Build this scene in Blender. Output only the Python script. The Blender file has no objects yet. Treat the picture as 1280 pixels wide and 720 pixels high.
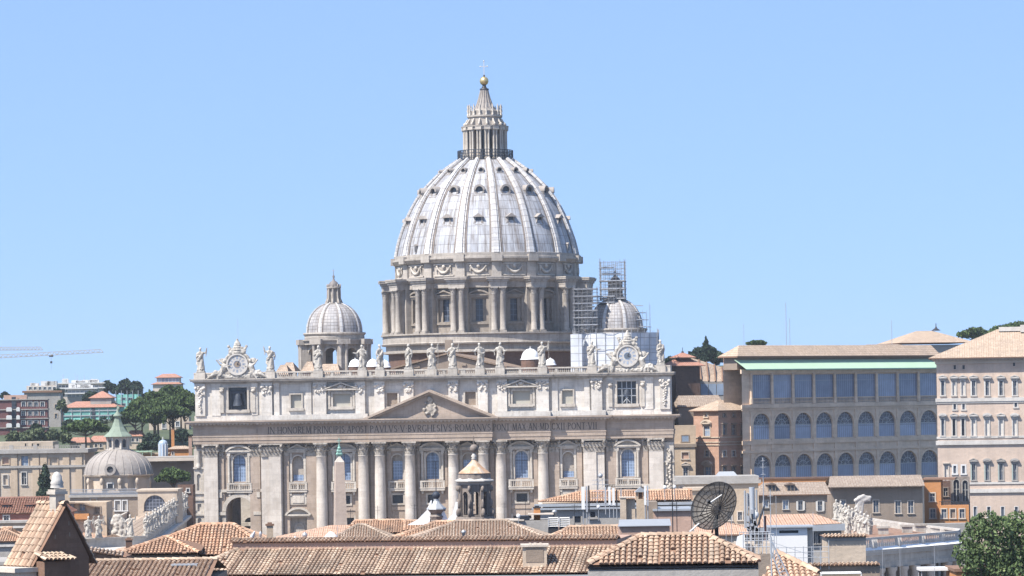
import bpy, bmesh, math, random
from mathutils import Vector, Matrix, noise
R = math.radians
sc = bpy.context.scene
C = sc.collection
# ---------------- camera, sky, sun, exposure ----------------
F = 4184.0          # focal length in pixels of a 1280 px wide picture
H = 38.0            # camera height, metres
HY = 500.0          # horizon row at the middle column
ROLL = 0.0155
cam_d = bpy.data.cameras.new('camera')
cam = bpy.data.objects.new('camera', cam_d); C.objects.link(cam)
cam_d.sensor_width = 36.0
cam_d.lens = F / 1280.0 * 36.0
cam_d.shift_y = (HY - 360.0) / 1280.0
cam_d.clip_start = 1.0; cam_d.clip_end = 30000.0
cam.matrix_world = Matrix.Translation((0, 0, H)) @ Matrix.Rotation(R(90), 4, 'X') @ Matrix.Rotation(-ROLL, 4, 'Z')
sc.camera = cam

SUN_A = R(50); SUN_E = R(53)        # angle left of the view axis (behind the viewer's left shoulder), elevation
S = Vector((-math.sin(SUN_A) * math.cos(SUN_E), -math.cos(SUN_A) * math.cos(SUN_E), math.sin(SUN_E)))
sun_d = bpy.data.lights.new('sun', 'SUN'); sun_d.energy = 4.9; sun_d.angle = R(0.53); sun_d.color = (1.0, 0.94, 0.85)
sun = bpy.data.objects.new('sun', sun_d); C.objects.link(sun)
sun.rotation_euler = (-S).to_track_quat('-Z', 'Y').to_euler()
sun.location = (-300, -200, 500)
w = bpy.data.worlds.new('World'); sc.world = w; w.use_nodes = True
wn = w.node_tree
for n in list(wn.nodes): wn.nodes.remove(n)
sky = wn.nodes.new('ShaderNodeTexSky'); sky.sky_type = 'NISHITA'; sky.sun_disc = False
sky.sun_elevation = SUN_E
sky.sun_rotation = math.atan2(S.x, S.y)
sky.altitude = 60; sky.air_density = 1.0; sky.dust_density = 0.25; sky.ozone_density = 1.6
bg = wn.nodes.new('ShaderNodeBackground'); bg.inputs['Strength'].default_value = 0.15
wo = wn.nodes.new('ShaderNodeOutputWorld')
tc = wn.nodes.new('ShaderNodeTexCoord'); va = wn.nodes.new('ShaderNodeVectorMath'); va.operation = 'ADD'; va.inputs[1].default_value = (0, 0, 0.30)
vn = wn.nodes.new('ShaderNodeVectorMath'); vn.operation = 'NORMALIZE'      # sample the clear sky a little above the hazy horizon band
wn.links.new(tc.outputs['Generated'], va.inputs[0]); wn.links.new(va.outputs[0], vn.inputs[0]); wn.links.new(vn.outputs[0], sky.inputs[0])
wn.links.new(sky.outputs[0], bg.inputs[0]); wn.links.new(bg.outputs[0], wo.inputs[0])
sc.view_settings.view_transform = 'Standard'; sc.view_settings.look = 'None'
sc.view_settings.gamma = 1.0; sc.view_settings.exposure = 0.88; sc.view_settings.use_curve_mapping = False
sc.cycles.max_bounces = 5; sc.cycles.diffuse_bounces = 3; sc.cycles.transparent_max_bounces = 6

def P(px, py, d):
    """the point seen at pixel (px, py) of the 1280x720 photograph, d metres away"""
    a = px - 640.0; b = HY - py
    c, s = math.cos(ROLL), math.sin(ROLL)
    return Vector(((a * c + b * s) * d / F, d, H + (-a * s + b * c) * d / F))

# ---------------- materials ----------------
MATS = {}
KA = 0.83
def newmat(name):
    m = bpy.data.materials.new(name); m.use_nodes = True
    nt = m.node_tree
    b = nt.nodes['Principled BSDF']
    return m, nt, b
def N(nt, t, **kw):
    n = nt.nodes.new(t)
    for k, v in kw.items(): setattr(n, k, v)
    return n
def mapping(nt, scale, src='Object'):
    tc = N(nt, 'ShaderNodeTexCoord'); mp = N(nt, 'ShaderNodeMapping')
    nt.links.new(tc.outputs[src], mp.inputs[0]); mp.inputs['Scale'].default_value = scale
    return mp.outputs[0]
def noise_tex(nt, vec, scale, detail=4, rough=0.6):
    n = N(nt, 'ShaderNodeTexNoise'); n.inputs['Scale'].default_value = scale
    n.inputs['Detail'].default_value = detail; n.inputs['Roughness'].default_value = rough
    nt.links.new(vec, n.inputs['Vector']); return n.outputs['Fac']
def ramp(nt, fac, stops):
    r = N(nt, 'ShaderNodeValToRGB'); e = r.color_ramp.elements
    while len(e) < len(stops): e.new(0.5)
    for i, (p, c) in enumerate(stops):
        e[i].position = p; e[i].color = (c[0], c[1], c[2], 1) if len(c) == 3 else c
    nt.links.new(fac, r.inputs[0]); return r.outputs[0]
def mix(nt, fac, a, b, mode='MIX'):
    m = N(nt, 'ShaderNodeMix', data_type='RGBA', blend_type=mode)
    for sock, v in ((m.inputs[0], fac), (m.inputs[6], a), (m.inputs[7], b)):
        if isinstance(v, (int, float)): sock.default_value = v
        elif isinstance(v, tuple): sock.default_value = (v[0], v[1], v[2], 1)
        else: nt.links.new(v, sock)
    return m.outputs[2]
def bump(nt, b, h, dist, strength=0.6):
    n = N(nt, 'ShaderNodeBump'); n.inputs['Distance'].default_value = dist; n.inputs['Strength'].default_value = strength
    nt.links.new(h, n.inputs['Height']); nt.links.new(n.outputs[0], b.inputs['Normal'])

def stone(name, col, dirt=(0.10, 0.085, 0.075), amount=0.55, course=0.9, line=0.75, rough=0.85, streak=0.5, warm=None, thr=0.52):
    """weathered masonry: soft blotches, vertical rain streaks and faint block joints"""
    m, nt, b = newmat(name); col = tuple(x * KA for x in col)
    v = mapping(nt, (1, 1, 1))
    n1 = noise_tex(nt, v, 0.16, 5, 0.65)
    n2 = noise_tex(nt, v, 1.3, 5, 0.7)
    vs = mapping(nt, (1.1, 1.1, 0.07)); n3 = noise_tex(nt, vs, 0.9, 4, 0.7)
    c = mix(nt, ramp(nt, n1, [(0.35, (0, 0, 0)), (0.7, (1, 1, 1))]), tuple(x * 0.84 for x in col), tuple(min(1, x * 1.1) for x in col))
    if warm: c = mix(nt, ramp(nt, n2, [(0.45, (0, 0, 0)), (0.75, (1, 1, 1))]), c, warm)
    f3 = ramp(nt, n3, [(0.48, (0, 0, 0)), (0.82, (1, 1, 1))])
    mm = N(nt, 'ShaderNodeMath', operation='MULTIPLY'); nt.links.new(f3, mm.inputs[0]); mm.inputs[1].default_value = streak
    c = mix(nt, mm.outputs[0], c, dirt)
    f2 = ramp(nt, n2, [(thr, (0, 0, 0)), (thr + .24, (1, 1, 1))])
    m2 = N(nt, 'ShaderNodeMath', operation='MULTIPLY'); nt.links.new(f2, m2.inputs[0]); m2.inputs[1].default_value = amount
    c = mix(nt, m2.outputs[0], c, dirt)
    if course:
        tc = N(nt, 'ShaderNodeTexCoord'); sp = N(nt, 'ShaderNodeSeparateXYZ'); nt.links.new(tc.outputs['Object'], sp.inputs[0])
        ad = N(nt, 'ShaderNodeMath', operation='ADD'); nt.links.new(sp.outputs[0], ad.inputs[0]); nt.links.new(sp.outputs[1], ad.inputs[1])
        cb = N(nt, 'ShaderNodeCombineXYZ'); nt.links.new(ad.outputs[0], cb.inputs[0]); nt.links.new(sp.outputs[2], cb.inputs[1])
        br = N(nt, 'ShaderNodeTexBrick'); nt.links.new(cb.outputs[0], br.inputs['Vector'])
        br.inputs['Scale'].default_value = 1.0; br.inputs['Mortar Size'].default_value = 0.035 * course
        br.inputs['Brick Width'].default_value = course * 2.3; br.inputs['Row Height'].default_value = course
        br.inputs['Color1'].default_value = (1, 1, 1, 1); br.inputs['Color2'].default_value = (0.86, 0.85, 0.84, 1)
        br.inputs['Mortar'].default_value = (line, line, line, 1)
        c = mix(nt, 1.0, c, br.outputs['Color'], 'MULTIPLY')
    nt.links.new(c, b.inputs['Base Color']); b.inputs['Roughness'].default_value = rough
    b.inputs['Specular IOR Level'].default_value = 0.2
    bump(nt, b, n2, 0.12, 0.5)
    MATS[name] = m; return m
def plain(name, col, rough=0.6, metal=0.0, var=0.15, scale=1.2, spec=0.3):
    m, nt, b = newmat(name); col = tuple(x * KA for x in col)
    n1 = noise_tex(nt, mapping(nt, (1, 1, 1)), scale, 4)
    c = mix(nt, n1, tuple(x * (1 - var) for x in col), tuple(min(1, x * (1 + var)) for x in col))
    nt.links.new(c, b.inputs['Base Color']); b.inputs['Roughness'].default_value = rough; b.inputs['Metallic'].default_value = metal
    b.inputs['Specular IOR Level'].default_value = spec
    MATS[name] = m; return m
def glassy(name, col, lines=None, col2=None, rough=0.25):
    """window panes: dark glass, curtains or netting, with fine glazing bars drawn by the brick texture"""
    m, nt, b = newmat(name)
    n1 = noise_tex(nt, mapping(nt, (1, 1, 1)), 0.35, 3)
    c = mix(nt, n1, tuple(x * 0.72 for x in col), tuple(min(1, x * 1.25) for x in (col2 or col)))
    if lines:
        tc = N(nt, 'ShaderNodeTexCoord'); sp = N(nt, 'ShaderNodeSeparateXYZ'); nt.links.new(tc.outputs['Object'], sp.inputs[0])
        cb = N(nt, 'ShaderNodeCombineXYZ'); nt.links.new(sp.outputs[0], cb.inputs[0]); nt.links.new(sp.outputs[2], cb.inputs[1])
        br = N(nt, 'ShaderNodeTexBrick'); nt.links.new(cb.outputs[0], br.inputs['Vector']); br.offset = 0
        br.inputs['Scale'].default_value = 1; br.inputs['Brick Width'].default_value = lines[0]; br.inputs['Row Height'].default_value = lines[1]
        br.inputs['Mortar Size'].default_value = lines[2]
        br.inputs['Color1'].default_value = (1, 1, 1, 1); br.inputs['Color2'].default_value = (0.88, 0.9, 0.92, 1)
        k = lines[3]; br.inputs['Mortar'].default_value = (k, k, k, 1)
        c = mix(nt, 1.0, c, br.outputs['Color'], 'MULTIPLY')
    oi = N(nt, 'ShaderNodeObjectInfo'); c = mix(nt, 1.0, c, ramp(nt, oi.outputs['Random'], [(0, (.62, .64, .66)), (.5, (.95, .95, .95)), (1, (1.2, 1.17, 1.12))]), 'MULTIPLY')
    nt.links.new(c, b.inputs['Base Color']); b.inputs['Roughness'].default_value = rough
    MATS[name] = m; return m
def tiles(name, c1, c2, c3):
    """single terracotta tiles: the colour of each comes from its face's 'tint'"""
    m, nt, b = newmat(name); c1, c2, c3 = [tuple(x * KA for x in q) for q in (c1, c2, c3)]
    at = N(nt, 'ShaderNodeAttribute'); at.attribute_name = 'tint'
    c = ramp(nt, at.outputs['Fac'], [(0.0, c1), (0.5, c2), (1.0, c3)])
    v = mapping(nt, (1, 1, 1))
    n1 = noise_tex(nt, v, 0.35, 5, 0.7); n2 = noise_tex(nt, v, 5.0, 4, 0.7)
    c = mix(nt, ramp(nt, n1, [(0.42, (0, 0, 0)), (0.7, (0.8, 0.8, 0.8))]), c, (0.20, 0.165, 0.13))
    c = mix(nt, ramp(nt, n2, [(0.5, (0, 0, 0)), (0.85, (0.7, 0.7, 0.7))]), c, (0.13, 0.10, 0.085))
    nt.links.new(c, b.inputs['Base Color']); b.inputs['Roughness'].default_value = 0.9; b.inputs['Specular IOR Level'].default_value = 0.15
    bump(nt, b, n2, 0.02, 0.5)
    MATS[name] = m; return m
def farroof(name, c1, c2, pitch=0.55):
    """distant tiled roof: rows of tiles run down the slope (UV in metres)"""
    m, nt, b = newmat(name); c1, c2 = [tuple(x * KA for x in q) for q in (c1, c2)]
    uv = N(nt, 'ShaderNodeUVMap')
    br = N(nt, 'ShaderNodeTexBrick'); nt.links.new(uv.outputs[0], br.inputs['Vector']); br.offset = 0
    br.inputs['Scale'].default_value = 1; br.inputs['Brick Width'].default_value = pitch; br.inputs['Row Height'].default_value = pitch * 1.5
    br.inputs['Mortar Size'].default_value = pitch * 0.13; br.inputs['Bias'].default_value = -0.1
    br.inputs['Color1'].default_value = (*c1, 1); br.inputs['Color2'].default_value = (*c2, 1)
    br.inputs['Mortar'].default_value = (c1[0] * 0.45, c1[1] * 0.42, c1[2] * 0.42, 1)
    v = mapping(nt, (1, 1, 1))
    n1 = noise_tex(nt, v, 0.25, 5, 0.7); n2 = noise_tex(nt, v, 2.2, 4, 0.7)
    c = mix(nt, ramp(nt, n1, [(0.45, (0, 0, 0)), (0.8, (0.6, 0.6, 0.6))]), br.outputs['Color'], (0.20, 0.165, 0.14))
    c = mix(nt, ramp(nt, n2, [(0.5, (0, 0, 0)), (0.85, (0.6, 0.6, 0.6))]), c, tuple(min(1, x * 1.35) for x in c2))
    nt.links.new(c, b.inputs['Base Color']); b.inputs['Roughness'].default_value = 0.9; b.inputs['Specular IOR Level'].default_value = 0.15
    mp = N(nt, 'ShaderNodeSeparateXYZ'); nt.links.new(uv.outputs[0], mp.inputs[0])
    mu = N(nt, 'ShaderNodeMath', operation='MULTIPLY'); nt.links.new(mp.outputs[0], mu.inputs[0]); mu.inputs[1].default_value = 2 * math.pi / pitch
    sn = N(nt, 'ShaderNodeMath', operation='SINE'); nt.links.new(mu.outputs[0], sn.inputs[0])
    bump(nt, b, sn.outputs[0], 0.06, 0.7)
    MATS[name] = m; return m
def foliage(name, c1, c2, c3):
    m, nt, b = newmat(name)
    at = N(nt, 'ShaderNodeAttribute'); at.attribute_name = 'tint'
    c = ramp(nt, at.outputs['Fac'], [(0.0, c1), (0.55, c2), (1.0, c3)])
    nt.links.new(c, b.inputs['Base Color']); b.inputs['Roughness'].default_value = 0.75; b.inputs['Specular IOR Level'].default_value = 0.2
    MATS[name] = m; return m
def lead(name, base, streaky, seam_w=2.0, seam_h=1.5):
    """lead sheeting on the domes: UV.x runs around in metres, UV.y up the shell"""
    m, nt, b = newmat(name); base = tuple(x * KA for x in base); streaky = tuple(x * KA for x in streaky)
    uv = N(nt, 'ShaderNodeUVMap')
    br = N(nt, 'ShaderNodeTexBrick'); nt.links.new(uv.outputs[0], br.inputs['Vector']); br.offset = 0
    br.inputs['Scale'].default_value = 1; br.inputs['Brick Width'].default_value = seam_w; br.inputs['Row Height'].default_value = seam_h
    br.inputs['Mortar Size'].default_value = 0.07
    br.inputs['Color1'].default_value = (1, 1, 1, 1); br.inputs['Color2'].default_value = (0.76, 0.77, 0.80, 1); br.inputs['Mortar'].default_value = (0.46, 0.44, 0.44, 1)
    mp = N(nt, 'ShaderNodeMapping'); nt.links.new(uv.outputs[0], mp.inputs[0]); mp.inputs['Scale'].default_value = (0.75, 0.07, 1)
    n1 = noise_tex(nt, mp.outputs[0], 1.0, 5, 0.75)
    v = mapping(nt, (1, 1, 1)); n2 = noise_tex(nt, v, 0.22, 5, 0.7); n3 = noise_tex(nt, v, 0.9, 4, 0.6)
    c = mix(nt, ramp(nt, n1, [(0.42, (0, 0, 0)), (0.64, (0.95, 0.95, 0.95))]), base, streaky)
    c = mix(nt, ramp(nt, n2, [(0.5, (0, 0, 0)), (0.75, (0.5, 0.5, 0.5))]), c, tuple(x * 1.12 for x in base))
    c = mix(nt, ramp(nt, n3, [(0.62, (0, 0, 0)), (0.75, (0.6, 0.6, 0.6))]), c, (0.25, 0.205, 0.17))
    br2 = N(nt, 'ShaderNodeTexBrick'); nt.links.new(uv.outputs[0], br2.inputs['Vector']); br2.offset = 0.3
    br2.inputs['Scale'].default_value = 1; br2.inputs['Brick Width'].default_value = seam_w * 0.8; br2.inputs['Row Height'].default_value = seam_h * 0.8
    br2.inputs['Mortar Size'].default_value = 0; br2.inputs['Bias'].default_value = -0.75
    br2.inputs['Color1'].default_value = (1, 1, 1, 1); br2.inputs['Color2'].default_value = (0.58, 0.50, 0.44, 1)
    c = mix(nt, 0.8, c, br2.outputs['Color'], 'MULTIPLY')
    c = mix(nt, 1.0, c, br.outputs['Color'], 'MULTIPLY')
    nt.links.new(c, b.inputs['Base Color']); b.inputs['Roughness'].default_value = 0.62; b.inputs['Specular IOR Level'].default_value = 0.35
    bump(nt, b, br.outputs['Fac'], 0.08, 0.5)
    MATS[name] = m; return m

stone('travertine', (0.62, 0.565, 0.495), dirt=(0.17, 0.135, 0.11), amount=0.5, course=1.0, line=0.82)
stone('travertine_warm', (0.47, 0.38, 0.31), dirt=(0.21, 0.165, 0.13), amount=0.4, course=1.0, line=0.80)  # ochre-tinted stone, with the front's warm shade added into the colour
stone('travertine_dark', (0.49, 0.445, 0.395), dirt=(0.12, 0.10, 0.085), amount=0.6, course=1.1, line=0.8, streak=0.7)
stone('carved_stone', (0.50, 0.45, 0.39), dirt=(0.09, 0.075, 0.062), amount=0.9, course=0, streak=0.7, thr=0.45)
stone('dark_stone', (0.29, 0.245, 0.215), dirt=(0.05, 0.045, 0.04), amount=0.8, course=0, streak=0.8)
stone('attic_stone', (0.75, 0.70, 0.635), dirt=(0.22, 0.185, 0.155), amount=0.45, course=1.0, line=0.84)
stone('drum_wall_shaded', (0.37, 0.325, 0.28), dirt=(0.10, 0.085, 0.07), amount=0.6, course=1.1, line=0.8, streak=0.8)  # cornice shade put into the colour, darker than the buttress stone
stone('column_stone', (0.65, 0.59, 0.525), dirt=(0.26, 0.21, 0.175), amount=0.35, course=1.4, line=0.86)
stone('statue_stone', (0.60, 0.56, 0.50), dirt=(0.10, 0.088, 0.075), amount=0.9, course=0, streak=0.6, thr=0.46)
stone('white_stone', (0.60, 0.565, 0.52), dirt=(0.30, 0.28, 0.26), amount=0.5, course=0, streak=0.5)
stone('granite', (0.50, 0.40, 0.33), dirt=(0.25, 0.2, 0.17), amount=0.5, course=0, streak=0.4)
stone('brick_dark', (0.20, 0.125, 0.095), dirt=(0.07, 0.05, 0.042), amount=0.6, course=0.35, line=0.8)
stone('brick_old', (0.25, 0.155, 0.11), dirt=(0.09, 0.06, 0.045), amount=0.7, course=0.22, line=0.85)
stone('plaster_pink', (0.50, 0.34, 0.265), dirt=(0.27, 0.19, 0.155), amount=0.4, course=0, streak=0.5)
stone('plaster_tan', (0.54, 0.425, 0.31), dirt=(0.30, 0.24, 0.18), amount=0.4, course=0, streak=0.5)
stone('plaster_beige', (0.58, 0.475, 0.37), dirt=(0.30, 0.25, 0.2), amount=0.45, course=0, streak=0.6)
stone('plaster_cream', (0.63, 0.545, 0.46), dirt=(0.36, 0.31, 0.26), amount=0.35, course=0, streak=0.45)
stone('plaster_grey', (0.40, 0.375, 0.345), dirt=(0.22, 0.2, 0.18), amount=0.5, course=0, streak=0.6)
stone('plaster_brown', (0.31, 0.25, 0.20), dirt=(0.16, 0.13, 0.105), amount=0.5, course=0, streak=0.6)
stone('plaster_orange', (0.56, 0.265, 0.11), dirt=(0.36, 0.17, 0.08), amount=0.4, course=0, streak=0.4)
stone('flats_red', (0.18, 0.085, 0.085), dirt=(0.1, 0.05, 0.05), amount=0.4, course=0, streak=0.4)
stone('plaster_red', (0.36, 0.155, 0.12), dirt=(0.2, 0.1, 0.08), amount=0.4, course=0, streak=0.4)
stone('palace_brick', (0.52, 0.33, 0.245), dirt=(0.32, 0.2, 0.15), amount=0.4, course=0.5, line=0.9)
stone('palace_plaster', (0.60, 0.475, 0.385), dirt=(0.30, 0.255, 0.22), amount=0.5, course=0, streak=0.6)
stone('loggia_stone', (0.86, 0.67, 0.50), dirt=(0.44, 0.33, 0.245), amount=0.5, course=0.8, line=0.85)
stone('weathered_shell', (0.37, 0.335, 0.305), dirt=(0.20, 0.17, 0.155), amount=0.7, course=0, streak=0.9)
lead('dome_lead', (0.53, 0.545, 0.575), (0.20, 0.165, 0.14), 2.0, 2.6)
lead('cupola_lead', (0.50, 0.485, 0.475), (0.30, 0.26, 0.235), 1.1, 0.9)
lead('rib_lead', (0.66, 0.65, 0.64), (0.45, 0.41, 0.37), 4.0, 1.6)
plain('white_paint', (0.66, 0.65, 0.63), 0.6, var=0.06)
plain('grey_metal', (0.44, 0.45, 0.47), 0.5, 0.3, var=0.2)
plain('zinc', (0.44, 0.455, 0.47), 0.45, 0.35, var=0.12)
plain('galvanised', (0.60, 0.61, 0.62), 0.4, 0.5, var=0.1)
plain('dark_metal', (0.055, 0.055, 0.06), 0.5, 0.4, var=0.3)
plain('black_mesh', (0.035, 0.033, 0.035), 0.6, 0.3, var=0.2)
plain('black_iron', (0.045, 0.055, 0.075), 0.6, 0.2, var=0.3)
plain('gold', (0.75, 0.56, 0.26), 0.35, 0.75, var=0.12)
plain('bronze_green', (0.24, 0.42, 0.36), 0.6, 0.2, var=0.3)
plain('copper_roof', (0.42, 0.58, 0.42), 0.7, 0.0, var=0.12, scale=0.4)
plain('copper_old', (0.23, 0.28, 0.22), 0.7, 0.0, var=0.3, scale=0.8)
plain('scaffold_steel', (0.25, 0.25, 0.26), 0.5, 0.2, var=0.2)
plain('crane_yellow', (0.36, 0.32, 0.27), 0.6, var=0.1)
plain('asphalt', (0.07, 0.07, 0.07), 0.9, var=0.25)
plain('piazza', (0.36, 0.32, 0.275), 0.9, var=0.2, scale=0.2)
plain('bark', (0.14, 0.10, 0.075), 0.9, var=0.35)
plain('letters', (0.085, 0.072, 0.062), 0.8, var=0.1)
plain('shade_blind', (0.42, 0.40, 0.345), 0.8, var=0.1)
plain('cap_white', (0.86, 0.86, 0.86), 0.5, var=0.05)
plain('plastic_white', (0.80, 0.79, 0.77), 0.4, var=0.04)
plain('shutter_green', (0.36, 0.41, 0.38), 0.6, var=0.1)
plain('shutter_white', (0.62, 0.60, 0.56), 0.6, var=0.1)
plain('red_paint', (0.42, 0.05, 0.04), 0.6, var=0.1)
plain('yellow_moss', (0.55, 0.45, 0.08), 0.9, var=0.2)
plain('terracotta_base', (0.24, 0.145, 0.10), 0.95, var=0.3, scale=2.5)
glassy('pane_dark', (0.022, 0.026, 0.034))
glassy('pane_blue', (0.15, 0.20, 0.30), (0.62, 0.75, 0.07, 1.5), (0.20, 0.26, 0.36))
glassy('pane_loggia', (0.29, 0.34, 0.44), (0.72, 30.0, 0.10, 0.55), (0.35, 0.40, 0.50), 0.35)
glassy('pane_drum', (0.04, 0.05, 0.07), (1.3, 1.5, 0.10, 2.5))
glassy('pane_grey', (0.10, 0.12, 0.15))
glassy('pane_sky', (0.27, 0.34, 0.44))
glassy('pane_grid', (0.07, 0.075, 0.09), (0.7, 0.7, 0.06, 3.0))
glassy('sheeting', (0.50, 0.53, 0.58), (2.3, 2.0, 0.09, 0.5), (0.56, 0.585, 0.62), 0.7)
glassy('green_netting', (0.13, 0.33, 0.29), (3.5, 2.4, 0.3, 1.35), (0.17, 0.40, 0.35), 0.8)
tiles('tile_buff', (0.27, 0.185, 0.135), (0.52, 0.385, 0.28), (0.72, 0.585, 0.45))
tiles('tile_orange', (0.40, 0.215, 0.13), (0.61, 0.37, 0.24), (0.72, 0.51, 0.36))
tiles('tile_peach', (0.37, 0.235, 0.16), (0.58, 0.395, 0.275), (0.71, 0.54, 0.40))
tiles('tile_grey', (0.30, 0.215, 0.16), (0.44, 0.34, 0.265), (0.55, 0.45, 0.36))
farroof('roof_buff', (0.50, 0.385, 0.285), (0.62, 0.485, 0.37))
farroof('roof_orange', (0.58, 0.37, 0.26), (0.64, 0.43, 0.31))
farroof('roof_red', (0.50, 0.255, 0.185), (0.58, 0.32, 0.235))
farroof('roof_grey', (0.35, 0.28, 0.225), (0.45, 0.37, 0.30))
foliage('pine_leaf', (0.022, 0.038, 0.015), (0.058, 0.092, 0.030), (0.105, 0.145, 0.05))
foliage('dark_leaf', (0.010, 0.020, 0.014), (0.022, 0.04, 0.024), (0.045, 0.07, 0.04))
foliage('grey_leaf', (0.05, 0.07, 0.035), (0.10, 0.125, 0.065), (0.15, 0.18, 0.10))
foliage('plane_leaf', (0.035, 0.055, 0.024), (0.095, 0.14, 0.055), (0.18, 0.23, 0.10))
plain('hill_soil', (0.075, 0.095, 0.05), 0.95, var=0.5, scale=0.05)

# ---------------- mesh builder ----------------
class MB:
    def __init__(s, T=None):
        s.v = []; s.f = []; s.m = []; s.sm = []; s.t = []; s.uv = []; s.T = T
    def _p(s, p):
        p = Vector(p)
        return tuple(s.T @ p) if s.T is not None else tuple(p)
    def face(s, pts, m=0, smooth=False, tint=0.5, uv=None):
        b = len(s.v); s.v += [s._p(p) for p in pts]
        s.f.append(tuple(range(b, b + len(pts)))); s.m.append(m); s.sm.append(smooth); s.t.append(tint)
        s.uv.append(uv if uv else [(0, 0)] * len(pts))
    def grid(s, rows, m=0, smooth=True, close=False, uvs=None, tint=0.5):
        """rows of points, shared vertices"""
        b = len(s.v); nr = len(rows); nc = len(rows[0])
        for r in rows: s.v += [s._p(p) for p in r]
        for i in range(nr - 1):
            for j in range(nc if close else nc - 1):
                k = (j + 1) % nc
                s.f.append((b + i * nc + j, b + i * nc + k, b + (i + 1) * nc + k, b + (i + 1) * nc + j))
                s.m.append(m); s.sm.append(smooth); s.t.append(tint)
                s.uv.append([uvs(i, j), uvs(i, j + 1), uvs(i + 1, j + 1), uvs(i + 1, j)] if uvs else [(0, 0)] * 4)
    def box(s, x0, x1, y0, y1, z0, z1, m=0):
        b = len(s.v)
        s.v += [s._p(p) for p in ((x0, y0, z0), (x1, y0, z0), (x1, y1, z0), (x0, y1, z0), (x0, y0, z1), (x1, y0, z1), (x1, y1, z1), (x0, y1, z1))]
        for q in ((0, 3, 2, 1), (4, 5, 6, 7), (0, 1, 5, 4), (1, 2, 6, 5), (2, 3, 7, 6), (3, 0, 4, 7)):
            s.f.append(tuple(b + i for i in q)); s.m.append(m); s.sm.append(False); s.t.append(0.5); s.uv.append([(0, 0)] * 4)
    def prism(s, pts, y0, y1, m=0):
        """polygon in x,z pushed along y"""
        n = len(pts)
        s.face([(x, y0, z) for x, z in pts], m); s.face([(x, y1, z) for x, z in reversed(pts)], m)
        for i in range(n):
            (x0, z0), (x1, z1) = pts[i], pts[(i + 1) % n]
            s.face([(x0, y0, z0), (x0, y1, z0), (x1, y1, z1), (x1, y0, z1)], m)
    def lathe(s, prof, n=24, cx=0, cy=0, m=0, smooth=True, a0=0.0, a1=2 * math.pi, uvs=None, poly_r=None):
        full = abs(a1 - a0 - 2 * math.pi) < 1e-6
        k = n if full else n + 1
        rows = []
        for r, z in prof:
            rows.append([(cx + r * math.sin(a0 + (a1 - a0) * j / n), cy - r * math.cos(a0 + (a1 - a0) * j / n), z) for j in range(k)])
        s.grid(rows, m, smooth, full, uvs)
    def tube(s, p, q, r, n=6, r2=None, m=0, cap=True):
        p = Vector(p); q = Vector(q); d = q - p
        if d.length < 1e-6: return
        a = d.orthogonal().normalized(); b = d.normalized().cross(a)
        r2 = r if r2 is None else r2
        A = [p + (a * math.cos(t) + b * math.sin(t)) * r for t in [2 * math.pi * i / n for i in range(n)]]
        B = [q + (a * math.cos(t) + b * math.sin(t)) * r2 for t in [2 * math.pi * i / n for i in range(n)]]
        s.grid([A, B], m, n > 4, True)
        if cap: s.face(list(reversed(A)), m); s.face(B, m)
    def ball(s, c, rx, ry=None, rz=None, n=8, k=6, m=0):
        ry = ry or rx; rz = rz or rx; c = Vector(c)
        rows = []
        for i in range(k + 1):
            t = math.pi * i / k
            rr = max(math.sin(t), 0.001)
            rows.append([(c.x + rx * rr * math.cos(2 * math.pi * j / n), c.y + ry * rr * math.sin(2 * math.pi * j / n), c.z - rz * math.cos(t)) for j in range(n)])
        s.grid(rows, m, True, True)
    def arc_band(s, uc, zc, r0, r1, y0, y1, a0=0.0, a1=math.pi, n=12, m=0):
        """arch ring in the x,z plane from y0 (front) to y1"""
        pts = [(a0 + (a1 - a0) * i / n) for i in range(n + 1)]
        o = [(uc + r1 * math.cos(a), zc + r1 * math.sin(a)) for a in pts]
        i_ = [(uc + r0 * math.cos(a), zc + r0 * math.sin(a)) for a in pts]
        for k in range(n):
            s.face([(i_[k][0], y0, i_[k][1]), (o[k][0], y0, o[k][1]), (o[k + 1][0], y0, o[k + 1][1]), (i_[k + 1][0], y0, i_[k + 1][1])], m)
            s.face([(o[k][0], y0, o[k][1]), (o[k][0], y1, o[k][1]), (o[k + 1][0], y1, o[k + 1][1]), (o[k + 1][0], y0, o[k + 1][1])], m)
            s.face([(i_[k][0], y0, i_[k][1]), (i_[k + 1][0], y0, i_[k + 1][1]), (i_[k + 1][0], y1, i_[k + 1][1]), (i_[k][0], y1, i_[k][1])], m)
    def wall(s, u0, u1, z0, z1, v, ops, depth=0.5, m=0):
        """a front wall at y=v with openings (uc, width, z bottom, z top, arched) cut through, reveals depth deep"""
        ops = sorted(ops, key=lambda o: o[0] - o[1] / 2)
        groups = []
        for o in ops:
            l, r = o[0] - o[1] / 2, o[0] + o[1] / 2
            if groups and l < groups[-1][1] - 1e-6: groups[-1][1] = max(groups[-1][1], r); groups[-1][2].append(o)
            else: groups.append([l, r, [o]])
        def q(a, b, c, d):
            if b - a > 1e-4 and d - c > 1e-4: s.face([(a, v, c), (b, v, c), (b, v, d), (a, v, d)], m)
        cur = u0
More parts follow.
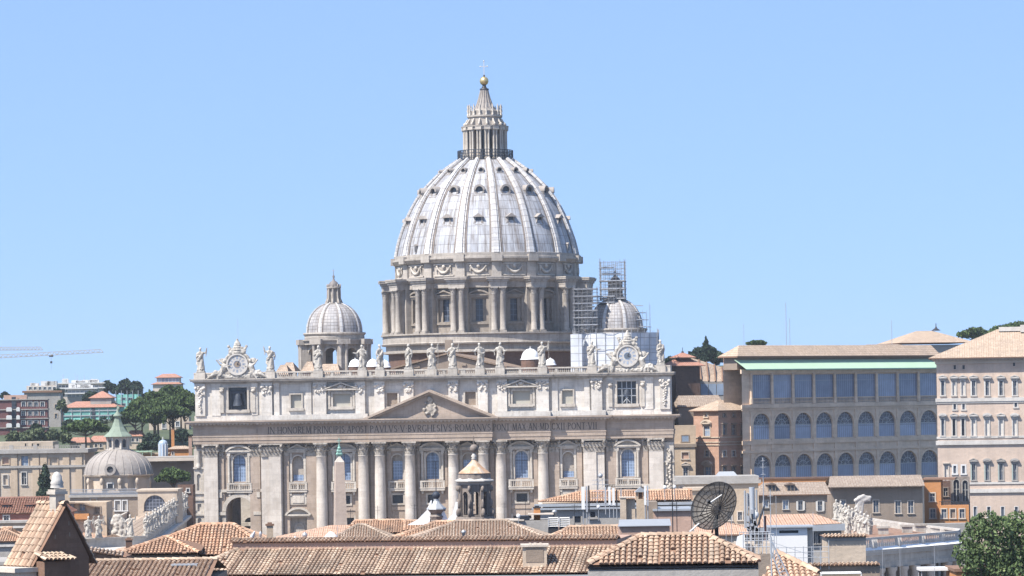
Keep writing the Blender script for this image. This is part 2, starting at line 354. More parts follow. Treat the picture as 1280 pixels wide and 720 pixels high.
        for l, r, os_ in groups:
            q(cur, l, z0, z1); zc = z0
            for o in sorted(os_, key=lambda o: o[2]):
                a, b = o[0] - o[1] / 2, o[0] + o[1] / 2
                q(l, r, zc, o[2]); q(l, a, o[2], o[3]); q(b, r, o[2], o[3]); zc = o[3]
                if len(o) > 4 and o[4]:
                    rad = o[1] / 2; zs = o[3] - rad; n = 10
                    arc = [(o[0] - rad * math.cos(math.pi * i / n), zs + rad * math.sin(math.pi * i / n)) for i in range(n + 1)]
                    for i in range(n):
                        s.face([(arc[i][0], v, arc[i][1]), (arc[i + 1][0], v, arc[i + 1][1]), (arc[i + 1][0], v, o[3]), (arc[i][0], v, o[3])], m)
                    out = [(a, o[2])] + arc + [(b, o[2])]
                else: out = [(a, o[2]), (a, o[3]), (b, o[3]), (b, o[2])]
                for i in range(len(out)):
                    p, n_ = out[i], out[(i + 1) % len(out)]
                    s.face([(p[0], v, p[1]), (n_[0], v, n_[1]), (n_[0], v + depth, n_[1]), (p[0], v + depth, p[1])], m)
            q(l, r, zc, z1); cur = r
        q(cur, u1, z0, z1)
    def archpane(s, uc, w, zb, zt, y, arched=True, m=0):
        r = w / 2
        if arched:
            pts = [(uc - r, zb), (uc + r, zb)] + [(uc + r * math.cos(math.pi * i / 10), zt - r + r * math.sin(math.pi * i / 10)) for i in range(11)]
        else: pts = [(uc - r, zb), (uc + r, zb), (uc + r, zt), (uc - r, zt)]
        s.face([(x, y, z) for x, z in pts], m)
    def build(s, name, mats, parent=None, label=None, kind=None):
        me = bpy.data.meshes.new(name)
        me.from_pydata(s.v, [], s.f)
        if not isinstance(mats, (list, tuple)): mats = [mats]
        for k in mats: me.materials.append(MATS[k])
        me.polygons.foreach_set('material_index', s.m)
        me.polygons.foreach_set('use_smooth', s.sm)
        ul = me.uv_layers.new(name='UVMap'); flat = [c for f in s.uv for p in f for c in p]
        ul.data.foreach_set('uv', flat)
        at = me.attributes.new('tint', 'FLOAT', 'FACE'); at.data.foreach_set('value', s.t)
        me.update()
        o = bpy.data.objects.new(name, me); C.objects.link(o)
        if parent is not None: o.parent = parent
        if label: o['label'] = label
        if kind: o['kind'] = kind
        return o

def thing(name, label, cat, loc=(0, 0, 0), rz=0.0, group=None):
    o = bpy.data.objects.new(name, None); C.objects.link(o)
    o.empty_display_size = 1.0
    o.location = loc; o.rotation_euler = (0, 0, rz); o['label'] = label; o['category'] = cat
    if group: o['group'] = group
    return o
def tag(o, label, cat, group=None):
    o['label'] = label; o['category'] = cat
    if group: o['group'] = group
    return o
def kids(o): return [c for c in bpy.data.objects if c.parent == o]
def dup(root, loc, rz=0.0, label=None, group=None, scale=None):
    r = root.copy(); C.objects.link(r); r.location = loc; r.rotation_euler = (0, 0, rz)
    if scale: r.scale = (scale, scale, scale) if not isinstance(scale, tuple) else scale
    if label: r['label'] = label
    if group: r['group'] = group
    for ch in kids(root):
        c = ch.copy(); C.objects.link(c); c.parent = r
        for g in kids(ch):
            d = g.copy(); C.objects.link(d); d.parent = c
    return r
def copy_part(o, parent, loc=None, rz=None):
    c = o.copy(); C.objects.link(c); c.parent = parent
    if loc is not None: c.location = loc
    if rz is not None: c.rotation_euler = (0, 0, rz)
    for g in kids(o):
        d = g.copy(); C.objects.link(d); d.parent = c
    return c
def remesh(name, mb, voxel, mat, parent=None, smooth=True):
    """weld a heap of overlapping shapes into one continuous carved surface"""
    o = mb.build(name, mat)
    md = o.modifiers.new('r', 'REMESH'); md.mode = 'VOXEL'; md.voxel_size = voxel
    dg = bpy.context.evaluated_depsgraph_get(); dg.update()
    me = bpy.data.meshes.new_from_object(o.evaluated_get(dg))
    o.modifiers.clear(); old = o.data; o.data = me; bpy.data.meshes.remove(old)
    me.name = name
    if not me.materials: me.materials.append(MATS[mat])
    for p in me.polygons: p.use_smooth = smooth
    if parent is not None: o.parent = parent
    return o
# ================= the basilica =================
rng = random.Random(7)
BAS = thing('basilica', 'great domed basilica of pale stone with a columned front, in the middle of the view', 'basilica', (-19.2, 800, 0), R(-5))
BM = Matrix.Translation((-19.2, 800, 0)) @ Matrix.Rotation(R(-5), 4, 'Z'); BMI = BM.inverted()
def FL(px, py, v=0.0):
    """basilica coordinates of a pixel on the plane v metres behind the front"""
    d = 800 + v
    for _ in range(6):
        L = BMI @ P(px, py, d); d += v - L.y
    return L
def leafy_capital(mb, uc, vc, r, z0, z1, m=0, half=False):
    h = z1 - z0
    mb.lathe([(r * 0.98, z0), (r * 1.05, z0 + 0.1 * h), (r * 1.0, z0 + 0.2 * h), (r * 1.1, z0 + 0.7 * h), (r * 1.35, z0 + 0.86 * h)], 12, uc, vc, m)
    for tier, (zz, rr, hh) in enumerate(((z0 + 0.08 * h, r * 1.02, 0.38 * h), (z0 + 0.36 * h, r * 1.08, 0.36 * h))):
        for k in range(8):
            a = 2 * math.pi * (k + 0.5 * tier) / 8
            ca, sa = math.cos(a), math.sin(a)
            if half and sa > 0.4: continue
            t = Vector((-sa, ca, 0)); o = Vector((ca, sa, 0)); c = Vector((uc, vc, zz))
            wd = r * 0.30
            p = [c + o * rr - t * wd, c + o * rr + t * wd, c + o * (rr + 0.10 * r) + t * wd * 1.1 + Vector((0, 0, hh * 0.7)), c + o * (rr + 0.10 * r) - t * wd * 1.1 + Vector((0, 0, hh * 0.7))]
            tip = c + o * (rr + 0.55 * r) + Vector((0, 0, hh)); tip2 = c + o * (rr + 0.42 * r) + Vector((0, 0, hh * 0.78))
            mb.face(p, m); mb.face([p[3], p[2], tip], m); mb.face([p[2], tip2, tip], m); mb.face([p[3], tip, tip2], m)
    for k in range(4):
        a = math.pi / 4 + k * math.pi / 2
        mb.ball((uc + r * 1.45 * math.cos(a), vc + r * 1.45 * math.sin(a), z0 + 0.80 * h), r * 0.32, n=6, k=4, m=m)
    A = r * 1.5
    mb.box(uc - A, uc + A, vc - A, vc + A, z0 + 0.88 * h, z1, m)
def flat_capital(mb, u0, u1, v0, v1, z0, z1, m=0):
    h = z1 - z0; w = u1 - u0
    mb.prism([(u0, z0), (u1, z0), (u1 + 0.12, z0 + 0.75 * h), (u0 - 0.12, z0 + 0.75 * h)], v0 - 0.05, v1, m)
    n = max(2, int(w / 0.8))
    for tier in range(2):
        for i in range(n + tier):
            uc = u0 + w * (i + (0.5 if tier == 0 else 0.0)) / n
            za = z0 + h * (0.08 + 0.3 * tier); zb = za + 0.36 * h
            ww = w / n * 0.42
            p = [(uc - ww, v0 - 0.08, za), (uc + ww, v0 - 0.08, za), (uc + ww, v0 - 0.2, zb - 0.1 * h), (uc - ww, v0 - 0.2, zb - 0.1 * h)]
            mb.face(p, m); mb.face([p[3], p[2], (uc, v0 - 0.8, zb)], m); mb.face([p[3], (uc, v0 - 0.8, zb), (uc - ww, v0 - 0.06, zb - 0.2)], m); mb.face([p[2], (uc + ww, v0 - 0.06, zb - 0.2), (uc, v0 - 0.8, zb)], m)
    for uc in (u0, u1): mb.ball((uc, v0 - 0.25, z0 + 0.78 * h), 0.38, n=8, k=5, m=m)
    mb.box(u0 - 0.35, u1 + 0.35, v0 - 0.45, v1, z0 + 0.87 * h, z1, m)
def sweep_block(mb, u0, u1, v0, v1, prof, m=0):
    """moulded course: prof is (projection, z bottom, z top) stacked"""
    for p, za, zb in prof: mb.box(u0 - p, u1 + p, v0 - p, v1, za, zb, m)

# ---- main wall with its openings
WID = [0, -21.3, 21.3, -46.7, 46.7]; NAR = [-8.5, 8.5]; NIC = [-32.5, 32.5]
ops = []
for u in WID: ops.append((u, 3.1, 19.4, 25.8, True))
for u in NAR: ops.append((u, 2.5, 19.4, 25.4, True))
for u in NIC: ops.append((u, 2.7, 19.4, 25.4, True))
for u in (0, -8.5, 8.5, -21.3, 21.3): ops.append((u, 2.6, 13.7, 15.7, False))
for u in (-46.7, 46.7): ops.append((u, 6.6, 0.3, 15.6, True))
for u in NIC: ops.append((u, 4.0, 0.3, 10.6, False))
for u, w_ in ((0, 5.0), (-21.3, 4.4), (21.3, 4.4), (-8.5, 3.4), (8.5, 3.4)): ops.append((u, w_, 0.3, 10.4 if w_ > 4 else 8.6, False))
mb = MB(); mb.wall(-57.5, 57.5, 0, 33.2, 0, ops, 1.3)
for s in (-1, 1):
    mb.face([(s * 57.5, 0, 0), (s * 57.5, 8, 0), (s * 57.5, 8, 33.2), (s * 57.5, 0, 33.2)])
mb.wall(-57.5, 57.5, 0, 33.2, 8, [(-46.7, 6.6, 0.3, 15.6, True)], .3)
# passage vaults behind the two end arches
for u in (-46.7, 46.7):
    mb.box(u - 5, u - 3.4, 1.31, 7.9, 0, 18); mb.box(u + 3.6, u + 5, 1.31, 7.9, 0, 18)
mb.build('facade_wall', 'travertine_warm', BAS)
# niches stacked at both ends of the front (set back from the corner pilaster)
for s in (-1, 1):
    mb = MB()
    u0, u1 = sorted((s * 55.35, s * 57.65))
    mb.wall(u0, u1, 0, 27.4, -0.5, [(s * 56.5, 0.95, 17.4, 21.4, True), (s * 56.5, 0.95, 6.5, 10.8, True), (s * 56.5, 0.9, 12.4, 14.2, False)], 0.45)
    mb.box(u0, u1, -0.06, -0.02, 0, 27.4)
    for z in (16.6, 11.4, 15.0, 22.6): mb.box(u0 - 0.15, u1 + 0.15, -0.85, -0.5, z, z + 0.45)
    if s > 0:
        for k in range(26): mb.ball((s * 56.5 + rng.uniform(-.6, .6), -0.7, 14.5 + k * 0.45), rng.uniform(.25, .5), .3, rng.uniform(.25, .5), 6, 4)
    else:
        mb.lathe([(0.5, 22.8), (0.62, 23.4), (0.5, 23.6), (0.55, 24.4), (0.6, 24.6), (.45, 26.3), (.62, 27)], 8, s * 56.5, -0.75)
    mb.build('corner_niche', 'travertine', BAS)
mb = MB()
for u in WID: mb.archpane(u, 3.1, 19.4, 25.8, 1.0)
mb_pane = mb
# ---- windows of the main storey
def seg_pediment(mb, uc, hw, z, rise, v, proj):
    rad = (hw * hw + rise * rise) / (2 * rise); a = math.asin(min(1, hw / rad)); zc = z + rise - rad
    mb.arc_band(uc, zc, rad - 0.45, rad, v - proj, v, math.pi / 2 - a, math.pi / 2 + a, 10)
    mb.box(uc - hw, uc + hw, v - proj * 0.9, v, z - 0.35, z + 0.02)
    pts = [(uc + (rad - .4) * math.sin(-a + 2 * a * i / 10), zc + (rad - .4) * math.cos(-a + 2 * a * i / 10)) for i in range(11)]
    mb.face([(x, v - 0.25, zz) for x, zz in pts])
def tri_pediment(mb, uc, hw, z, rise, v, proj, th=0.42):
    mb.prism([(uc - hw, z), (uc + hw, z), (uc + hw, z - 0.35), (uc - hw, z - 0.35)], v - proj * 0.9, v)
    for s in (-1, 1):
        mb.prism([(uc + s * hw, z), (uc, z + rise), (uc, z + rise - th), (uc + s * (hw - th * 1.3), z)], v - proj, v)
    mb.face([(uc - hw + .5, v - 0.2, z), (uc + hw - .5, v - 0.2, z), (uc, v - 0.2, z + rise - .2)])
def balusters(mb, u0, u1, v, z0, z1, gap=0.5, m=0):
    n = max(2, int((u1 - u0) / gap))
    for i in range(n):
        u = u0 + (u1 - u0) * (i + 0.5) / n
        h = z1 - z0
        mb.lathe([(0.09, z0), (0.15, z0 + 0.3 * h), (0.07, z0 + 0.7 * h), (0.12, z1)], 6, u, v, m)
for u in WID:
    mb = MB()
    for s in (-1, 1):
        mb.box(*sorted((u + s * 1.56, u + s * 2.0)), -0.3, 0, 19.2, 25.9)
        if abs(u) > 40 or True:
            mb.lathe([(0.36, 19.2), (0.33, 24.9), (0.45, 25.6)], 8, u + s * 2.45, -0.45)
            mb.box(*sorted((u + s * 2.1, u + s * 2.85)), -0.85, 0, 25.6, 26.2)
    mb.arc_band(u, 24.25, 1.56, 1.95, -0.25, 0, 0, math.pi, 12)
    mb.box(u - 3.1, u + 3.1, -0.8, 0, 26.2, 26.75)
    seg_pediment(mb, u, 3.2, 26.9, 1.35, 0, 1.1)
    o = mb.build('window', 'travertine', BAS)
    p = MB(); p.archpane(u, 3.1, 19.4, 25.8, 0.9)
    p.box(u - .06, u + .06, .78, .86, 19.4, 25.7, 1); p.box(u - 1.5, u + 1.5, .78, .86, 23.4, 23.55, 1)
    p.build('pane', ['pane_blue', 'pane_grey'], o)
for u in NAR + NIC:
    mb = MB()
    for s in (-1, 1): mb.box(*sorted((u + s * 1.4, u + s * 1.95)), -0.28, 0, 19.2, 26.2)
    mb.arc_band(u, 24.1, 1.3, 1.6, -0.15, 0)
    mb.box(u - 2.3, u + 2.3, -0.5, 0, 26.2, 26.65)
    tri_pediment(mb, u, 2.5, 27.0, 1.3, 0, 0.8)
    o = mb.build('window', 'travertine', BAS)
    p = MB(); wd = 2.5 if u in NAR else 2.7
    p.archpane(u, wd, 19.4, 25.4, 1.05, True, 1)
    top = 23.8 if u in NAR else 20.8
    p.box(u - wd / 2 + .1, u + wd / 2 - .1, 0.9, 1.0, 19.4, top, 0)
    p.build('pane', ['pane_blue', 'travertine_dark'], o)
for u in WID + NAR + NIC:
    mb = MB(); hw = 3.0 if u in WID else 2.2
    out = 1.7 if u in WID and abs(u) < 40 else 0.75
    mb.box(u - hw, u + hw, -out, 0, 16.7, 17.35); mb.box(u - hw - .1, u + hw + .1, -out - .1, 0, 17.2, 17.45)
    mb.box(u - hw, u + hw, -out, -out + .35, 18.75, 19.1)
    for s in (-1, 1): mb.box(*sorted((u + s * hw, u + s * (hw - .5))), -out + .02, -out + .34, 17.45, 18.75)
    mb.box(u - .2, u + .2, -out + .03, -out + .32, 17.45, 18.75)
    balusters(mb, u - hw + .5, u + hw - .5, -out + .17, 17.45, 18.75, 0.42)
    for s in (-1, 1):
        mb.prism([(u + s * hw * .8 - .3, 16.7), (u + s * hw * .8 + .3, 16.7), (u + s * hw * .8 + .2, 15.9), (u + s * hw * .8 - .2, 15.9)], -out * .7, 0)
    mb.build('balcony', 'travertine', BAS)
for u in (0, -8.5, 8.5, -21.3, 21.3):
    mb = MB()
    mb.box(u - 1.75, u - 1.31, -.22, 0, 13.3, 16.1); mb.box(u + 1.31, u + 1.75, -.22, 0, 13.3, 16.1)
    mb.box(u - 1.31, u + 1.31, -.22, 0, 15.71, 16.1); mb.box(u - 1.31, u + 1.31, -.22, 0, 13.3, 13.69)
    o = mb.build('mezzanine_window', 'travertine', BAS)
    p = MB(); p.archpane(u, 2.6, 13.7, 15.7, 0.8, False); p.build('pane', 'pane_dark', o)
for u in NIC:
    mb = MB(); mb.box(u - 2, u + 2, -.3, 0, 13.7, 16.2); mb.box(u - 1.4, u + 1.4, -.45, -.3, 14.1, 15.8)
    for s in (-1, 1): mb.box(*sorted((u + s * 2.05, u + s * 2.7)), -.5, 0, 0, 10.6)
    mb.box(u - 2.9, u + 2.9, -.6, 0, 10.7, 11.3); seg_pediment(mb, u, 3.2, 11.4, 1.7, 0, 1.2)
    o = mb.build('side_door', 'travertine', BAS)
    p = MB(); p.archpane(u, 4, .3, 10.6, 0.9, False, 0); p.arc_band(u, 8.0, .9, 1.3, .6, .85); p.box(u - 1.3, u + 1.3, .7, .85, 3, 8)
    p.build('door_panel', 'travertine_dark', o)
for u, w_ in ((0, 5.0), (-21.3, 4.4), (21.3, 4.4), (-8.5, 3.4), (8.5, 3.4)):
    mb = MB(); zt = 10.4 if w_ > 4 else 8.6
    mb.archpane(u, w_, .3, zt, 1.2, False, 1)
    for s in (-1, 1): mb.box(*sorted((u + s * (w_ / 2 + .02), u + s * (w_ / 2 + .6))), -.3, 0, 0, zt + .5)
    mb.build('portal', ['travertine', 'pane_dark'], BAS)
for u in (-46.7, 46.7):
    mb = MB(); mb.arc_band(u, 12.3, 3.35, 4.3, -.5, 0, n=16)
    for s in (-1, 1):
        mb.box(*sorted((u + s * 3.35, u + s * 5.2)), -.75, 0, 11.4, 12.2)
        mb.box(*sorted((u + s * 3.4, u + s * 5.0)), -.4, 0, 0, 11.4)
    mb.box(u - 5.4, u + 5.4, -.6, 0, 16.9, 17.6)
    for s in (-1, 1): mb.box(*sorted((u + s * 5.0, u + s * 4.2)), -.8, 0, 15.6, 16.9)
    o = mb.build('archway', 'travertine', BAS)
    if u < 0:
        p = MB(); p.wall(u - 5.0, u + 3, 0, 17.5, 22, [(u - 1.4, 2.6, 1, 10, True)], 1, 0); p.box(u - 4, u + 3, 23.05, 23.2, 0, 12, 1); p.box(u - 11, u - 2.0, 12, 13, 0, 18, 2)
        p.tube((u - 3.4, 20, 0), (u - 3.4, 20, 8), .6, 8); p.tube((u - .6, 20, 0), (u - .6, 20, 8), .5, 8)
        p.box(u - 4.3, u + .6, 19.3, 20.6, 8, 8.9)
        p.build('inner_court', ['travertine', 'pane_grey', 'dark_stone'], o)
    else:
        p = MB(); p.box(u - 4, u + 4, 7, 7.3, 0, 18); p.build('inner_court', 'travertine_dark', o)
# ---- columns and pilasters
def column(uc, vc, r):
    mb = MB()
    mb.box(uc - r * 1.4, uc + r * 1.4, vc - r * 1.4, vc + r * 1.4, 0, 1.2)
    mb.lathe([(r * 1.35, 1.2), (r * 1.38, 1.6), (r * 1.1, 1.9), (r * 1.2, 2.2), (r, 2.5), (r, 10), (r * .97, 16), (r * .90, 22), (r * .86, 25.1), (r * .95, 25.2), (r * .9, 25.4)], 28, uc, vc)
    return mb
for u, vc in ((-26.6, -1.5), (-16.5, -1.5), (-12.4, -2.3), (-5.2, -2.3), (5.2, -2.3), (12.4, -2.3), (16.5, -1.5), (26.6, -1.5)):
    o = column(u, vc, 1.36).build('column', 'column_stone', BAS)
    c = MB(); leafy_capital(c, u, vc, 1.16, 25.4, 28.5); c.build('capital', 'carved_stone', o)
PIL = [(-41.2, -36.2, -1.8), (36.2, 41.2, -1.8), (-55.2, -51.8, -1.2), (51.8, 55.2, -1.2), (-30.4, -27.9, -.55), (27.9, 30.4, -.55), (-18.7, -17.6, -.5), (17.6, 18.7, -.5),
       (-44.1, -41.6, -.6), (41.6, 44.1, -.6), (-35.8, -34.6, -.55), (34.6, 35.8, -.55), (-51.5, -50.4, -.4), (50.4, 51.5, -.4), (-25.2, -24.2, -.45), (24.2, 25.2, -.45), (-14.9, -13.9, -.5), (13.9, 14.9, -.5), (-10.9, -10, -.5), (10, 10.9, -.5), (-3.6, -3.0, -.5), (3.0, 3.6, -.5)]
for u0, u1, v in PIL:
    mb = MB()
    big = v < -1
    if u1 - u0 > 4.5:
        um = u0 + (1.75 if u0 < 0 else 3.25)
        mb.box(u0, u1, v + .35, 0, 0, 25.4); mb.box(u0 + 1.9 if u0 < 0 else u0 + .2, u1 - .2 if u0 < 0 else u1 - 1.9, v, v + .35, 0, 25.4)
    else: mb.box(u0, u1, v, 0, 0, 25.4)
    mb.box(u0 - .25, u1 + .25, v - .25, 0, 0, 1.2); mb.box(u0 - .15, u1 + .15, v - .15, 0, 1.2, 2.2)
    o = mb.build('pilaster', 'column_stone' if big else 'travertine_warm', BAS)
    c = MB(); flat_capital(c, u0, u1, v, 0, 25.4, 28.5); c.build('capital', 'carved_stone', o)
# ---- string course half way up
mb = MB()
segs = [-57.2, -55.4, -51.7, -41.4, -36.0, -28, -25, -18, -15, -13.9, -10.9, -6.7, -3.7, 3.7, 6.7, 10.9, 13.9, 15, 18, 25, 28, 36.0, 41.4, 51.7, 55.4, 57.2]
for a, b in ((-35.9, -28.1), (-25.1, -18.1), (-10.9, -6.7), (-3.7, 3.7), (6.7, 10.9), (18.1, 25.1), (28.1, 35.9)):
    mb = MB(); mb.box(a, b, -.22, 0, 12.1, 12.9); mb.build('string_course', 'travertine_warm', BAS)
# ---- entablature, breaking forward towards the middle
mb = MB(); steps = [(57.6, -1.5), (41.6, -2.3), (28.5, -3.0), (14.7, -3.9)]
for hw, v in steps:
    sweep_block(mb, -hw, hw, v, 0.5 if hw < 57 else 8.2, [(0.0, 28.5, 29.3), (0.12, 29.3, 30.2), (0.22, 30.2, 30.5), (0.0, 30.5, 32.75), (0.35, 32.75, 33.05), (0.75, 33.05, 33.35), (1.55, 33.35, 33.75), (1.75, 33.75, 34.05)])
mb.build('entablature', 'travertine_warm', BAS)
mb = MB()
for hw, v in steps:
    n = int(2 * hw / 0.9)
    for i in range(n + 1):
        u = -hw + 2 * hw * i / n
        if hw < 57 or abs(u) > 41.6:
            if not any(h2 < hw and abs(u) < h2 + .7 for h2, _ in steps): mb.box(u - .22, u + .22, v - 1.2, v - .3, 33.06, 33.34)
mb.build('cornice_brackets', 'travertine', BAS)
# inscription
TXT = [('IN\u00b7HONOREM\u00b7PRINCIPIS\u00b7APOST\u00b7PAVLVS\u00b7V\u00b7BVRGHESIVS\u00b7ROMANVS\u00b7PONT\u00b7MAX\u00b7AN\u00b7MDCXII\u00b7PONT\u00b7VII')]
def text_mesh(txt, size, depth=0.02):
    cu = bpy.data.curves.new('txt', 'FONT'); cu.body = txt; cu.size = size; cu.extrude = depth; cu.resolution_u = 2
    t = bpy.data.objects.new('txt', cu); C.objects.link(t)
    dg = bpy.context.evaluated_depsgraph_get(); dg.update()
    me = bpy.data.meshes.new_from_object(t.evaluated_get(dg))
    bpy.data.objects.remove(t); bpy.data.curves.remove(cu)
    return me
def serif_letters(mb, txt, x0, x1, z0, z1, yf):
    """roman capitals laid out by strokes, thick and thin, with serifs"""
    G = {'I': (.35, [((.5, 0), (.5, 1), 1)]), 'N': (.95, [((.08, 0), (.08, 1), .6), ((.08, 1), (.92, 0), 1), ((.92, 0), (.92, 1), .6)]),
         'H': (.95, [((.1, 0), (.1, 1), 1), ((.9, 0), (.9, 1), 1), ((.1, .52), (.9, .52), .6)]),
         'E': (.62, [((.12, 0), (.12, 1), 1), ((.1, .97), (.9, .97), .6), ((.1, .52), (.75, .52), .6), ((.1, .03), (.95, .03), .6)]),
         'M': (1.1, [((.06, 0), (.16, 1), .6), ((.16, 1), (.5, .05), 1), ((.5, .05), (.84, 1), .6), ((.84, 1), (.94, 0), 1)]),
         'P': (.68, [((.14, 0), (.14, 1), 1), 'bowl']), 'R': (.8, [((.14, 0), (.14, 1), 1), 'bowl', ((.45, .48), (.98, 0), 1)]),
         'B': (.68, [((.14, 0), (.14, 1), 1), 'bowl', 'bowl2']), 'O': (.95, ['ring']), 'C': (.8, ['cee']), 'G': (.88, ['cee', ((.88, .05), (.88, .45), 1)]), 'D': (.9, [((.1, 0), (.1, 1), 1), 'dee']),
         'S': (.6, ['ess']), 'T': (.78, [((.5, 0), (.5, 1), 1), ((.0, .97), (1, .97), .6)]), 'A': (.9, [((.05, 0), (.5, 1), .6), ((.5, 1), (.95, 0), 1), ((.25, .35), (.75, .35), .6)]),
         'V': (.9, [((.05, 1), (.5, 0), 1), ((.5, 0), (.95, 1), .6)]), 'L': (.62, [((.12, 0), (.12, 1), 1), ((.1, .03), (.95, .03), .6)]), 'X': (.85, [((.08, 1), (.92, 0), 1), ((.08, 0), (.92, 1), .6)]),
         '\u00b7': (.3, ['dot']), ' ': (.45, [])}
    tot = sum(G[c][0] + .2 for c in txt) - .2; k = (x1 - x0) / tot; h = z1 - z0; x = x0
    W = 0.125 * h
    def stroke(p, q, w):
        p = Vector((p[0], 0, p[1])); q = Vector((q[0], 0, q[1])); d = (q - p).normalized(); n_ = Vector((d.z, 0, -d.x)) * w / 2
        mb.face([(a.x, yf, a.z) for a in (p - n_, p + n_, q + n_, q - n_)])
    def arc(cx, cz, rx, rz, a0, a1, w0, n=10):
        for i in range(n):
            t0, t1 = a0 + (a1 - a0) * i / n, a0 + (a1 - a0) * (i + 1) / n
            tm = (t0 + t1) / 2; w = w0 * (0.5 + 0.5 * abs(math.cos(tm)))
            stroke((cx + rx * math.cos(t0), cz + rz * math.sin(t0)), (cx + rx * math.cos(t1), cz + rz * math.sin(t1)), w)
    for ch in txt:
        gw, st = G[ch]; gw *= k
        for s_ in st:
            if s_ == 'bowl': arc(x + .2 * gw, z0 + .74 * h, .68 * gw, .235 * h, -math.pi / 2, math.pi / 2, W)
            elif s_ == 'bowl2': arc(x + .2 * gw, z0 + .25 * h, .75 * gw, .23 * h, -math.pi / 2, math.pi / 2, W)
            elif s_ == 'ring': arc(x + .5 * gw, z0 + .5 * h, .46 * gw, .47 * h, 0, 2 * math.pi, W, 18)
            elif s_ == 'cee': arc(x + .52 * gw, z0 + .5 * h, .46 * gw, .47 * h, .7, 2 * math.pi - .7, W, 14)
            elif s_ == 'dee': arc(x + .25 * gw, z0 + .5 * h, .68 * gw, .47 * h, -math.pi / 2, math.pi / 2, W, 12)
            elif s_ == 'ess':
                arc(x + .5 * gw, z0 + .74 * h, .38 * gw, .23 * h, .5, 1.5 * math.pi, W); arc(x + .5 * gw, z0 + .265 * h, .42 * gw, .24 * h, -math.pi + .5, math.pi / 2, W)
            elif s_ == 'dot': stroke((x + .3 * gw, z0 + .5 * h), (x + .75 * gw, z0 + .5 * h), W)
            else:
                (ax, az), (bx, bz), t = s_
                A = (x + ax * gw, z0 + az * h); B = (x + bx * gw, z0 + bz * h)
                stroke(A, B, W * t)
                for q in (A, B):
                    if abs(A[0] - B[0]) < .8 * gw and (abs(q[1] - z0) < .02 * h or abs(q[1] - z1) < .02 * h):
                        stroke((q[0] - W * .95, q[1]), (q[0] + W * .95, q[1]), W * .28)
        x += gw + .2 * k
parts_txt = [('IN\u00b7HONOREM', -39.3, -28.9, -2.32), ('PRINCIPIS\u00b7APOST', -28.1, -15.2, -3.02), ('PAVLVS\u00b7V\u00b7BVRGHESIVS\u00b7ROMANVS', -14.4, 14.4, -3.92), ('PONT\u00b7MAX\u00b7AN\u00b7MD', 15.0, 28.2, -3.02), ('CXII\u00b7PONT\u00b7VII', 28.9, 39.6, -2.32)]
for t, a, b, y in parts_txt: mb = MB(); serif_letters(mb, t, a, b, 30.8, 32.4, y); mb.build('inscription', 'letters', BAS)
# ---- pediment
mb = MB(); hw, rise, z = 16.2, 6.7, 34.06; v = -5.2
mb.face([(-hw + 1.5, -3.9, z), (hw - 1.5, -3.9, z), (0, -3.9, z + rise - .7)])
for s in (-1, 1):
    mb.prism([(s * hw, z), (0, z + rise), (0, z + rise - .55), (s * (hw - 1.33), z)], v - .4, -.2)
    mb.prism([(s * (hw - 1.4), z), (0, z + rise - .6), (0, z + rise - 1.1), (s * (hw - 2.6), z)], v + .35, -.2)
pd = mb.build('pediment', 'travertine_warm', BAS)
mb = MB()
mb.ball((0, -4.0, z + 2.3), 1.0, .5, 1.5, 12, 8)
for k in range(34):
    a = rng.uniform(0, 6.28); rr = rng.uniform(.9, 1.5)
    mb.ball((rr * math.cos(a), -4.15, z + 2.4 + 1.35 * rr * math.sin(a) * .95), rng.uniform(.22, .42), .35, rng.uniform(.22, .45), 6, 4)
mb.ball((0, -4.2, z + 4.4), .7, .5, .75, 8, 6)
remesh('coat_of_arms', mb, .13, 'carved_stone', pd)
# ---- attic
AT = -0.6
aops = [(-46.7, 4.5, 36.7, 42.0, False), (46.7, 4.5, 36.7, 42.0, False)]
for u in (-32.6, 32.6, -9.4, 9.4): aops.append((u, 2.55, 36.9, 40.1, False))
for u in (-21.6, 21.6): aops.append((u, 4.2, 37.1, 40.1, False))
mb = MB(); mb.wall(-57.1, 57.1, 34.06, 43, AT, aops, .9)
for s in (-1, 1): mb.face([(s * 57.1, AT, 34), (s * 57.1, 8, 34), (s * 57.1, 8, 43), (s * 57.1, AT, 43)])
mb.face([(-57.1, 8, 34), (57.1, 8, 34), (57.1, 8, 43), (-57.1, 8, 43)])
for hw, v in ((57.3, -.85), (41.7, -1.6), (28.6, -2.2)):
    mb.box(-hw, -15.2, v, AT, 34.07, 35.3); mb.box(15.2, hw, v, AT, 34.07, 35.3)
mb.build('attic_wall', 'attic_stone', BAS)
APIL = [(-40.9, -38.3, -1.5), (38.3, 40.9, -1.5), (-37.9, -36.6, -1.1), (36.6, 37.9, -1.1), (-28.2, -25.2, -1.5), (25.2, 28.2, -1.5), (-18.2, -15.9, -1.4), (15.9, 18.2, -1.4), (-13.6, -11.2, -1.5), (11.2, 13.6, -1.5), (-6.5, -4.2, -1.5), (4.2, 6.5, -1.5),
        (-57.0, -54.6, -1.2), (54.6, 57.0, -1.2), (-53, -50.9, -.95), (50.9, 53, -.95), (-43.3, -41.9, -.95), (41.9, 43.3, -.95), (-30.3, -28.9, -.95), (28.9, 30.3, -.95)]
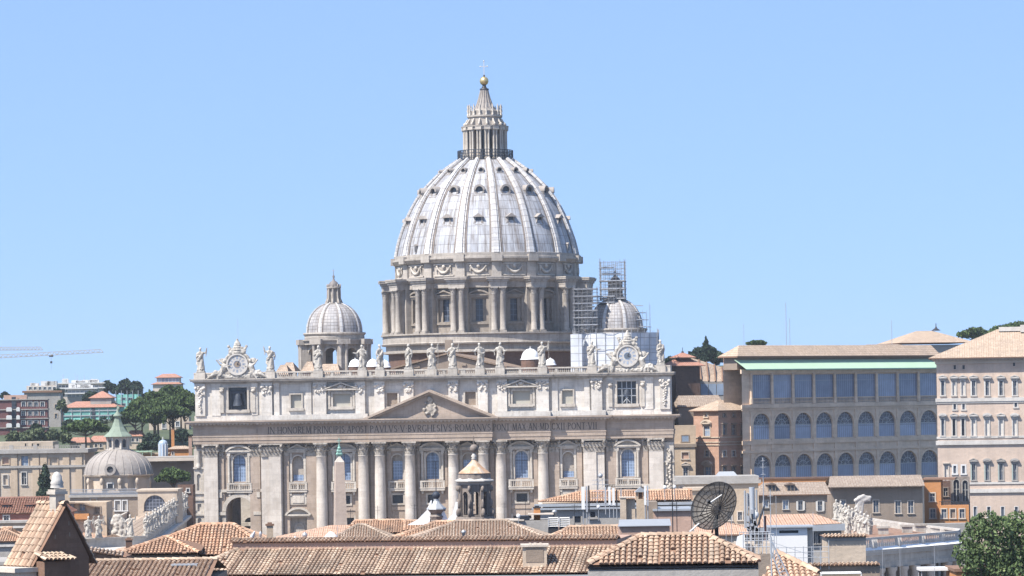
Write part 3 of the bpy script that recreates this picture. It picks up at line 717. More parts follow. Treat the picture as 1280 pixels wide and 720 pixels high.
for u0, u1, v in APIL:
    mb = MB(); mb.box(u0, u1, v, AT, 35.3 if abs(u0) > 14 else 34.06, 43)
    um = (u0 + u1) / 2; hwid = (u1 - u0) / 2
    mb.box(u0 - .12, u1 + .12, v - .12, AT, 42.4, 43)
    if v < -1.3 or abs(um) > 54:
        for k in range(14):
            mb.ball((um + rng.uniform(-.75, .75) * hwid, v - .1, 40.6 + rng.uniform(-.2, 1.7)), rng.uniform(.2, .42), .3, rng.uniform(.2, .42), 6, 4)
        for s in (-1, 1): mb.ball((um + s * hwid * .85, v - .15, 42.0), .42, .35, .42, 8, 5)
        if abs(um) > 54:
            for k in range(14): mb.ball((um + rng.uniform(-.3, .3), v - .1, 36.4 + k * .3), rng.uniform(.2, .4), .3, .3, 6, 4)
    mb.build('attic_pilaster', 'attic_stone', BAS)
for u, w_, z0, z1, _ in aops:
    mb = MB(); hw = w_ / 2; f = .45 if w_ > 4 else .38; y0 = AT - .3
    mb.box(u - hw - f, u - hw - .01, y0, AT, z0 - f, z1 + f); mb.box(u + hw + .01, u + hw + f, y0, AT, z0 - f, z1 + f)
    mb.box(u - hw, u + hw, y0, AT, z1 + .01, z1 + f); mb.box(u - hw - f - .2, u + hw + f + .2, y0 - .2, AT, z0 - f - .3, z0 - .01)
    if abs(abs(u) - 21.6) < 1:
        tri_pediment(mb, u, 4.2, 41.35, 1.6, AT - .3, 1.0)
        for s in (-1, 1): mb.box(*sorted((u + s * 2.7, u + s * 3.2)), AT - .5, AT, 36.5, 41.0)
        mb.ball((u, AT - .9, 41.9), .7, .4, .5, 8, 6)
        for k in range(6): mb.ball((u + rng.uniform(-1.2, 1.2), AT - .8, 41.7 + rng.uniform(-.3, .3)), .3, .3, .3, 6, 4)
    if abs(u) > 40:
        for s in (-1, 1):
            mb.box(*sorted((u + s * 3.4, u + s * 4.3)), AT - .55, AT, 36, 41.3)
            mb.ball((u + s * 3.85, AT - .6, 41.2), .6, .5, .5, 8, 5); mb.box(*sorted((u + s * 3.3, u + s * 4.4)), AT - .8, AT, 41.7, 42.1)
    o = mb.build('attic_window', 'travertine', BAS)
    p = MB()
    if abs(u) > 40:
        p.archpane(u, w_, z0, z1, AT + .88, False, 0)
        if u < 0:
            p.lathe([(1.35, 37.6), (1.15, 38.2), (.85, 39.2), (.75, 40.1), (.45, 40.5), (.05, 40.6)], 14, u, AT + .2, 1)
            p.box(u - 1.8, u + 1.8, AT + .1, AT + .35, 40.55, 41.0, 1)
            for s in (-1.7, 1.7): p.tube((u + s, AT + .25, z0), (u + s, AT + .25, 40.6), .09, 6, m=1)
        else:
            for i in range(1, 4): p.box(u - hw + w_ * i / 4 - .09, u - hw + w_ * i / 4 + .09, AT + .3, AT + .4, z0, z1, 2)
            for zz in (38.6, 40.3): p.box(u - hw, u + hw, AT + .3, AT + .4, zz - .1, zz + .1, 2)
            p.tube((u - .8, AT + .35, 37), (u + .3, AT + .35, 38.3), .12, 5, m=2); p.tube((u + .8, AT + .35, 37), (u - .3, AT + .35, 38.3), .12, 5, m=2)
            p.lathe([(1.0, 38.8), (.85, 39.4), (.6, 40), (.1, 40.3)], 12, u, AT + .7, 1)
        p.build('bell_opening', ['pane_dark', 'black_iron', 'zinc'], o)
    else:
        p.archpane(u, w_, z0, z1, AT + .5, False, 0); p.build('blind', 'shade_blind' if abs(u) > 12 else 'plaster_brown', o)
mb = MB()
for hw, v in ((57.2, -1.25), (41.5, -1.75), (28.5, -2.0)):
    sweep_block(mb, -hw, hw, v, 8.2 if hw > 57 else 0, [(0.0, 43.0, 43.25), (.3, 43.25, 43.5), (.8, 43.5, 43.85), (.95, 43.85, 44.15)])
mb.build('attic_cornice', 'travertine_dark', BAS)
mb = MB(); STAT = [251, 338, 398, 453, 475, 511, 540, 566, 600, 625, 678, 740, 826]
SU = [FL(px, 458, -1.2).x for px in STAT]
BV = -1.3
mb.box(-57.2, 57.2, BV - .3, BV + .3, 44.15, 44.5); mb.box(-57.2, 57.2, BV - .32, BV + .32, 45.35, 45.7)
u = -40.0
while u < 40.0:
    if min(abs(u - s) for s in SU) > 1.3:
        if int((u + 60) * 2) % 9 == 0: mb.box(u - .3, u + .3, BV - .25, BV + .25, 44.5, 45.35)
        else: mb.lathe([(0.12, 44.5), (0.19, 44.75), (0.09, 45.1), (0.14, 45.35)], 6, u, BV)
    u += .48
for s in (-1, 1):
    mb.box(*sorted((s * 57.2, s * 51.6)), BV - .25, BV + .25, 44.5, 45.35); mb.box(*sorted((s * 40.2, s * 42)), BV - .25, BV + .25, 44.5, 45.35)
    mb.box(*sorted((s * 57.2, s * 56.7)), BV, 8, 44.15, 45.7)
for s in SU: mb.box(s - 1.15, s + 1.15, BV - .75, BV + .75, 44.15, 45.75); 
mb.box(-57, 57, BV + .4, 8, 43.9, 44.2)
mb.build('balustrade', 'travertine', BAS)
# ---- nave and roofs behind the balustrade
mb = MB()
mb.prism([(-13.5, 44.3), (13.5, 44.3), (13.5, 46.2), (0, 49.6), (-13.5, 46.2)], 40, 118)
mb.box(-40, 40, 8.3, 150, 0, 44.3); mb.box(-52, 52, 60, 200, 0, 42)
mb.box(-9.5, -7.3, 39.7, 40, 46.4, 47.2); mb.box(3.2, 4.4, 39.7, 40, 46.8, 47.3)
mb.box(-2.0, -.2, 50, 52, 48, 53.5)
mb.build('nave', ['plaster_brown'], BAS)
mb = MB()
for s in (-1, 1):
    mb.prism([(s * 14.6, 46.1), (0, 49.78), (0, 50.2), (s * 14.6, 46.5)], 39.2, 118)
mb.build('nave_roof', 'roof_buff', BAS)
mb = MB()
for px0, px1, pyt, v in ((378, 396, 452, 62), (398, 428, 455, 58), (345, 364, 456, 55), (352, 372, 453, 70), (820, 838, 456, 60)):
    mb = MB(); a, b = FL(px0, pyt, v), FL(px1, pyt, v); m_ = (a.x + b.x) / 2
    mb.face([(a.x, v - 4, a.z - 2.6), (b.x, v - 4, a.z - 2.6), (b.x - 1.2, v, a.z), (a.x + 1.2, v, a.z)], uv=[(0, 0), (5, 0), (5, 5), (0, 5)])
    mb.face([(b.x, v - 4, a.z - 2.6), (b.x + .5, v + 4, a.z - 2.6), (b.x - 1.2, v, a.z)]); mb.face([(a.x, v - 4, a.z - 2.6), (a.x + 1.2, v, a.z), (a.x - .5, v + 4, a.z - 2.6)])
    mb.box(a.x + .6, b.x - .6, v - 3, v + 3, 40, a.z - 2.6, 1)
    mb.build('aisle_roof', ['roof_buff', 'plaster_pink'], BAS)
for px, py, r, v in ((444, 458, 1.6, 66), (466, 458, 1.6, 70), (481, 459, 1.5, 74), (663, 449, 2.35, 64), (688, 456, 1.35, 58)):
    c = FL(px, py, v)
    mb = MB(); mb.lathe([(r * 1.05, c.z - 3.5), (r * 1.05, c.z - .1)], 16, c.x, v, 1)
    mb.lathe([(r * 1.12, c.z - .1), (r * 1.12, c.z + .15), (r, c.z + .15)] + [(r * math.cos(t), c.z + .15 + r * 1.1 * math.sin(t)) for t in [math.pi / 2 * i / 8 for i in range(9)]] + [(.12, c.z + r * 1.2), (.1, c.z + r * 1.35), (0.01, c.z + r * 1.4)], 18, c.x, v, 0)
    mb.build('white_cupola', ['cap_white', 'brick_dark'], BAS)

# ---- great dome (axis 146 m behind the front)
DV = 146.0
def dpart(mb, name, mats, parent=None):
    o = mb.build(name, mats, parent or BAS)
    if parent is None: o.location = (0, DV, 0)
    return o
prof_pts = [(78.6, 25.6), (81, 25.1), (83.3, 24.5), (87.8, 22.9), (92.3, 20.8), (96.8, 17.9), (101.4, 13.4), (103.6, 10.6), (105.6, 7.7)]
def dome_r(z):
    for (z0, r0), (z1, r1) in zip(prof_pts, prof_pts[1:]):
        if z <= z1: return r0 + (r1 - r0) * (z - z0) / (z1 - z0)
    return prof_pts[-1][1]
# smooth profile by Catmull-Rom
def cr(pts, n=5):
    out = []
    P_ = [pts[0]] + pts + [pts[-1]]
    for i in range(1, len(P_) - 2):
        for k in range(n):
            t = k / n; a, b, c, d = P_[i - 1], P_[i], P_[i + 1], P_[i + 2]
            out.append(tuple(.5 * ((2 * b[j]) + (-a[j] + c[j]) * t + (2 * a[j] - 5 * b[j] + 4 * c[j] - d[j]) * t * t + (-a[j] + 3 * b[j] - 3 * c[j] + d[j]) * t ** 3) for j in range(2)))
    out.append(pts[-1]); return out
prof = cr(prof_pts)
arc = [0.0]
for (z0, r0), (z1, r1) in zip(prof, prof[1:]): arc.append(arc[-1] + math.hypot(z1 - z0, r1 - r0))
mb = MB(); nseg = 128
mb.lathe([(r, z) for z, r in prof], nseg, uvs=lambda i, j: (j * 160.0 / nseg, arc[i]))
DOME = dpart(mb, 'great_dome', 'dome_lead')
def rib_mesh(prof, w0, w1, h, ph=0.0):
    rows = []; n = len(prof)
    for i, (z, r) in enumerate(prof):
        t = i / (n - 1); w = w0 + (w1 - w0) * t
        # outward normal in the r,z plane
        j0, j1 = max(0, i - 1), min(n - 1, i + 1)
        dz, dr = prof[j1][0] - prof[j0][0], prof[j1][1] - prof[j0][1]; L = math.hypot(dz, dr); nr, nz = dz / L, -dr / L
        row = []
        for x, e in ((-.5, -.2), (-.5, .55), (-.30, .55), (-.28, 1.0), (.28, 1.0), (.30, .55), (.5, .55), (.5, -.2)):
            row.append((x * w, -(r + e * h * nr), z + e * h * nz))
        rows.append(row)
    m = MB(); m.grid(rows, 0, False, False, uvs=lambda i, j: (j * .8, i * .9))
    for s in (-1, 1):      # dark strips along both sides paint the thin shadows of the rib
        gr = []
        for i, (z, r) in enumerate(prof):
            w = w0 + (w1 - w0) * i / (n - 1); gr.append([(s * .49 * w, -(r + .14), z + .05), (s * .72 * w, -(r + .10), z + .05)])
        m.grid(gr, 1, False, False)
    return m
rib0 = None
for k in range(16):
    a = R(11.25 + 22.5 * k)
    if rib0 is None: rib0 = rib_mesh(prof, 2.7, 1.15, .7).build('rib', ['rib_lead', 'dark_stone'], DOME); rib0.rotation_euler = (0, 0, a)
    else: copy_part(rib0, DOME, rz=a)
def dormer(z, w, h, kind):
    m = MB(); rb = dome_r(z) - .05; rt = dome_r(z + h)
    back = -rt + 2.0
    hw = w / 2
    if kind == 'gable':
        m.box(-hw, -hw + .3, -rb, back, z, z + h, 0); m.box(hw - .3, hw, -rb, back, z, z + h, 0)
        m.box(-hw, hw, -rb - .15, back, z - .35, z, 0)
        m.prism([(-hw - .45, z + h - .1), (hw + .45, z + h - .1), (0, z + h + .95)], -rb - .5, back)
        m.face([(-hw + .3, -rb + .35, z), (hw - .3, -rb + .35, z), (hw - .3, -rb + .35, z + h), (-hw + .3, -rb + .35, z + h)], 1)
        for s in (-1, 1): m.prism([(s * hw, z + h * .5), (s * (hw + .5), z), (s * hw, z)], -rb, -rb + .4)
    else:
        r = hw
        m.arc_band(0, z + r, r * .72, r * 1.12, -rb - .25, back, 0, math.pi, 12); m.arc_band(0, z + r, r * .72, r * 1.05, -rb, back, math.pi, 2 * math.pi, 12)
        m.box(-r * 1.15, r * 1.15, -rb - .3, back, z - .3, z + .12)
        m.face([(r * .75 * math.cos(2 * math.pi * i / 16), -rb + .5, z + r + r * .75 * math.sin(2 * math.pi * i / 16)) for i in range(16)], 1)
    return m
for z, w_, h, kind in ((86.6, 2.1, 2.1, 'gable'), (94.9, 2.8, 2.8, 'round'), (101.5, 1.5, 1.5, 'round')):
    d0 = None
    for k in range(-4, 5):
        a = R(22.5 * k)
        if d0 is None: d0 = dormer(z, w_, h, kind).build('dormer', ['weathered_shell', 'pane_dark'], DOME); d0.rotation_euler = (0, 0, a)
        else: copy_part(d0, DOME, rz=a)
for k in (-2, 3):
    m = MB(); rb = dome_r(79.4); m.box(-.35, .35, -rb - .35, -rb + .6, 79.3, 81.2, 0); m.box(-.22, .22, -rb - .37, -rb - .34, 79.5, 80.9, 1)
    m.prism([(-.5, 81.2), (.5, 81.2), (0, 81.7)], -rb - .5, -rb + .8)
    o = m.build('dormer', ['weathered_shell', 'pane_dark'], DOME); o.rotation_euler = (0, 0, R(22.5 * k))
# ---- drum
mb = MB()
mb.lathe([(28.2, 40), (28.2, 51.2)], 64, m=1)
mb.lathe([(28.2, 51.2), (29.6, 51.4), (29.6, 52.0), (28.9, 52.1), (28.9, 53.5), (30.0, 53.6), (30.2, 54.0), (29.8, 54.2), (29.8, 56.2), (30.3, 56.3), (30.3, 56.7), (24.8, 56.8)], 96, smooth=False)
mb.lathe([(25.9, 69.0), (26.3, 69.1), (26.3, 70.6), (26.9, 71.0), (27.4, 71.6), (27.4, 72.0), (25.4, 72.1), (25.4, 76.0), (25.9, 76.1), (26.6, 76.8), (26.95, 77.1), (26.95, 77.6), (26.2, 77.7), (26.2, 78.7), (25.4, 78.8)], 96, smooth=False)
for k in range(16):
    for j in range(-6, 7):
        pass
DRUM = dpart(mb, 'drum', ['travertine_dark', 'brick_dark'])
fr = 25.0; fh = fr * math.tan(R(11.25)) + .02
bay = []
for tri in (True, False):
    m = MB(); m.wall(-fh, fh, 56.7, 69.1, -fr, [(0, 4.0, 59.8, 66.0, False)], 1.2)
    m.face([(-2, -fr + 1.1, 59.8), (2, -fr + 1.1, 59.8), (2, -fr + 1.1, 66), (-2, -fr + 1.1, 66)], 1)
    for s in (-1, 1):
        m.box(*sorted((s * 2.02, s * 2.7)), -fr - .35, -fr, 59.4, 66.4); m.box(*sorted((s * 2.0, s * 1.0)), -fr + .55, -fr + .8, 59.8, 66, 0)
    m.box(-3.1, 3.1, -fr - .6, -fr, 66.4, 66.9); m.box(-2.8, 2.8, -fr - .5, -fr, 59.0, 59.6)
    if tri: tri_pediment(m, 0, 3.2, 67.25, 1.35, -fr, 1.0)
    else: seg_pediment(m, 0, 3.2, 67.25, 1.25, -fr, 1.0)
    bay.append(m)
bo = [bay[0].build('drum_bay', ['drum_wall_shaded', 'pane_drum'], DRUM), bay[1].build('drum_bay', ['drum_wall_shaded', 'pane_drum'], DRUM)]
bo[0].rotation_euler = (0, 0, R(22.5))
for k in range(2, 16): copy_part(bo[(k + 1) % 2], DRUM, rz=R(22.5 * k))
def buttress():
    m = MB()
    m.box(-1.15, 1.15, -28.3, -24, 56.7, 69.0)
    m.box(-2.3, 2.3, -27.0, -24, 56.7, 69.0)
    for s in (-1, 1):
        m.box(s * 1.18 - .95, s * 1.18 + .95, -29.95, -28.0, 56.7, 57.2)
        m.lathe([(.95, 57.2), (.98, 57.5), (.8, 57.7), (.8, 61), (.68, 66.8), (.78, 67.0)], 14, s * 1.18, -28.95)
        leafy_capital(m, s * 1.18, -28.95, .68, 67.0, 69.0)
    for p, za, zb in ((0, 69, 69.9), (.1, 69.9, 70.6), (.45, 70.6, 71.2), (.85, 71.2, 71.6), (.95, 71.6, 72.0)):
        m.box(-2.35 - p, 2.35 + p, -29.75 - p, -24, za, zb)
    m.box(-1.3, 1.3, -26.0, -25, 72.0, 76.1); m.box(-1.5, 1.5, -27.2, -25, 76.3, 78.2)
    return m
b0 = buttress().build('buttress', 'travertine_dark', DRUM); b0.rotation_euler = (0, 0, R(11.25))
for k in range(1, 16): copy_part(b0, DRUM, rz=R(11.25 + 22.5 * k))
def garland():
    m = MB(); rr = 25.55
    for i in range(12):
        t0, t1 = -1 + i / 6, -1 + (i + 1) / 6
        z = lambda t: 73.3 + 1.5 * t * t
        m.tube((t0 * 2.0, -rr - .15, z(t0)), (t1 * 2.0, -rr - .15, z(t1)), .26 + .18 * (1 - abs(t0 + t1) / 2), 6, m=0)
    m.ball((0, -rr - .1, 75.0), .55, .4, .6, 8, 5)
    for s in (-1, 1): m.ball((s * 2.1, -rr - .1, 75), .35, .3, .4, 6, 4); m.tube((s * 2.1, -rr - .1, 74.8), (s * 2.25, -rr - .1, 73.6), .18, 5)
    m.box(-3.1, 3.1, -rr - .12, -rr + .5, 72.4, 72.7); m.box(-3.1, 3.1, -rr - .12, -rr + .5, 75.5, 75.8)
    return m
g0 = garland().build('garland', 'travertine', DRUM)
for k in range(1, 16): copy_part(g0, DRUM, rz=R(22.5 * k))
# ---- lantern on top
mb = MB()
mb.lathe([(7.2, 104.4), (8.0, 105.0), (8.0, 105.5), (7.0, 105.6)], 48, smooth=False)
mb.lathe([(4.5, 105.6), (4.5, 114.2)], 32, m=1)
mb.lathe([(6.2, 114.1), (6.3, 114.3), (6.3, 114.9), (6.7, 115.0), (6.75, 115.3), (4.7, 115.4), (4.6, 117.6), (5.0, 117.9), (5.0, 118.3), (4.3, 118.4), (4.3, 119.6), (3.4, 119.8), (3.2, 120.2)], 48, smooth=False)
LAN = dpart(mb, 'lantern', ['travertine_dark', 'pane_dark'])
mb = MB()
for k in range(72):
    a = 2 * math.pi * k / 72; c, s = math.cos(a), math.sin(a)
    mb.tube((7.8 * c, 7.8 * s, 105.5), (7.8 * c, 7.8 * s, 108.4), .09 if k % 6 else .16, 4)
for z in (105.7, 106.6, 107.5, 108.4):
    mb.lathe([(7.75, z - .09), (7.87, z - .09), (7.87, z + .09), (7.75, z + .09)], 48, smooth=False)
for k in range(90):
    a = rng.uniform(0, 6.28); c, s = math.cos(a), math.sin(a)
    b_ = a + rng.uniform(-.12, .12)
    mb.tube((7.8 * c, 7.8 * s, 105.7), (7.8 * math.cos(b_), 7.8 * math.sin(b_), 108.3), .06, 3)
mb.build('gallery_railing', 'black_iron', LAN)
def lbut():
    m = MB(); m.box(-.28, .28, -5.6, -4.2, 105.6, 114.2)
    for s in (-1, 1):
        m.lathe([(.42, 105.6), (.42, 106.2), (.33, 106.4), (.29, 113.2), (.42, 114.1)], 8, s * .42, -5.95)
    m.box(-.85, .85, -6.6, -5, 114.1, 115.2)
    # scroll above
    m.prism([(-.2, 115.3), (.2, 115.3), (.2, 117.2), (-.2, 117.2)], -5.0, -4.5); m.ball((0, -5.7, 115.8), .3, .5, .5, 6, 5); m.tube((0, -5.6, 116), (0, -4.8, 117.3), .25, 6)
    # candelabrum
    m.lathe([(.3, 118.3), (.3, 118.8), (.15, 119.1), (.36, 119.7), (.15, 120.3), (.3, 120.7), (.02, 121.6)], 6, 0, -4.75)
    return m
l0 = lbut().build('lantern_buttress', 'travertine', LAN); l0.rotation_euler = (0, 0, R(11.25))
for k in range(1, 16): copy_part(l0, LAN, rz=R(11.25 + 22.5 * k))
mb = MB(); sp = [(2.95, 119.9), (2.5, 120.8), (2.0, 122), (1.5, 123.6), (1.15, 125), (1.0, 125.7)]
mb.lathe(sp, 32)
for k in range(16):
    a = 2 * math.pi * k / 16; c, s = math.cos(a), math.sin(a)
    for (r0, z0), (r1, z1) in zip(sp, sp[1:]): mb.tube(((r0 + .05) * c, (r0 + .05) * s, z0), ((r1 + .05) * c, (r1 + .05) * s, z1), .17, 5, .13)
mb.build('spire', 'weathered_shell', LAN)
mb = MB(); mb.lathe([(1.25, 125.6), (1.3, 126), (.8, 126.2), (.55, 126.6), (.5, 127.2), (.5, 127.4)], 16); mb.lathe([(.5, 129.2), (.3, 129.5), (.25, 129.9), (.05, 130)], 10)
mb.build('finial', 'dark_metal', LAN)
mb = MB(); mb.ball((0, 0, 128.2), 1.25, n=24, k=16); mb.build('ball', 'gold', LAN)
mb = MB(); mb.box(-.13, .13, -.1, .1, 129.9, 133.9); mb.box(-1.0, 1.0, -.1, .1, 132.2, 132.45)
for p in ((0, 133.9), (-1, 132.3), (1, 132.3)): mb.ball((p[0], 0, p[1]), .22, n=6, k=4)
mb.build('cross', 'galvanised', LAN)

# ---- the two smaller domes
def small_dome(uc, vc, dz, sc_):
    """shell, ribs, drum and lantern of a minor dome"""
    zb = 56.8 + dz
    pr = [(zb + 8.0 * math.sin(t) ** .93, 7.5 * max(math.cos(t), 0) ** .92) for t in [R(a) for a in range(0, 76, 5)]] + [(zb + 8.0, 1.9)]
    pr = [(z, r * sc_) for z, r in pr]
    al = [0.0]
    for (z0, r0), (z1, r1) in zip(pr, pr[1:]): al.append(al[-1] + math.hypot(z1 - z0, r1 - r0))
    mb = MB(); mb.lathe([(r, z) for z, r in pr], 64, uvs=lambda i, j: (j * 52.8 / 64, al[i]))
    o = mb.build('minor_dome', 'cupola_lead', BAS); o.location = (uc, vc, 0)
    r0 = None
    for k in range(8):
        a = R(22.5 + 45 * k)
        if r0 is None: r0 = rib_mesh([(z, r) for z, r in pr], 1.1, .5, .3).build('rib', ['rib_lead', 'dark_stone'], o); r0.rotation_euler = (0, 0, a)
        else: copy_part(r0, o, rz=a)
    mb = MB(); z = zb
    mb.lathe([(8.0, z - 1.9), (8.15, z - 1.2), (8.0, z - .9), (8.5, z - .35), (8.4, z), (7.2, z + .05)], 48, smooth=False)
    for p, za, zc in ((0, -3.2, -2.5), (.25, -2.5, -2.15), (.6, -2.15, -1.85)):
        mb.lathe([(9.4 + p, z + za), (9.4 + p, z + zc)], 8, smooth=False, a0=R(22.5), a1=R(382.5)); mb.lathe([(9.4 + p, z + zc), (6, z + zc)], 8, smooth=False, a0=R(22.5), a1=R(382.5)); mb.lathe([(6, z + za), (9.4 + p, z + za)], 8, smooth=False, a0=R(22.5), a1=R(382.5))
    # eight arched faces and corner piers
    ap = 7.4; hw = ap * math.tan(R(22.5))
    for k in range(8):
        T = Matrix.Rotation(R(45 * k), 4, 'Z'); mb.T = T
        mb.wall(-hw, hw, z - 14, z - 3.0, -ap, [(0, 3.3, z - 12.5, z - 4.2, True)], 1.0)
        mb.arc_band(0, z - 5.85, 1.66, 2.1, -ap - .2, -ap)
        T2 = Matrix.Rotation(R(45 * k + 22.5), 4, 'Z'); mb.T = T2
        mb.box(-1.3, 1.3, -9.3, -7.0, z - 14, z - 3.2)
        for s in (-1, 1): mb.lathe([(.5, z - 14), (.42, z - 4.6), (.6, z - 3.2)], 8, s * .8, -9.5)
        mb.box(-1.7, 1.7, -10.3, -8.0, z - 3.2, z - 1.8)
    mb.T = None
    d = mb.build('minor_drum', 'travertine_dark', BAS); d.location = (uc, vc, 0)
    mb = MB(); z = zb + 7.7
    mb.lathe([(2.5, z - .2), (2.5, z + .3), (1.25, z + .35), (1.25, z + 4.2)], 16, smooth=False)
    for k in range(8):
        a = 2 * math.pi * k / 8; c, s = math.cos(a), math.sin(a)
        mb.tube((1.75 * c, 1.75 * s, z + .3), (1.65 * c, 1.65 * s, z + 4.2), .28, 6); mb.tube((2.3 * c, 2.3 * s, z + .3), (1.8 * c, 1.8 * s, z + 1.6), .2, 5)
        mb.ball((1.8 * c, 1.8 * s, z + 5.0), .22, .22, .5, 5, 4)
    mb.lathe([(1.6, z + 4.2), (2.0, z + 4.3), (2.0, z + 4.7), (1.4, z + 4.8)], 16, smooth=False)
    mb.lathe([(1.45, z + 4.8), (1.3, z + 5.5), (.95, z + 6.0), (.4, z + 6.4), (.2, z + 7.0), (.35, z + 7.5), (.1, z + 7.9), (.07, z + 8.6), (.02, z + 9.6)], 14, m=1)
    mb.box(-.4, .4, -.05, .05, z + 9.0, z + 9.12, 0)
    l = mb.build('minor_lantern', ['travertine_dark', 'cupola_lead'], BAS); l.location = (uc, vc, 0)
cl = FL(418, 416, 100); small_dome(cl.x, 100, cl.z - 56.8, 1.0)
cr_ = FL(770, 411, 100); small_dome(cr_.x, 100, cr_.z - 56.8, .97)
RD = (cr_.x, 100.0, cr_.z)
# ================= statues, clocks, scaffolding, obelisk =================
def statue_mesh(seed, raise_l=0.0, raise_r=0.0, staff=None, lean=0.1, book=False, turn=0.0, beard=True, slim=1.0):
    """robed figure about 5.2 m tall, z from 0 (feet); returns a heap of shapes to be welded"""
    r = random.Random(seed); mb = MB(Matrix.Rotation(turn, 4, 'Z'))
    ph = r.uniform(0, 6.28); rows = []
    spec = [(0.0, .86, .66), (.5, .80, .62), (1.2, .70, .56), (1.9, .64, .52), (2.5, .60, .46), (3.0, .60, .44), (3.5, .70, .47), (3.95, .76, .46), (4.2, .62, .38), (4.33, .28, .26), (4.5, .20, .2), (4.6, .18, .18)]
    zz = [i * 4.6 / 40 for i in range(41)]
    for z in zz:
        for (z0, a0, b0), (z1, a1, b1) in zip(spec, spec[1:]):
            if z0 <= z <= z1:
                t = (z - z0) / (z1 - z0); a = a0 + (a1 - a0) * t; b = b0 + (b1 - b0) * t
        sway = lean * math.sin(z / 4.6 * math.pi * 1.3); k = max(0, 1 - z / 4.2)
        row = []
        for j in range(36):
            f = 2 * math.pi * j / 36
            fold = 1 + (.10 * math.sin(6 * f + ph + z * .5) + .06 * math.sin(11 * f + 2 * ph - z * .8)) * (k * .9 + .12 * (z < 4.1))
            row.append((sway + a * slim * fold * math.cos(f), b * slim * fold * math.sin(f), z))
        rows.append(row)
    mb.grid(rows, 0, True, True); mb.face(list(reversed(rows[0]))); mb.face(rows[-1])
    hx = lean * math.sin(math.pi * 1.3)
    mb.ball((hx, -.04, 4.86), .26, .30, .36, 14, 10); mb.ball((hx, .06, 4.96), .30, .30, .32, 12, 8)     # head and hair
    mb.ball((hx, -.32, 4.82), .05, .1, .09, 6, 4)
    if beard: mb.ball((hx, -.22, 4.58), .17, .14, .24, 8, 6)
    # cloak thrown from one shoulder to the opposite hip, with a hanging fall
    s = 1 if r.random() < .5 else -1
    pts = [(-s * .62, -.2, 4.1), (-s * .2, -.56, 3.4), (s * .35, -.60, 2.7), (s * .75, -.25, 2.35)]
    for p, q in zip(pts, pts[1:]): mb.tube(p, q, .2, 7, .22); mb.tube((p[0], p[1] + .02, p[2] - .35), (q[0], q[1] + .02, q[2] - .4), .18, 6)
    for i in range(5):
        x = s * (.45 + .1 * i); mb.tube((x, -.32 + .1 * i, 2.5 - .1 * i), (x * 1.08, -.42 + .12 * i, .7 + .15 * i), .12, 6, .17)
    for i in range(4):
        x = -s * (.1 + .16 * i); mb.tube((x, -.52 + .04 * i, 2.4), (x * 1.2, -.66 + .05 * i, .2), .07, 6, .12)
    # one knee pushed forward
    mb.tube((-s * .25, -.35, 2.4), (-s * .3, -.66, 1.5), .24, 8, .2); mb.tube((-s * .3, -.66, 1.5), (-s * .34, -.5, .2), .2, 8, .16)
    mb.ball((-s * .35, -.75, .1), .16, .3, .14, 8, 5)
    for sd, up in ((-1, raise_l), (1, raise_r)):
        sh = Vector((sd * .72 + lean * .4, 0, 3.95))
        if up > .6:
            el = sh + Vector((sd * .55, -.2, -.35 + up * .6)); ha = el + Vector((sd * .15, -.15, .3 + .7 * up))
        elif up > .2:
            el = sh + Vector((sd * .45, -.1, -.75)); ha = el + Vector((sd * .75, -.35, .15))
        elif up < -.1:
            el = sh + Vector((sd * .3, .1, -.95)); ha = el + Vector((-sd * .35, -.45, -.2))
        else:
            el = sh + Vector((sd * .22, .05, -1.0)); ha = el + Vector((-sd * .4, -.65, .3))
        mb.tube(sh, el, .26, 8, .2); mb.ball(el, .21, n=8, k=6); mb.tube(el, ha, .21, 8, .13); mb.ball(ha, .15, .15, .17, 8, 6)
        d = (ha - el).normalized()
        for f in range(4): mb.tube(ha + Vector(((f - 1.5) * .06, 0, 0)), ha + d * (.27 - .03 * abs(f - 1.5)) + Vector(((f - 1.5) * .075, -.03, 0)), .035, 5)
        mb.tube(ha, ha + d * .12 + Vector((-sd * .14, -.08, 0)), .04, 5)
        mb.tube(el + Vector((0, 0, -.05)), el + Vector((-sd * .1, -.05, -.95)), .17, 7, .1)     # hanging sleeve
        if staff == sd:
            mb.tube((ha.x, ha.y, 0), (ha.x + sd * .12, ha.y, 5.5), .07, 6); mb.box(ha.x + sd * .1 - .35, ha.x + sd * .1 + .35, ha.y - .05, ha.y + .05, 5.0, 5.12)
        if book and sd == 1: mb.box(ha.x - .2, ha.x + .28, ha.y - .25, ha.y - .05, ha.z - .15, ha.z + .4)
    return mb
SV = [dict(seed=1, raise_l=.0, raise_r=.8, lean=.06), dict(seed=2, raise_l=.9, raise_r=-.2, lean=.12), dict(seed=3, raise_l=.0, raise_r=.0, book=True, lean=-.08),
      dict(seed=4, raise_l=.3, raise_r=.0, lean=.1), dict(seed=5, raise_l=-.2, raise_r=-.2, lean=.1, turn=.9, slim=.9), dict(seed=6, raise_l=.0, raise_r=-.2, turn=-.8, slim=.92, beard=False),
      dict(seed=7, raise_l=.0, raise_r=.8, staff=1, lean=-.1), dict(seed=8, raise_l=.3, raise_r=.8, lean=.05), dict(seed=9, raise_l=.3, raise_r=-.2, lean=.12, turn=.3),
      dict(seed=10, raise_l=.3, raise_r=.3, lean=-.12, turn=-.3), dict(seed=11, raise_l=.0, raise_r=.9, staff=1, lean=.05), dict(seed=12, raise_l=.0, raise_r=.5, lean=-.1), dict(seed=13, raise_l=.0, raise_r=.0, turn=.7, lean=.1)]
SMESH = []
for i, k in enumerate(SV):
    o = remesh('body', statue_mesh(**k), .075, 'statue_stone'); SMESH.append(o.data); bpy.data.objects.remove(o)
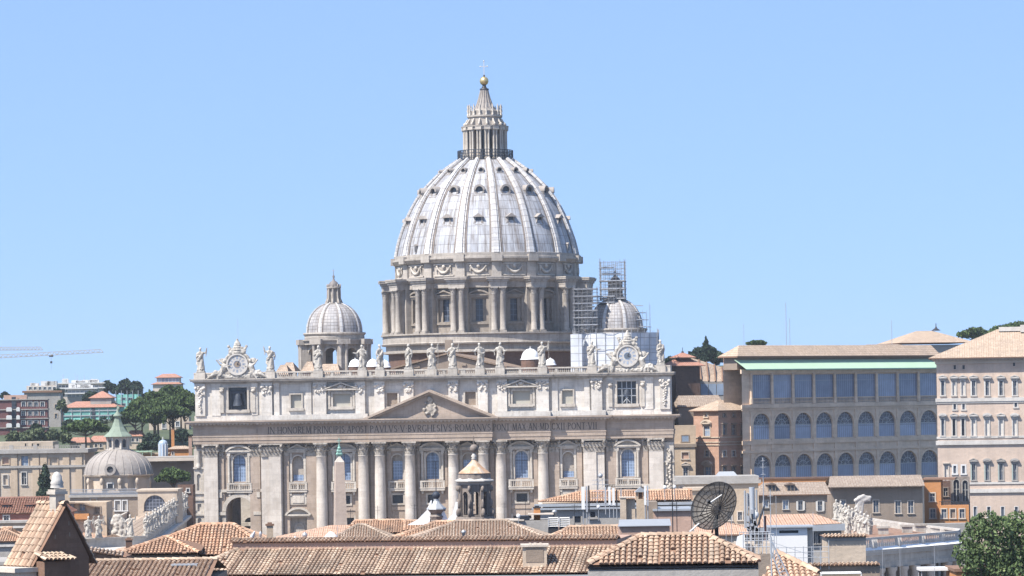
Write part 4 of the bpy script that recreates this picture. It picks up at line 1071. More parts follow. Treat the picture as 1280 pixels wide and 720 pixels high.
def plinth_mesh():
    m = MB(); m.box(-1.0, 1.0, -.8, .8, 0, .35); m.box(-.85, .85, -.7, .7, .35, .6); o = m.build('plinth', 'statue_stone'); d = o.data; bpy.data.objects.remove(o); return d
PLINTH = plinth_mesh()
SLAB = ['robed stone statue with one hand lifted, on the far left corner of the balustrade', 'stone statue with its arm on the left raised high, just right of the left clock',
        'frontal robed statue holding a book, in front of the arches of the left minor dome', 'robed statue with a bent arm, in front of the leftmost white cupola', 'slender cloaked statue turned sideways, in front of the row of three white cupolas',
        'slender statue in a long cloak, alone left of the brown nave gable', 'statue with a tall cross staff, above the left slope of the stone pediment', 'statue with one arm blessing, just right of the pediment tip and over the nave gable',
        'statue with its elbow out, left one of a close pair under the great drum', 'statue with both arms spread, right one of a close pair under the great drum', 'statue with a staff, between the brick-drum white cupola and the small low cupola',
        'statue with one arm stretched out, in front of white sheeting left of the right clock', 'robed statue at the far right end of the balustrade, right of the right clock']
SROOT = []
for i, (u, lab) in enumerate(zip(SU, SLAB)):
    L = BM @ Vector((u, BV, 45.76))
    t = thing('statue', lab, 'statue', L, R(-5), 'stone statues along the balustrade')
    for nm, me, z in (('plinth', PLINTH, 0), ('body', SMESH[i], .6)):
        o = bpy.data.objects.new(nm, me); C.objects.link(o); o.parent = t; o.location = (0, 0, z)
        if nm == 'body': o.scale = (1.08, 1.0, 1.03)
    SROOT.append(t)

def reclining(mb, x, z, s, seed):
    """winged figure leaning against a clock, knees drawn up; s = side (+1 looks right)"""
    r = random.Random(seed)
    hip = Vector((x, -.2, z + .7)); ch = hip + Vector((-s * .55, -.1, 1.35)); hd = ch + Vector((-s * .05, -.15, .95))
    mb.tube(hip, ch, .55, 8, .6); mb.ball(ch, .66, .5, .55, 10, 8); mb.tube(ch, hd, .22, 6); mb.ball(hd, .3, .33, .38, 10, 8)
    for k in (0, 1):
        kn = hip + Vector((s * (1.1 + .3 * k), -.4 - .2 * k, .35 - .5 * k)); ft = kn + Vector((s * (.7 + .5 * k), .1, -1.1 + .35 * k))
        mb.tube(hip, kn, .42, 8, .32); mb.ball(kn, .33, n=8, k=6); mb.tube(kn, ft, .3, 8, .17); mb.ball(ft, .3, .2, .16, 8, 5)
    e = ch + Vector((s * .75, -.3, .35)); h = e + Vector((s * .6, -.1, .75)); mb.tube(ch, e, .25, 7, .2); mb.tube(e, h, .18, 7, .12); mb.ball(h, .17, n=7, k=5)
    e = ch + Vector((-s * .5, -.3, -.2)); h = e + Vector((-s * .6, -.1, .4)); mb.tube(ch, e, .24, 7, .2); mb.tube(e, h, .18, 7, .12)
    for k in range(7):   # wing feathers
        a = R(35 + 13 * k); L_ = 2.6 - .18 * k
        mb.tube(ch + Vector((0, .35, .3)), ch + Vector((s * L_ * math.cos(a) * .6, .5, .3 + L_ * math.sin(a) * .62)), .16, 6, .1)
    for k in range(10):  # drapery
        p = hip + Vector((s * r.uniform(-.6, 1.6), -.45, r.uniform(-.3, .6))); mb.tube(p, p + Vector((s * r.uniform(-.2, .8), r.uniform(-.2, .1), -r.uniform(.6, 1.1))), .2, 6, .14)
def clock(px, py, lab, seed, hub):
    L = FL(px, py, -1.4); base = BM @ Vector((L.x, -1.0, 44.16)); zc = L.z - 44.16
    t = thing('ornamental_clock', lab, 'clock', base, R(-5), 'clocks on the front of the basilica'); r = random.Random(seed)
    Rr = 2.3
    mb = MB(); mb.lathe([(Rr, 0), (Rr, .2), (.01, .2)], 48); mb.T = None
    # dial faces the viewer: build in x,z
    mb = MB(); n = 48
    mb.face([(Rr * math.cos(2 * math.pi * i / n), -.75, zc + Rr * math.sin(2 * math.pi * i / n)) for i in range(n)], 0)
    mb.arc_band(0, zc, .78, .9, -.8, -.75, 0, 2 * math.pi, 32, 1)
    mb.face([(.78 * math.cos(2 * math.pi * i / 24), -.765, zc + .78 * math.sin(2 * math.pi * i / 24)) for i in range(24)], 2)
    for k in range(12):
        a = math.pi / 2 - 2 * math.pi * k / 12; c, s = math.cos(a), math.sin(a)
        for off in ((-.12, .12) if k % 3 else (-.16, 0, .16)):
            p = [((rr * c - (off + w_) * s), -.77, zc + rr * s + (off + w_) * c) for rr, w_ in ((1.25, -.05), (2.0, -.05), (2.0, .05), (1.25, .05))]
            mb.face(p, 1)
    d = mb.build('dial', ['white_stone', 'pane_blue', hub], t)
    for a, ln, w_ in ((R(60), 1.5, .1), (R(-15), 1.05, .13)):
        m = MB(); c, s = math.cos(a), math.sin(a)
        m.face([(-w_ * s * -1, -.82, zc - w_ * c), (ln * c, -.82, zc + ln * s), (-w_ * s, -.82, zc + w_ * c)]); m.build('hand', 'dark_metal', d)
    mb = MB(); mb.arc_band(0, zc, 2.28, 2.62, -1.0, .5, 0, 2 * math.pi, 40)
    mb.build('dial_rim', 'white_stone', t)
    mb = MB()
    mb.box(-3.2, 3.2, -.7, .7, 0, .9); mb.box(-2.8, 2.8, -.5, .6, .5, zc); mb.ball((0, .2, zc), 2.7, .55, 2.7, 20, 12)
    for s in (-1, 1):
        pts = [(3.5, .5), (3.1, 1.6), (3.1, zc), (2.6, zc + 1.6), (1.5, zc + 2.7), (.8, zc + 3.4)]
        for (x0, z0), (x1, z1) in zip(pts, pts[1:]): mb.tube((s * x0, -.2, z0), (s * x1, -.2, z1), .42, 8, .38)
        mb.ball((s * 3.6, -.3, .7), .75, .6, .75, 10, 8); mb.ball((s * 1.6, -.3, zc + 2.9), .5, .5, .5, 8, 6)
        # crossed keys behind the tiara
        mb.tube((-s * .6, .1, zc + 2.6), (s * 2.0, .1, zc + 4.2), .16, 6); mb.ball((s * 2.15, .1, zc + 4.3), .42, .2, .42, 8, 6); mb.box(*sorted((s * 1.4, s * 2.0)), -.05, .25, zc + 2.9, zc + 3.5)
        for k in range(12): mb.ball((s * r.uniform(.6, 2.2), -.4, zc + r.uniform(2.5, 4.0)), r.uniform(.2, .4), .3, r.uniform(.2, .4), 6, 5)
    for z0, rr in ((2.9, 1.15), (3.5, 1.2), (4.1, 1.1), (4.65, .95), (5.1, .75), (5.45, .45)): mb.ball((0, -.1, zc + z0), rr, rr * .8, .45, 12, 8)
    mb.ball((0, -.1, zc + 5.9), .3, n=8, k=6)
    for k in range(16): mb.ball((r.uniform(-2.6, 2.6), -.6, r.uniform(.2, .9)), r.uniform(.2, .4), .3, r.uniform(.15, .35), 6, 5)
    remesh('carved_surround', mb, .12, 'statue_stone', t)
    for s in (-1, 1):
        mb = MB(); mb.T = Matrix.Translation((s * 3.9, 0, .2)) @ Matrix.Scale(1.3, 4); reclining(mb, 0, .1, s, seed + s); mb.T = None; mb.ball((s * 4.6, -.1, .4), 1.2, .7, .5, 10, 6)
        remesh('angel', mb, .1, 'statue_stone', t)
    mb = MB(); mb.tube((.15, .2, zc + 6), (.15, .2, zc + 11), .04, 4); mb.build('lightning_rod', 'grey_metal', t)
clock(296.75, 455.5, 'stone clock with brown centre between carved angels, over the left end of the front', 21, 'plaster_brown')
clock(784.5, 445, 'stone clock with carved angels before white sheeting, over the right end of the front', 31, 'pane_grey')

# ---- scaffolding on the right minor dome
def bpt(u, v, z): return BM @ Vector((u, v, z))
SCF = thing('scaffolding', 'metal pole scaffolding with plank decks around the right minor dome and its lantern', 'scaffolding', bpt(RD[0], RD[1], 40), R(-5))
def scaf_box(mb, mp, u0, u1, v0, v1, z0, z1, du=1.2, dz=2.0, decks=(), r=.07):
    nu = max(1, round((u1 - u0) / du)); nv = max(1, round((v1 - v0) / 1.8)); nz = max(1, round((z1 - z0) / dz))
    for i in range(nu + 1):
        for j in range(nv + 1):
            if 0 < i < nu and 0 < j < nv: continue
            u = u0 + (u1 - u0) * i / nu; v = v0 + (v1 - v0) * j / nv
            mb.tube((u, v, z0), (u, v, z1 + random.Random(i * 7 + j).uniform(0, 1.2)), r, 4)
    for k in range(1, nz + 1):
        z = z0 + (z1 - z0) * k / nz
        for v in (v0, v1): mb.tube((u0 - .3, v, z), (u1 + .3, v, z), r, 4); mb.tube((u0 - .3, v, z - dz / 2), (u1 + .3, v, z - dz / 2), r * .8, 4)
        for u in (u0, u1): mb.tube((u, v0 - .3, z), (u, v1 + .3, z), r, 4)
        mb.tube((u0, v0, z - dz), (u1, v0, z), r * .8, 4)
    for z in decks: mp.box(u0 - .2, u1 + .2, v0, v1, z, z + .28)
sz = RD[2] - 56.8      # offset of this dome
zt = 38 + (497.5 - 0) * 0  # (placeholder level, unused)
def sl(px, py, v=100): 
    L = FL(px, py, v); return L.x - RD[0], L.z - 40
mb, mp = MB(), MB()
(u0, zb_), (u1, _) = sl(751, 376), sl(781.5, 376); zt_ = sl(766, 328)[1]
dk = [sl(766, y)[1] for y in (343, 352, 362, 374)]
scaf_box(mb, mp, u0, u1, -3.3, 3.3, zb_, zt_, 1.1, 1.6, dk[1:])
mp.box(u0, u0 + 3.6, -3.2, 3.2, sl(766, 335)[1], sl(766, 335)[1] + .2)
mp.box(u0 + .5, u1 - 1.2, -3, 3, dk[0], dk[0] + .28)
a_, b_ = sl(718, 416, 92), sl(746, 361, 92)
scaf_box(mb, mp, a_[0], b_[0], -9.5, -5.5, a_[1], b_[1], 1.3, 1.9, [a_[1] + 1.9 * k for k in range(1, 7)], .055)
a_, b_ = sl(741, 380, 98), sl(768, 371, 98)
scaf_box(mb, mp, a_[0], b_[0], -4.5, -1.5, a_[1], b_[1], 1.4, 1.8, [a_[1] + .2, b_[1]])
# curved runs of poles standing on the shell
for k in range(15):
    a = R(-95 + 13.5 * k)
    if abs(k - 6.5) < 3.6: continue
    for rr in (8.3, 9.2):
        x, y = rr * math.sin(a), -rr * math.cos(a); h = 9 if abs(a) > 1.2 else 6
        mb.tube((x, y, 15.5), (x, y, 15.5 + h * (1.0 if rr > 9 else .7) + random.Random(k).uniform(-2, 2)), .05, 4)
    for lev in range(4):
        b2 = a + R(13.5); rr = 8.8 - lev * .7
        mb.tube((rr * math.sin(a), -rr * math.cos(a), 17 + 1.9 * lev), (rr * math.sin(b2), -rr * math.cos(b2), 17 + 1.9 * lev), .055, 4)
        if k > 8 or k < 3: mp.box(rr * math.sin(a) - .7, rr * math.sin(a) + .7, -rr * math.cos(a) - .4, -rr * math.cos(a) + .4, 16.9 + 1.9 * lev, 17.05 + 1.9 * lev)
mb.build('poles', 'scaffold_steel', SCF); mp.build('decks', 'grey_metal', SCF)
mb = MB(); L0 = sl(768, 416.5, 90); ztop = L0[1]
ring = []
for k in range(8):
    a = R(22.5 + 45 * k); ring.append((12.0 * math.sin(a), -12.0 * math.cos(a)))
SHT = thing('scaffold_sheeting', 'white plastic sheeting stretched around the base of the scaffolded right minor dome', 'sheeting', bpt(RD[0], RD[1], 40), R(-5))
for i in range(8):
    p, q = Vector((*ring[i], 0)), Vector((*ring[(i + 1) % 8], 0)); n_ = 6
    rows = []
    for zz in range(9):
        z = ztop * zz / 8; row = []
        for k in range(n_ + 1):
            w_ = p.lerp(q, k / n_); bulge = .25 * math.sin(math.pi * k / n_ * 3 + i) * math.sin(zz * .9 + i)
            o_ = Vector((w_.x, w_.y, 0)).normalized() * bulge; row.append((w_.x + o_.x, w_.y + o_.y, z))
        rows.append(row)
    mb.grid(rows, 0, True)
a_ = sl(713, 418, 87); b_ = sl(727, 418, 87)
mb.box(a_[0], b_[0], -12.9, -9, 0, a_[1])
mb.build('sheet', 'sheeting', SHT)
mb = MB()
for i in range(8):
    p, q = Vector((*ring[i], 0)) * 1.015, Vector((*ring[(i + 1) % 8], 0)) * 1.015
    mb.tube((p.x, p.y, 0), (p.x, p.y, ztop + 1.2), .09, 5)
    for z in (ztop + .1, ztop * .72, ztop * .45): mb.tube((p.x, p.y, z), (q.x, q.y, z), .07, 4)
    for k in range(1, 4):
        w_ = p.lerp(q, k / 4); mb.tube((w_.x, w_.y, 0), (w_.x, w_.y, ztop + .9), .06, 4)
mb.build('support_poles', 'grey_metal', SHT)

# ---- the obelisk in the piazza
OD = 640; tip = P(424.6, 568.8, OD); b0_ = P(425.5, 660, OD)
OB = thing('obelisk', 'tall red granite obelisk with a green bronze cross, standing before the columned front', 'obelisk', (b0_.x, OD, 0), R(12))
zt = tip.z
mb = MB(); hw0, hw1 = 1.3, .82
rows = [[(sx * w_, sy * w_, z) for sx, sy in ((-1, -1), (1, -1), (1, 1), (-1, 1))] for w_, z in ((hw0, 8.5), (hw1, zt - 1.3))]
mb.grid(rows, 0, False, True); mb.build('shaft', 'granite', OB)
mb = MB(); b4 = [(sx * hw1, sy * hw1, zt - 1.3) for sx, sy in ((-1, -1), (1, -1), (1, 1), (-1, 1))]
for i in range(4): mb.face([b4[i], b4[(i + 1) % 4], (0, 0, zt)])
mb.build('pyramidion', 'travertine', OB)
mb = MB(); mb.box(-2.2, 2.2, -2.2, 2.2, 2.5, 7.6); mb.box(-2.7, 2.7, -2.7, 2.7, 1.2, 2.5); mb.box(-3.4, 3.4, -3.4, 3.4, 0, 1.2); mb.box(-1.8, 1.8, -1.8, 1.8, 7.6, 8.5); mb.build('pedestal', 'granite', OB)
mb = MB()
for dx, z in ((-.32, .2), (.32, .2), (0, .2), (-.18, .75), (.18, .75), (0, 1.3)): mb.ball((dx, 0, zt + z), .36, n=8, k=6)
mb.tube((0, 0, zt - .3), (0, 0, zt + 1.9), .18, 6); mb.ball((0, 0, zt + 1.8), .22, .1, .22, 6, 4)
mb.build('ornament', 'bronze_green', OB)
mb = MB(); mb.tube((0, 0, zt + 1.8), (0, 0, zt + 3.3), .07, 5); mb.tube((-.45, 0, zt + 2.7), (.45, 0, zt + 2.7), .07, 5); mb.build('cross', 'bronze_green', OB)
HAZE = 0.00006
# ================= builders for the town =================
class Fr:
    """a vertical plane through the point seen at column px, d metres away, turned by yaw"""
    def __init__(s, px, d, yaw=0.0, py=500):
        o = P(px, py, d); s.d = d; s.yaw = R(yaw)
        s.M = Matrix.Translation((o.x, o.y, 0)) @ Matrix.Rotation(s.yaw, 4, 'Z'); s.I = s.M.inverted()
    def L(s, px, py, v=0.0):
        o = s.I @ Vector((0, 0, H)); q = s.I @ P(px, py, 100.0); dr = q - o
        return o + dr * ((v - o.y) / dr.y)
    def root(s, name, label, cat, group=None): return thing(name, label, cat, s.M.to_translation(), s.yaw, group)
def uvquad(mb, a, b, c, d, m=0):
    """roof slope a,b along the eave, c,d along the ridge, UV in metres"""
    a, b, c, d = map(Vector, (a, b, c, d)); e = (b - a).normalized()
    n_ = (b - a).cross(d - a if (d - a).length > 1e-3 else c - a); s = n_.cross(e).normalized()
    uv = [((p - a).dot(e), (p - a).dot(s)) for p in (a, b, c, d)]
    if (c - d).length < 1e-3: mb.face([a, b, c], m, uv=uv[:3])
    else: mb.face([a, b, c, d], m, uv=uv)
def tile_slope(mb, a, b, c, d, pitch=.27, row=.42, seed=0, seg=4, base=1, lip=.03, var=.12, strips=0):
    """one roof slope laid with rows of half-round tiles over pan tiles"""
    r = random.Random(seed)
    a, b, c, d = map(Vector, (a, b, c, d)); e = (b - a).normalized()
    ref = d - a if (d - a).length > 1e-3 else c - a
    nrm = e.cross(ref).normalized()
    if nrm.z < 0: nrm = -nrm
    s = nrm.cross(e).normalized()
    if s.z < 0: s = -s
    poly = [((p - a).dot(e), (p - a).dot(s)) for p in (a, b, c, d)]
    mb.face([p - nrm * .02 for p in ((a, b, c, d) if (c - d).length > 1e-3 else (a, b, c))], base)
    x0 = min(p[0] for p in poly); x1 = max(p[0] for p in poly)
    n = int((x1 - x0) / pitch)
    for i in range(n):
        x = x0 + pitch * (i + .5)
        ys = []
        for (xa, ya), (xb, yb) in zip(poly, poly[1:] + poly[:1]):
            if (xa - x) * (xb - x) < 0: ys.append(ya + (yb - ya) * (x - xa) / (xb - xa))
        if len(ys) < 2: continue
        ya, yb = min(ys), max(ys); ct = r.gauss(.5, .13)
        hf = 1.0
        if strips and i % strips in (0, 1): hf = .35; ct = .55
        if r.random() < .07: ct = r.choice((.15, .9))
        k = max(1, round((yb - ya) / row)); hh = (yb - ya) / k; xo = r.uniform(-.02, .02)
        for j in range(k):
            if r.random() < .012: continue
            y_0, y_1 = ya + hh * j - (.05 if j else 0.06), ya + hh * (j + 1)
            ra, rb = pitch * .43, pitch * .34; jx = xo + r.uniform(-.015, .015)
            A, B = [], []
            for q in range(seg + 1):
                t = math.pi * q / seg
                A.append(a + e * (x + jx - ra * math.cos(t)) + s * y_0 + nrm * (ra * hf * math.sin(t) * .95 + lip))
                B.append(a + e * (x + jx - rb * math.cos(t)) + s * y_1 + nrm * (rb * hf * math.sin(t) * .95))
            ti = min(1, max(0, ct + r.gauss(0, var)))
            mb.grid([A, B], 0, True, tint=ti); mb.face(list(reversed(A)), 1)
def ridge_tiles(mb, p, q, r_=.16, step=.45, seed=0, m=0):
    p, q = Vector(p), Vector(q); n = max(1, round((q - p).length / step)); rd = random.Random(seed); d = (q - p).normalized()
    sd = d.cross(Vector((0, 0, 1))).normalized(); up = sd.cross(d)
    for i in range(n):
        a, b = p.lerp(q, i / n), p.lerp(q, (i + 1) / n)
        A = [a + sd * (r_ * 1.1 * math.cos(t)) + up * (r_ * math.sin(t) + .02) for t in [math.pi * k / 5 for k in range(6)]]
        B = [b + sd * (r_ * .9 * math.cos(t)) + up * (r_ * .85 * math.sin(t)) for t in [math.pi * k / 5 for k in range(6)]]
        mb.grid([A, B], m, True, tint=rd.uniform(.2, .9)); mb.face(A, 1)
def hip(root, mat, u0, u1, v0, v1, ze, zr, li=None, ri=None, over=.5, real=None, name='roof', vr=None, seed=1, sides=True):
    """roof over a rectangle: ridge along u, inset li / ri at its ends (0 = gable)"""
    u0 -= over; u1 += over; v0 -= over; v1 += over
    vm = (v0 + v1) / 2 if vr is None else vr
    li = (v1 - v0) / 2 if li is None else li; ri = (v1 - v0) / 2 if ri is None else ri
    A, B, Cc, D = (u0, v0, ze), (u1, v0, ze), (u1, v1, ze), (u0, v1, ze); E, G = (u0 + li, vm, zr), (u1 - ri, vm, zr)
    mb = MB()
    faces = [(A, B, G, E), (Cc, D, E, G), (D, A, E, E), (B, Cc, G, G)]
    for i, f in enumerate(faces):
        if real and (i == 0 or (sides and i > 1)): tile_slope(mb, *f, pitch=real, row=real * 1.5, seed=seed + i)
        else: uvquad(mb, *f, m=0)
    if real:
        ridge_tiles(mb, E, G, real * .6, real * 1.6, seed); 
        for p, q in ((A, E), (B, G)): ridge_tiles(mb, p, q, real * .55, real * 1.6, seed + 1)
    t = .18 if not real else .08
    mb.face([(p[0], p[1], p[2] - t) for p in (A, D, Cc, B)], 1)
    for p, q in ((A, B), (B, Cc), (Cc, D), (D, A)): mb.face([(p[0], p[1], p[2] - t), (q[0], q[1], q[2] - t), q, p], 1)
    return mb.build(name, [mat, 'terracotta_base'], root)
def window(root, uc, w_, zb, zt, v=0.0, frame='white_stone', pane='pane_grey', arched=False, ft=.22, proud=.12, sill=True, depth=.3, ped=None, shutter=None, name='window'):
    mb = MB(); hw = w_ / 2
    zs = zt - hw if arched else zt
    mb.box(uc - hw - ft, uc - hw - .01, v - proud, v, zb, zs); mb.box(uc + hw + .01, uc + hw + ft, v - proud, v, zb, zs)
    if arched: mb.arc_band(uc, zs, hw + .01, hw + ft, v - proud, v, n=10)
    else: mb.box(uc - hw - ft, uc + hw + ft, v - proud, v, zt + .01, zt + ft)
    if sill: mb.box(uc - hw - ft - .1, uc + hw + ft + .1, v - proud - .15, v, zb - ft, zb - .01)
    if ped == 'tri': mb.box(uc - hw - ft - .2, uc + hw + ft + .2, v - .35, v, zt + ft + .02, zt + ft + .3); tri_pediment(mb, uc, hw + ft + .35, zt + ft + .65, hw * .75 + .2, v, .75, .28)
    if ped == 'seg': mb.box(uc - hw - ft - .2, uc + hw + ft + .2, v - .35, v, zt + ft + .02, zt + ft + .3); seg_pediment(mb, uc, hw + ft + .35, zt + ft + .65, hw * .55 + .2, v, .75)
    if ped == 'hood': mb.box(uc - hw - ft - .15, uc + hw + ft + .15, v - .5, v, zt + ft + .02, zt + ft + .25)
    o = mb.build(name, frame, root)
    p = MB(); p.archpane(uc, w_, zb, zt, v + depth * .9, arched, 0)
    if pane in ('pane_grey', 'pane_dark', 'pane_sky') and w_ > .7:
        p.box(uc - .05, uc + .05, v + depth * .75, v + depth * .88, zb, zt - (hw if arched else 0), 1); p.box(uc - hw, uc + hw, v + depth * .75, v + depth * .88, zb + (zt - zb) * .55, zb + (zt - zb) * .55 + .08, 1)
    p.build('pane', [pane, 'shutter_white'], o)
    if shutter:
        s = MB()
        for sd in shutter[1]: s.box(*sorted((uc + sd * (hw + .02), uc + sd * (hw * 1.95))), v - proud - .1, v - proud - .03, zb, zt)
        s.build('shutter', shutter[0], o)
    return o
def block(name, label, cat, px, d, yaw, pxl, pxr, pyt, depth, mat, wins=(), group=None, z0=0.0, pym=None, wkw=None, courses=(), sidemat=None):
    """a walled block: front between columns pxl and pxr, top at row pyt. wins: (pxc, pyc, width px, height px, opts)"""
    f = Fr(px, d, yaw); t = f.root(name, label, cat, group)
    a, b = f.L(pxl, pyt), f.L(pxr, pyt); u0, u1 = a.x, b.x; z1 = (a.z + b.z) / 2
    ops, specs = [], []
    for w_ in wins:
        pc, yc, pw, ph = w_[:4]; kw = dict(wkw or {}); kw.update(w_[4] if len(w_) > 4 else {})
        l, r = f.L(pc - pw / 2, yc), f.L(pc + pw / 2, yc); tp, bt = f.L(pc, yc - ph / 2), f.L(pc, yc + ph / 2)
        uc, ww = (l.x + r.x) / 2, r.x - l.x
        specs.append((uc, ww, bt.z, tp.z, kw)); ops.append((uc, ww, bt.z, tp.z, kw.get('arched', False)))
    mb = MB(); mb.wall(u0, u1, z0, z1, 0, ops, .32)
    mb.face([(u0, 0, z0), (u0, depth, z0), (u0, depth, z1), (u0, 0, z1)]); mb.face([(u1, 0, z0), (u1, depth, z0), (u1, depth, z1), (u1, 0, z1)])
    mb.face([(u0, depth, z0), (u1, depth, z0), (u1, depth, z1), (u0, depth, z1)]); mb.face([(u0, 0, z1), (u1, 0, z1), (u1, depth, z1), (u0, depth, z1)])
    mb.build('wall', mat, t)
    for uc, ww, zb, zt, kw in specs: window(t, uc, ww, zb, zt, **kw)
    for py, th, pr, cm in courses:
        z = f.L((pxl + pxr) / 2, py).z; c = MB(); c.box(u0 - pr, u1 + pr, -pr, depth * .9, z - th / 2, z + th / 2); c.build('cornice', cm, t)
    return t, f, u0, u1, z1
def chimney(px, pyt, pyb, wpx, d, label, mat='plaster_tan', cap='terracotta_base', kind='flat', yaw=8, dep=None):
    f = Fr(px, d, yaw); t = f.root('chimney', label, 'chimney', 'chimneys on the roofs')
    zb, zt = f.L(px, pyb).z, f.L(px, pyt).z; w_ = wpx * d / F; hw = w_ / 2; dp = dep or w_ * .8
    t.location.z = zb - 1.5; mb = MB(); hh = zt - zb + 1.5
    if kind == 'flat':
        mb.box(-hw, hw, 0, dp, 0, hh - .18); mb.build('stack', mat, t)
        c = MB(); c.box(-hw - .07, hw + .07, -.07, dp + .07, hh - .18, hh - .05); c.box(-hw * .7, hw * .7, .1, dp - .1, hh - .05, hh + .05); c.build('cap', cap, t)
    elif kind == 'roofed':
        mb.box(-hw, hw, 0, dp, 0, hh - .8); mb.build('stack', mat, t)
        c = MB()
        for su in (-hw, hw - .12):
            for sv in (0, dp - .12): c.box(su, su + .12, sv, sv + .12, hh - .8, hh - .3)
        c.box(-hw * .5, hw * .5, dp * .25, dp * .75, hh - .8, hh - .32, 1)
        c.prism([(-hw - .15, hh - .3), (hw + .15, hh - .3), (0, hh + .08)], -.15, dp + .15, 2); c.build('cap', [mat, 'terracotta_base', 'zinc'], t)
    elif kind == 'pipe':
        mb.lathe([(hw, 0), (hw, hh - .3), (hw * 1.3, hh - .28), (hw * 1.3, hh - .12), (.02, hh)], 10); mb.build('flue', 'zinc', t)
    return t
def crown(mb, lobes, n, size, seed, flat=.5):
    """leaf clumps spread through a set of ellipsoids (cx, cy, cz, rx, ry, rz)"""
    r = random.Random(seed); tot = sum(l[3] * l[4] * l[5] for l in lobes) or 1
    vols = [(l[3] * l[4] * l[5]) ** .67 for l in lobes]; sv = sum(vols)
    for l, vv in zip(lobes, vols):
        k = int(n * vv / sv); lt = r.uniform(-.12, .12)
        for _ in range(k):
            while True:
                p = Vector((r.uniform(-1, 1), r.uniform(-1, 1), r.uniform(-1, 1)))
                if .001 < p.length <= 1: break
            rad = p.length ** .38
            p = p.normalized() * rad
            nz = noise.noise(Vector((l[0] + p.x * 1.7, l[1] + p.y * 1.7, l[2] + p.z * 1.7)) * 1.3)
            p *= 1 + .22 * nz
            c = Vector((l[0] + p.x * l[3], l[1] + p.y * l[4], l[2] + p.z * l[5]))
            s = size * r.uniform(.6, 1.4)
            ax = Vector((r.gauss(0, 1), r.gauss(0, 1), r.gauss(0, 1) * flat + .35)).normalized()
            e1 = ax.orthogonal().normalized(); e2 = ax.cross(e1)
            th = r.uniform(0, 6.28); f1 = e1 * math.cos(th) + e2 * math.sin(th); f2 = ax.cross(f1)
            mb.face([c - f1 * s, c - f2 * s * .6 + f1 * .1 * s, c + f1 * s, c + f2 * s * .6 - f1 * .1 * s], tint=min(1, max(0, .45 + lt + .5 * nz + r.gauss(0, .16))))
def tree(name, label, base, trunk_h, trunk_r, lobes, n, size, mat, seed=0, group=None, limbs=5, lean=0.0):
    """lobes are relative to the base"""
    t = thing(name, label, 'tree', base, 0, group); r = random.Random(seed)
    mb = MB(); top = Vector((lean, 0, trunk_h))
    pts = [Vector((0, 0, -1.5)), Vector((lean * .3, .1, trunk_h * .35)), Vector((lean * .65, -.1, trunk_h * .7)), top]
    for i in range(3): mb.tube(pts[i], pts[i + 1], trunk_r * (1 - .2 * i), 7, trunk_r * (1 - .2 * (i + 1)))
    for k in range(limbs):
        l = lobes[k % len(lobes)]; st = pts[2].lerp(top, r.uniform(.0, 1.0)); en = Vector((l[0] + r.uniform(-.4, .4) * l[3], l[1] + r.uniform(-.4, .4) * l[4], l[2] - l[5] * .3))
        md = st.lerp(en, .5) + Vector((0, 0, -.06 * (en - st).length)); mb.tube(st, md, trunk_r * .5, 5, trunk_r * .35); mb.tube(md, en, trunk_r * .35, 5, trunk_r * .15)
    mb.build('trunk', 'bark', t)
    c = MB(); crown(c, lobes, n, size, seed); c.build('crown', mat, t)
    return t
def pine(px0, px1, pyt, pyc, pyb, d, label, seed, n=2600, group='stone pines on the left slope', size=.55):
    """umbrella pine: crown between columns px0..px1, top row pyt, underside pyc, foot pyb"""
    m_ = (px0 + px1) / 2; b = P(m_, pyb, d); zt, zc = P(m_, pyt, d).z - b.z, P(m_, pyc, d).z - b.z; hw = (px1 - px0) / 2 * d / F; r = random.Random(seed)
    lobes = []; hgt = zt - zc
    for k in range(22):
        x = r.uniform(-1, 1); e = 1 - abs(x) ** 2.2; rw = hw * r.uniform(.17, .30); y = r.uniform(-.75, .75) * hw
        lobes.append((x * hw * .80, y, zc + hgt * (.30 + .50 * e * r.uniform(.35, 1.05)), rw, rw, hgt * r.uniform(.14, .24)))
    lobes.append((0, 0, zc + hgt * .48, hw * .78, hw * .7, hgt * .34))
    return tree('stone_pine', label, b, zc + .15 * hgt, max(.35, hw * .055), lobes, n, size, 'pine_leaf', seed, group, 9)
def cypress(px, pyt, pyb, wpx, d, label, seed, n=1500, mat='dark_leaf'):
    b = P(px, pyb, d); h = P(px, pyt, d).z - b.z; w_ = wpx * d / F / 2
    lobes = [(random.Random(seed + k).uniform(-.2, .2) * w_, 0, h * (.12 + .86 * k / 9), w_ * (1.05 - .85 * (k / 9) ** 1.6), w_ * (1.05 - .85 * (k / 9) ** 1.6), h * .11) for k in range(10)]
    return tree('cypress', label, b, h * .5, .25, lobes, n, .42, mat, seed, None, 3)
def bushy(px0, px1, pyt, pyb, d, label, seed, n=2200, mat='dark_leaf', group=None, size=.7, name='broadleaf_tree'):
    m_ = (px0 + px1) / 2; b = P(m_, pyb, d); h = P(m_, pyt, d).z - b.z; hw = (px1 - px0) / 2 * d / F; r = random.Random(seed)
    lobes = []
    for k in range(10):
        x = r.uniform(-.75, .75); rw = hw * r.uniform(.25, .42)
        lobes.append((x * hw, r.uniform(-.5, .5) * hw, h * (.35 + .38 * (1 - x * x) * r.uniform(.5, 1.15)), rw, rw, min(rw, h * .3)))
    return tree(name, label, b, h * .4, max(.25, hw * .06), lobes, n, size, mat, seed, group, 5)

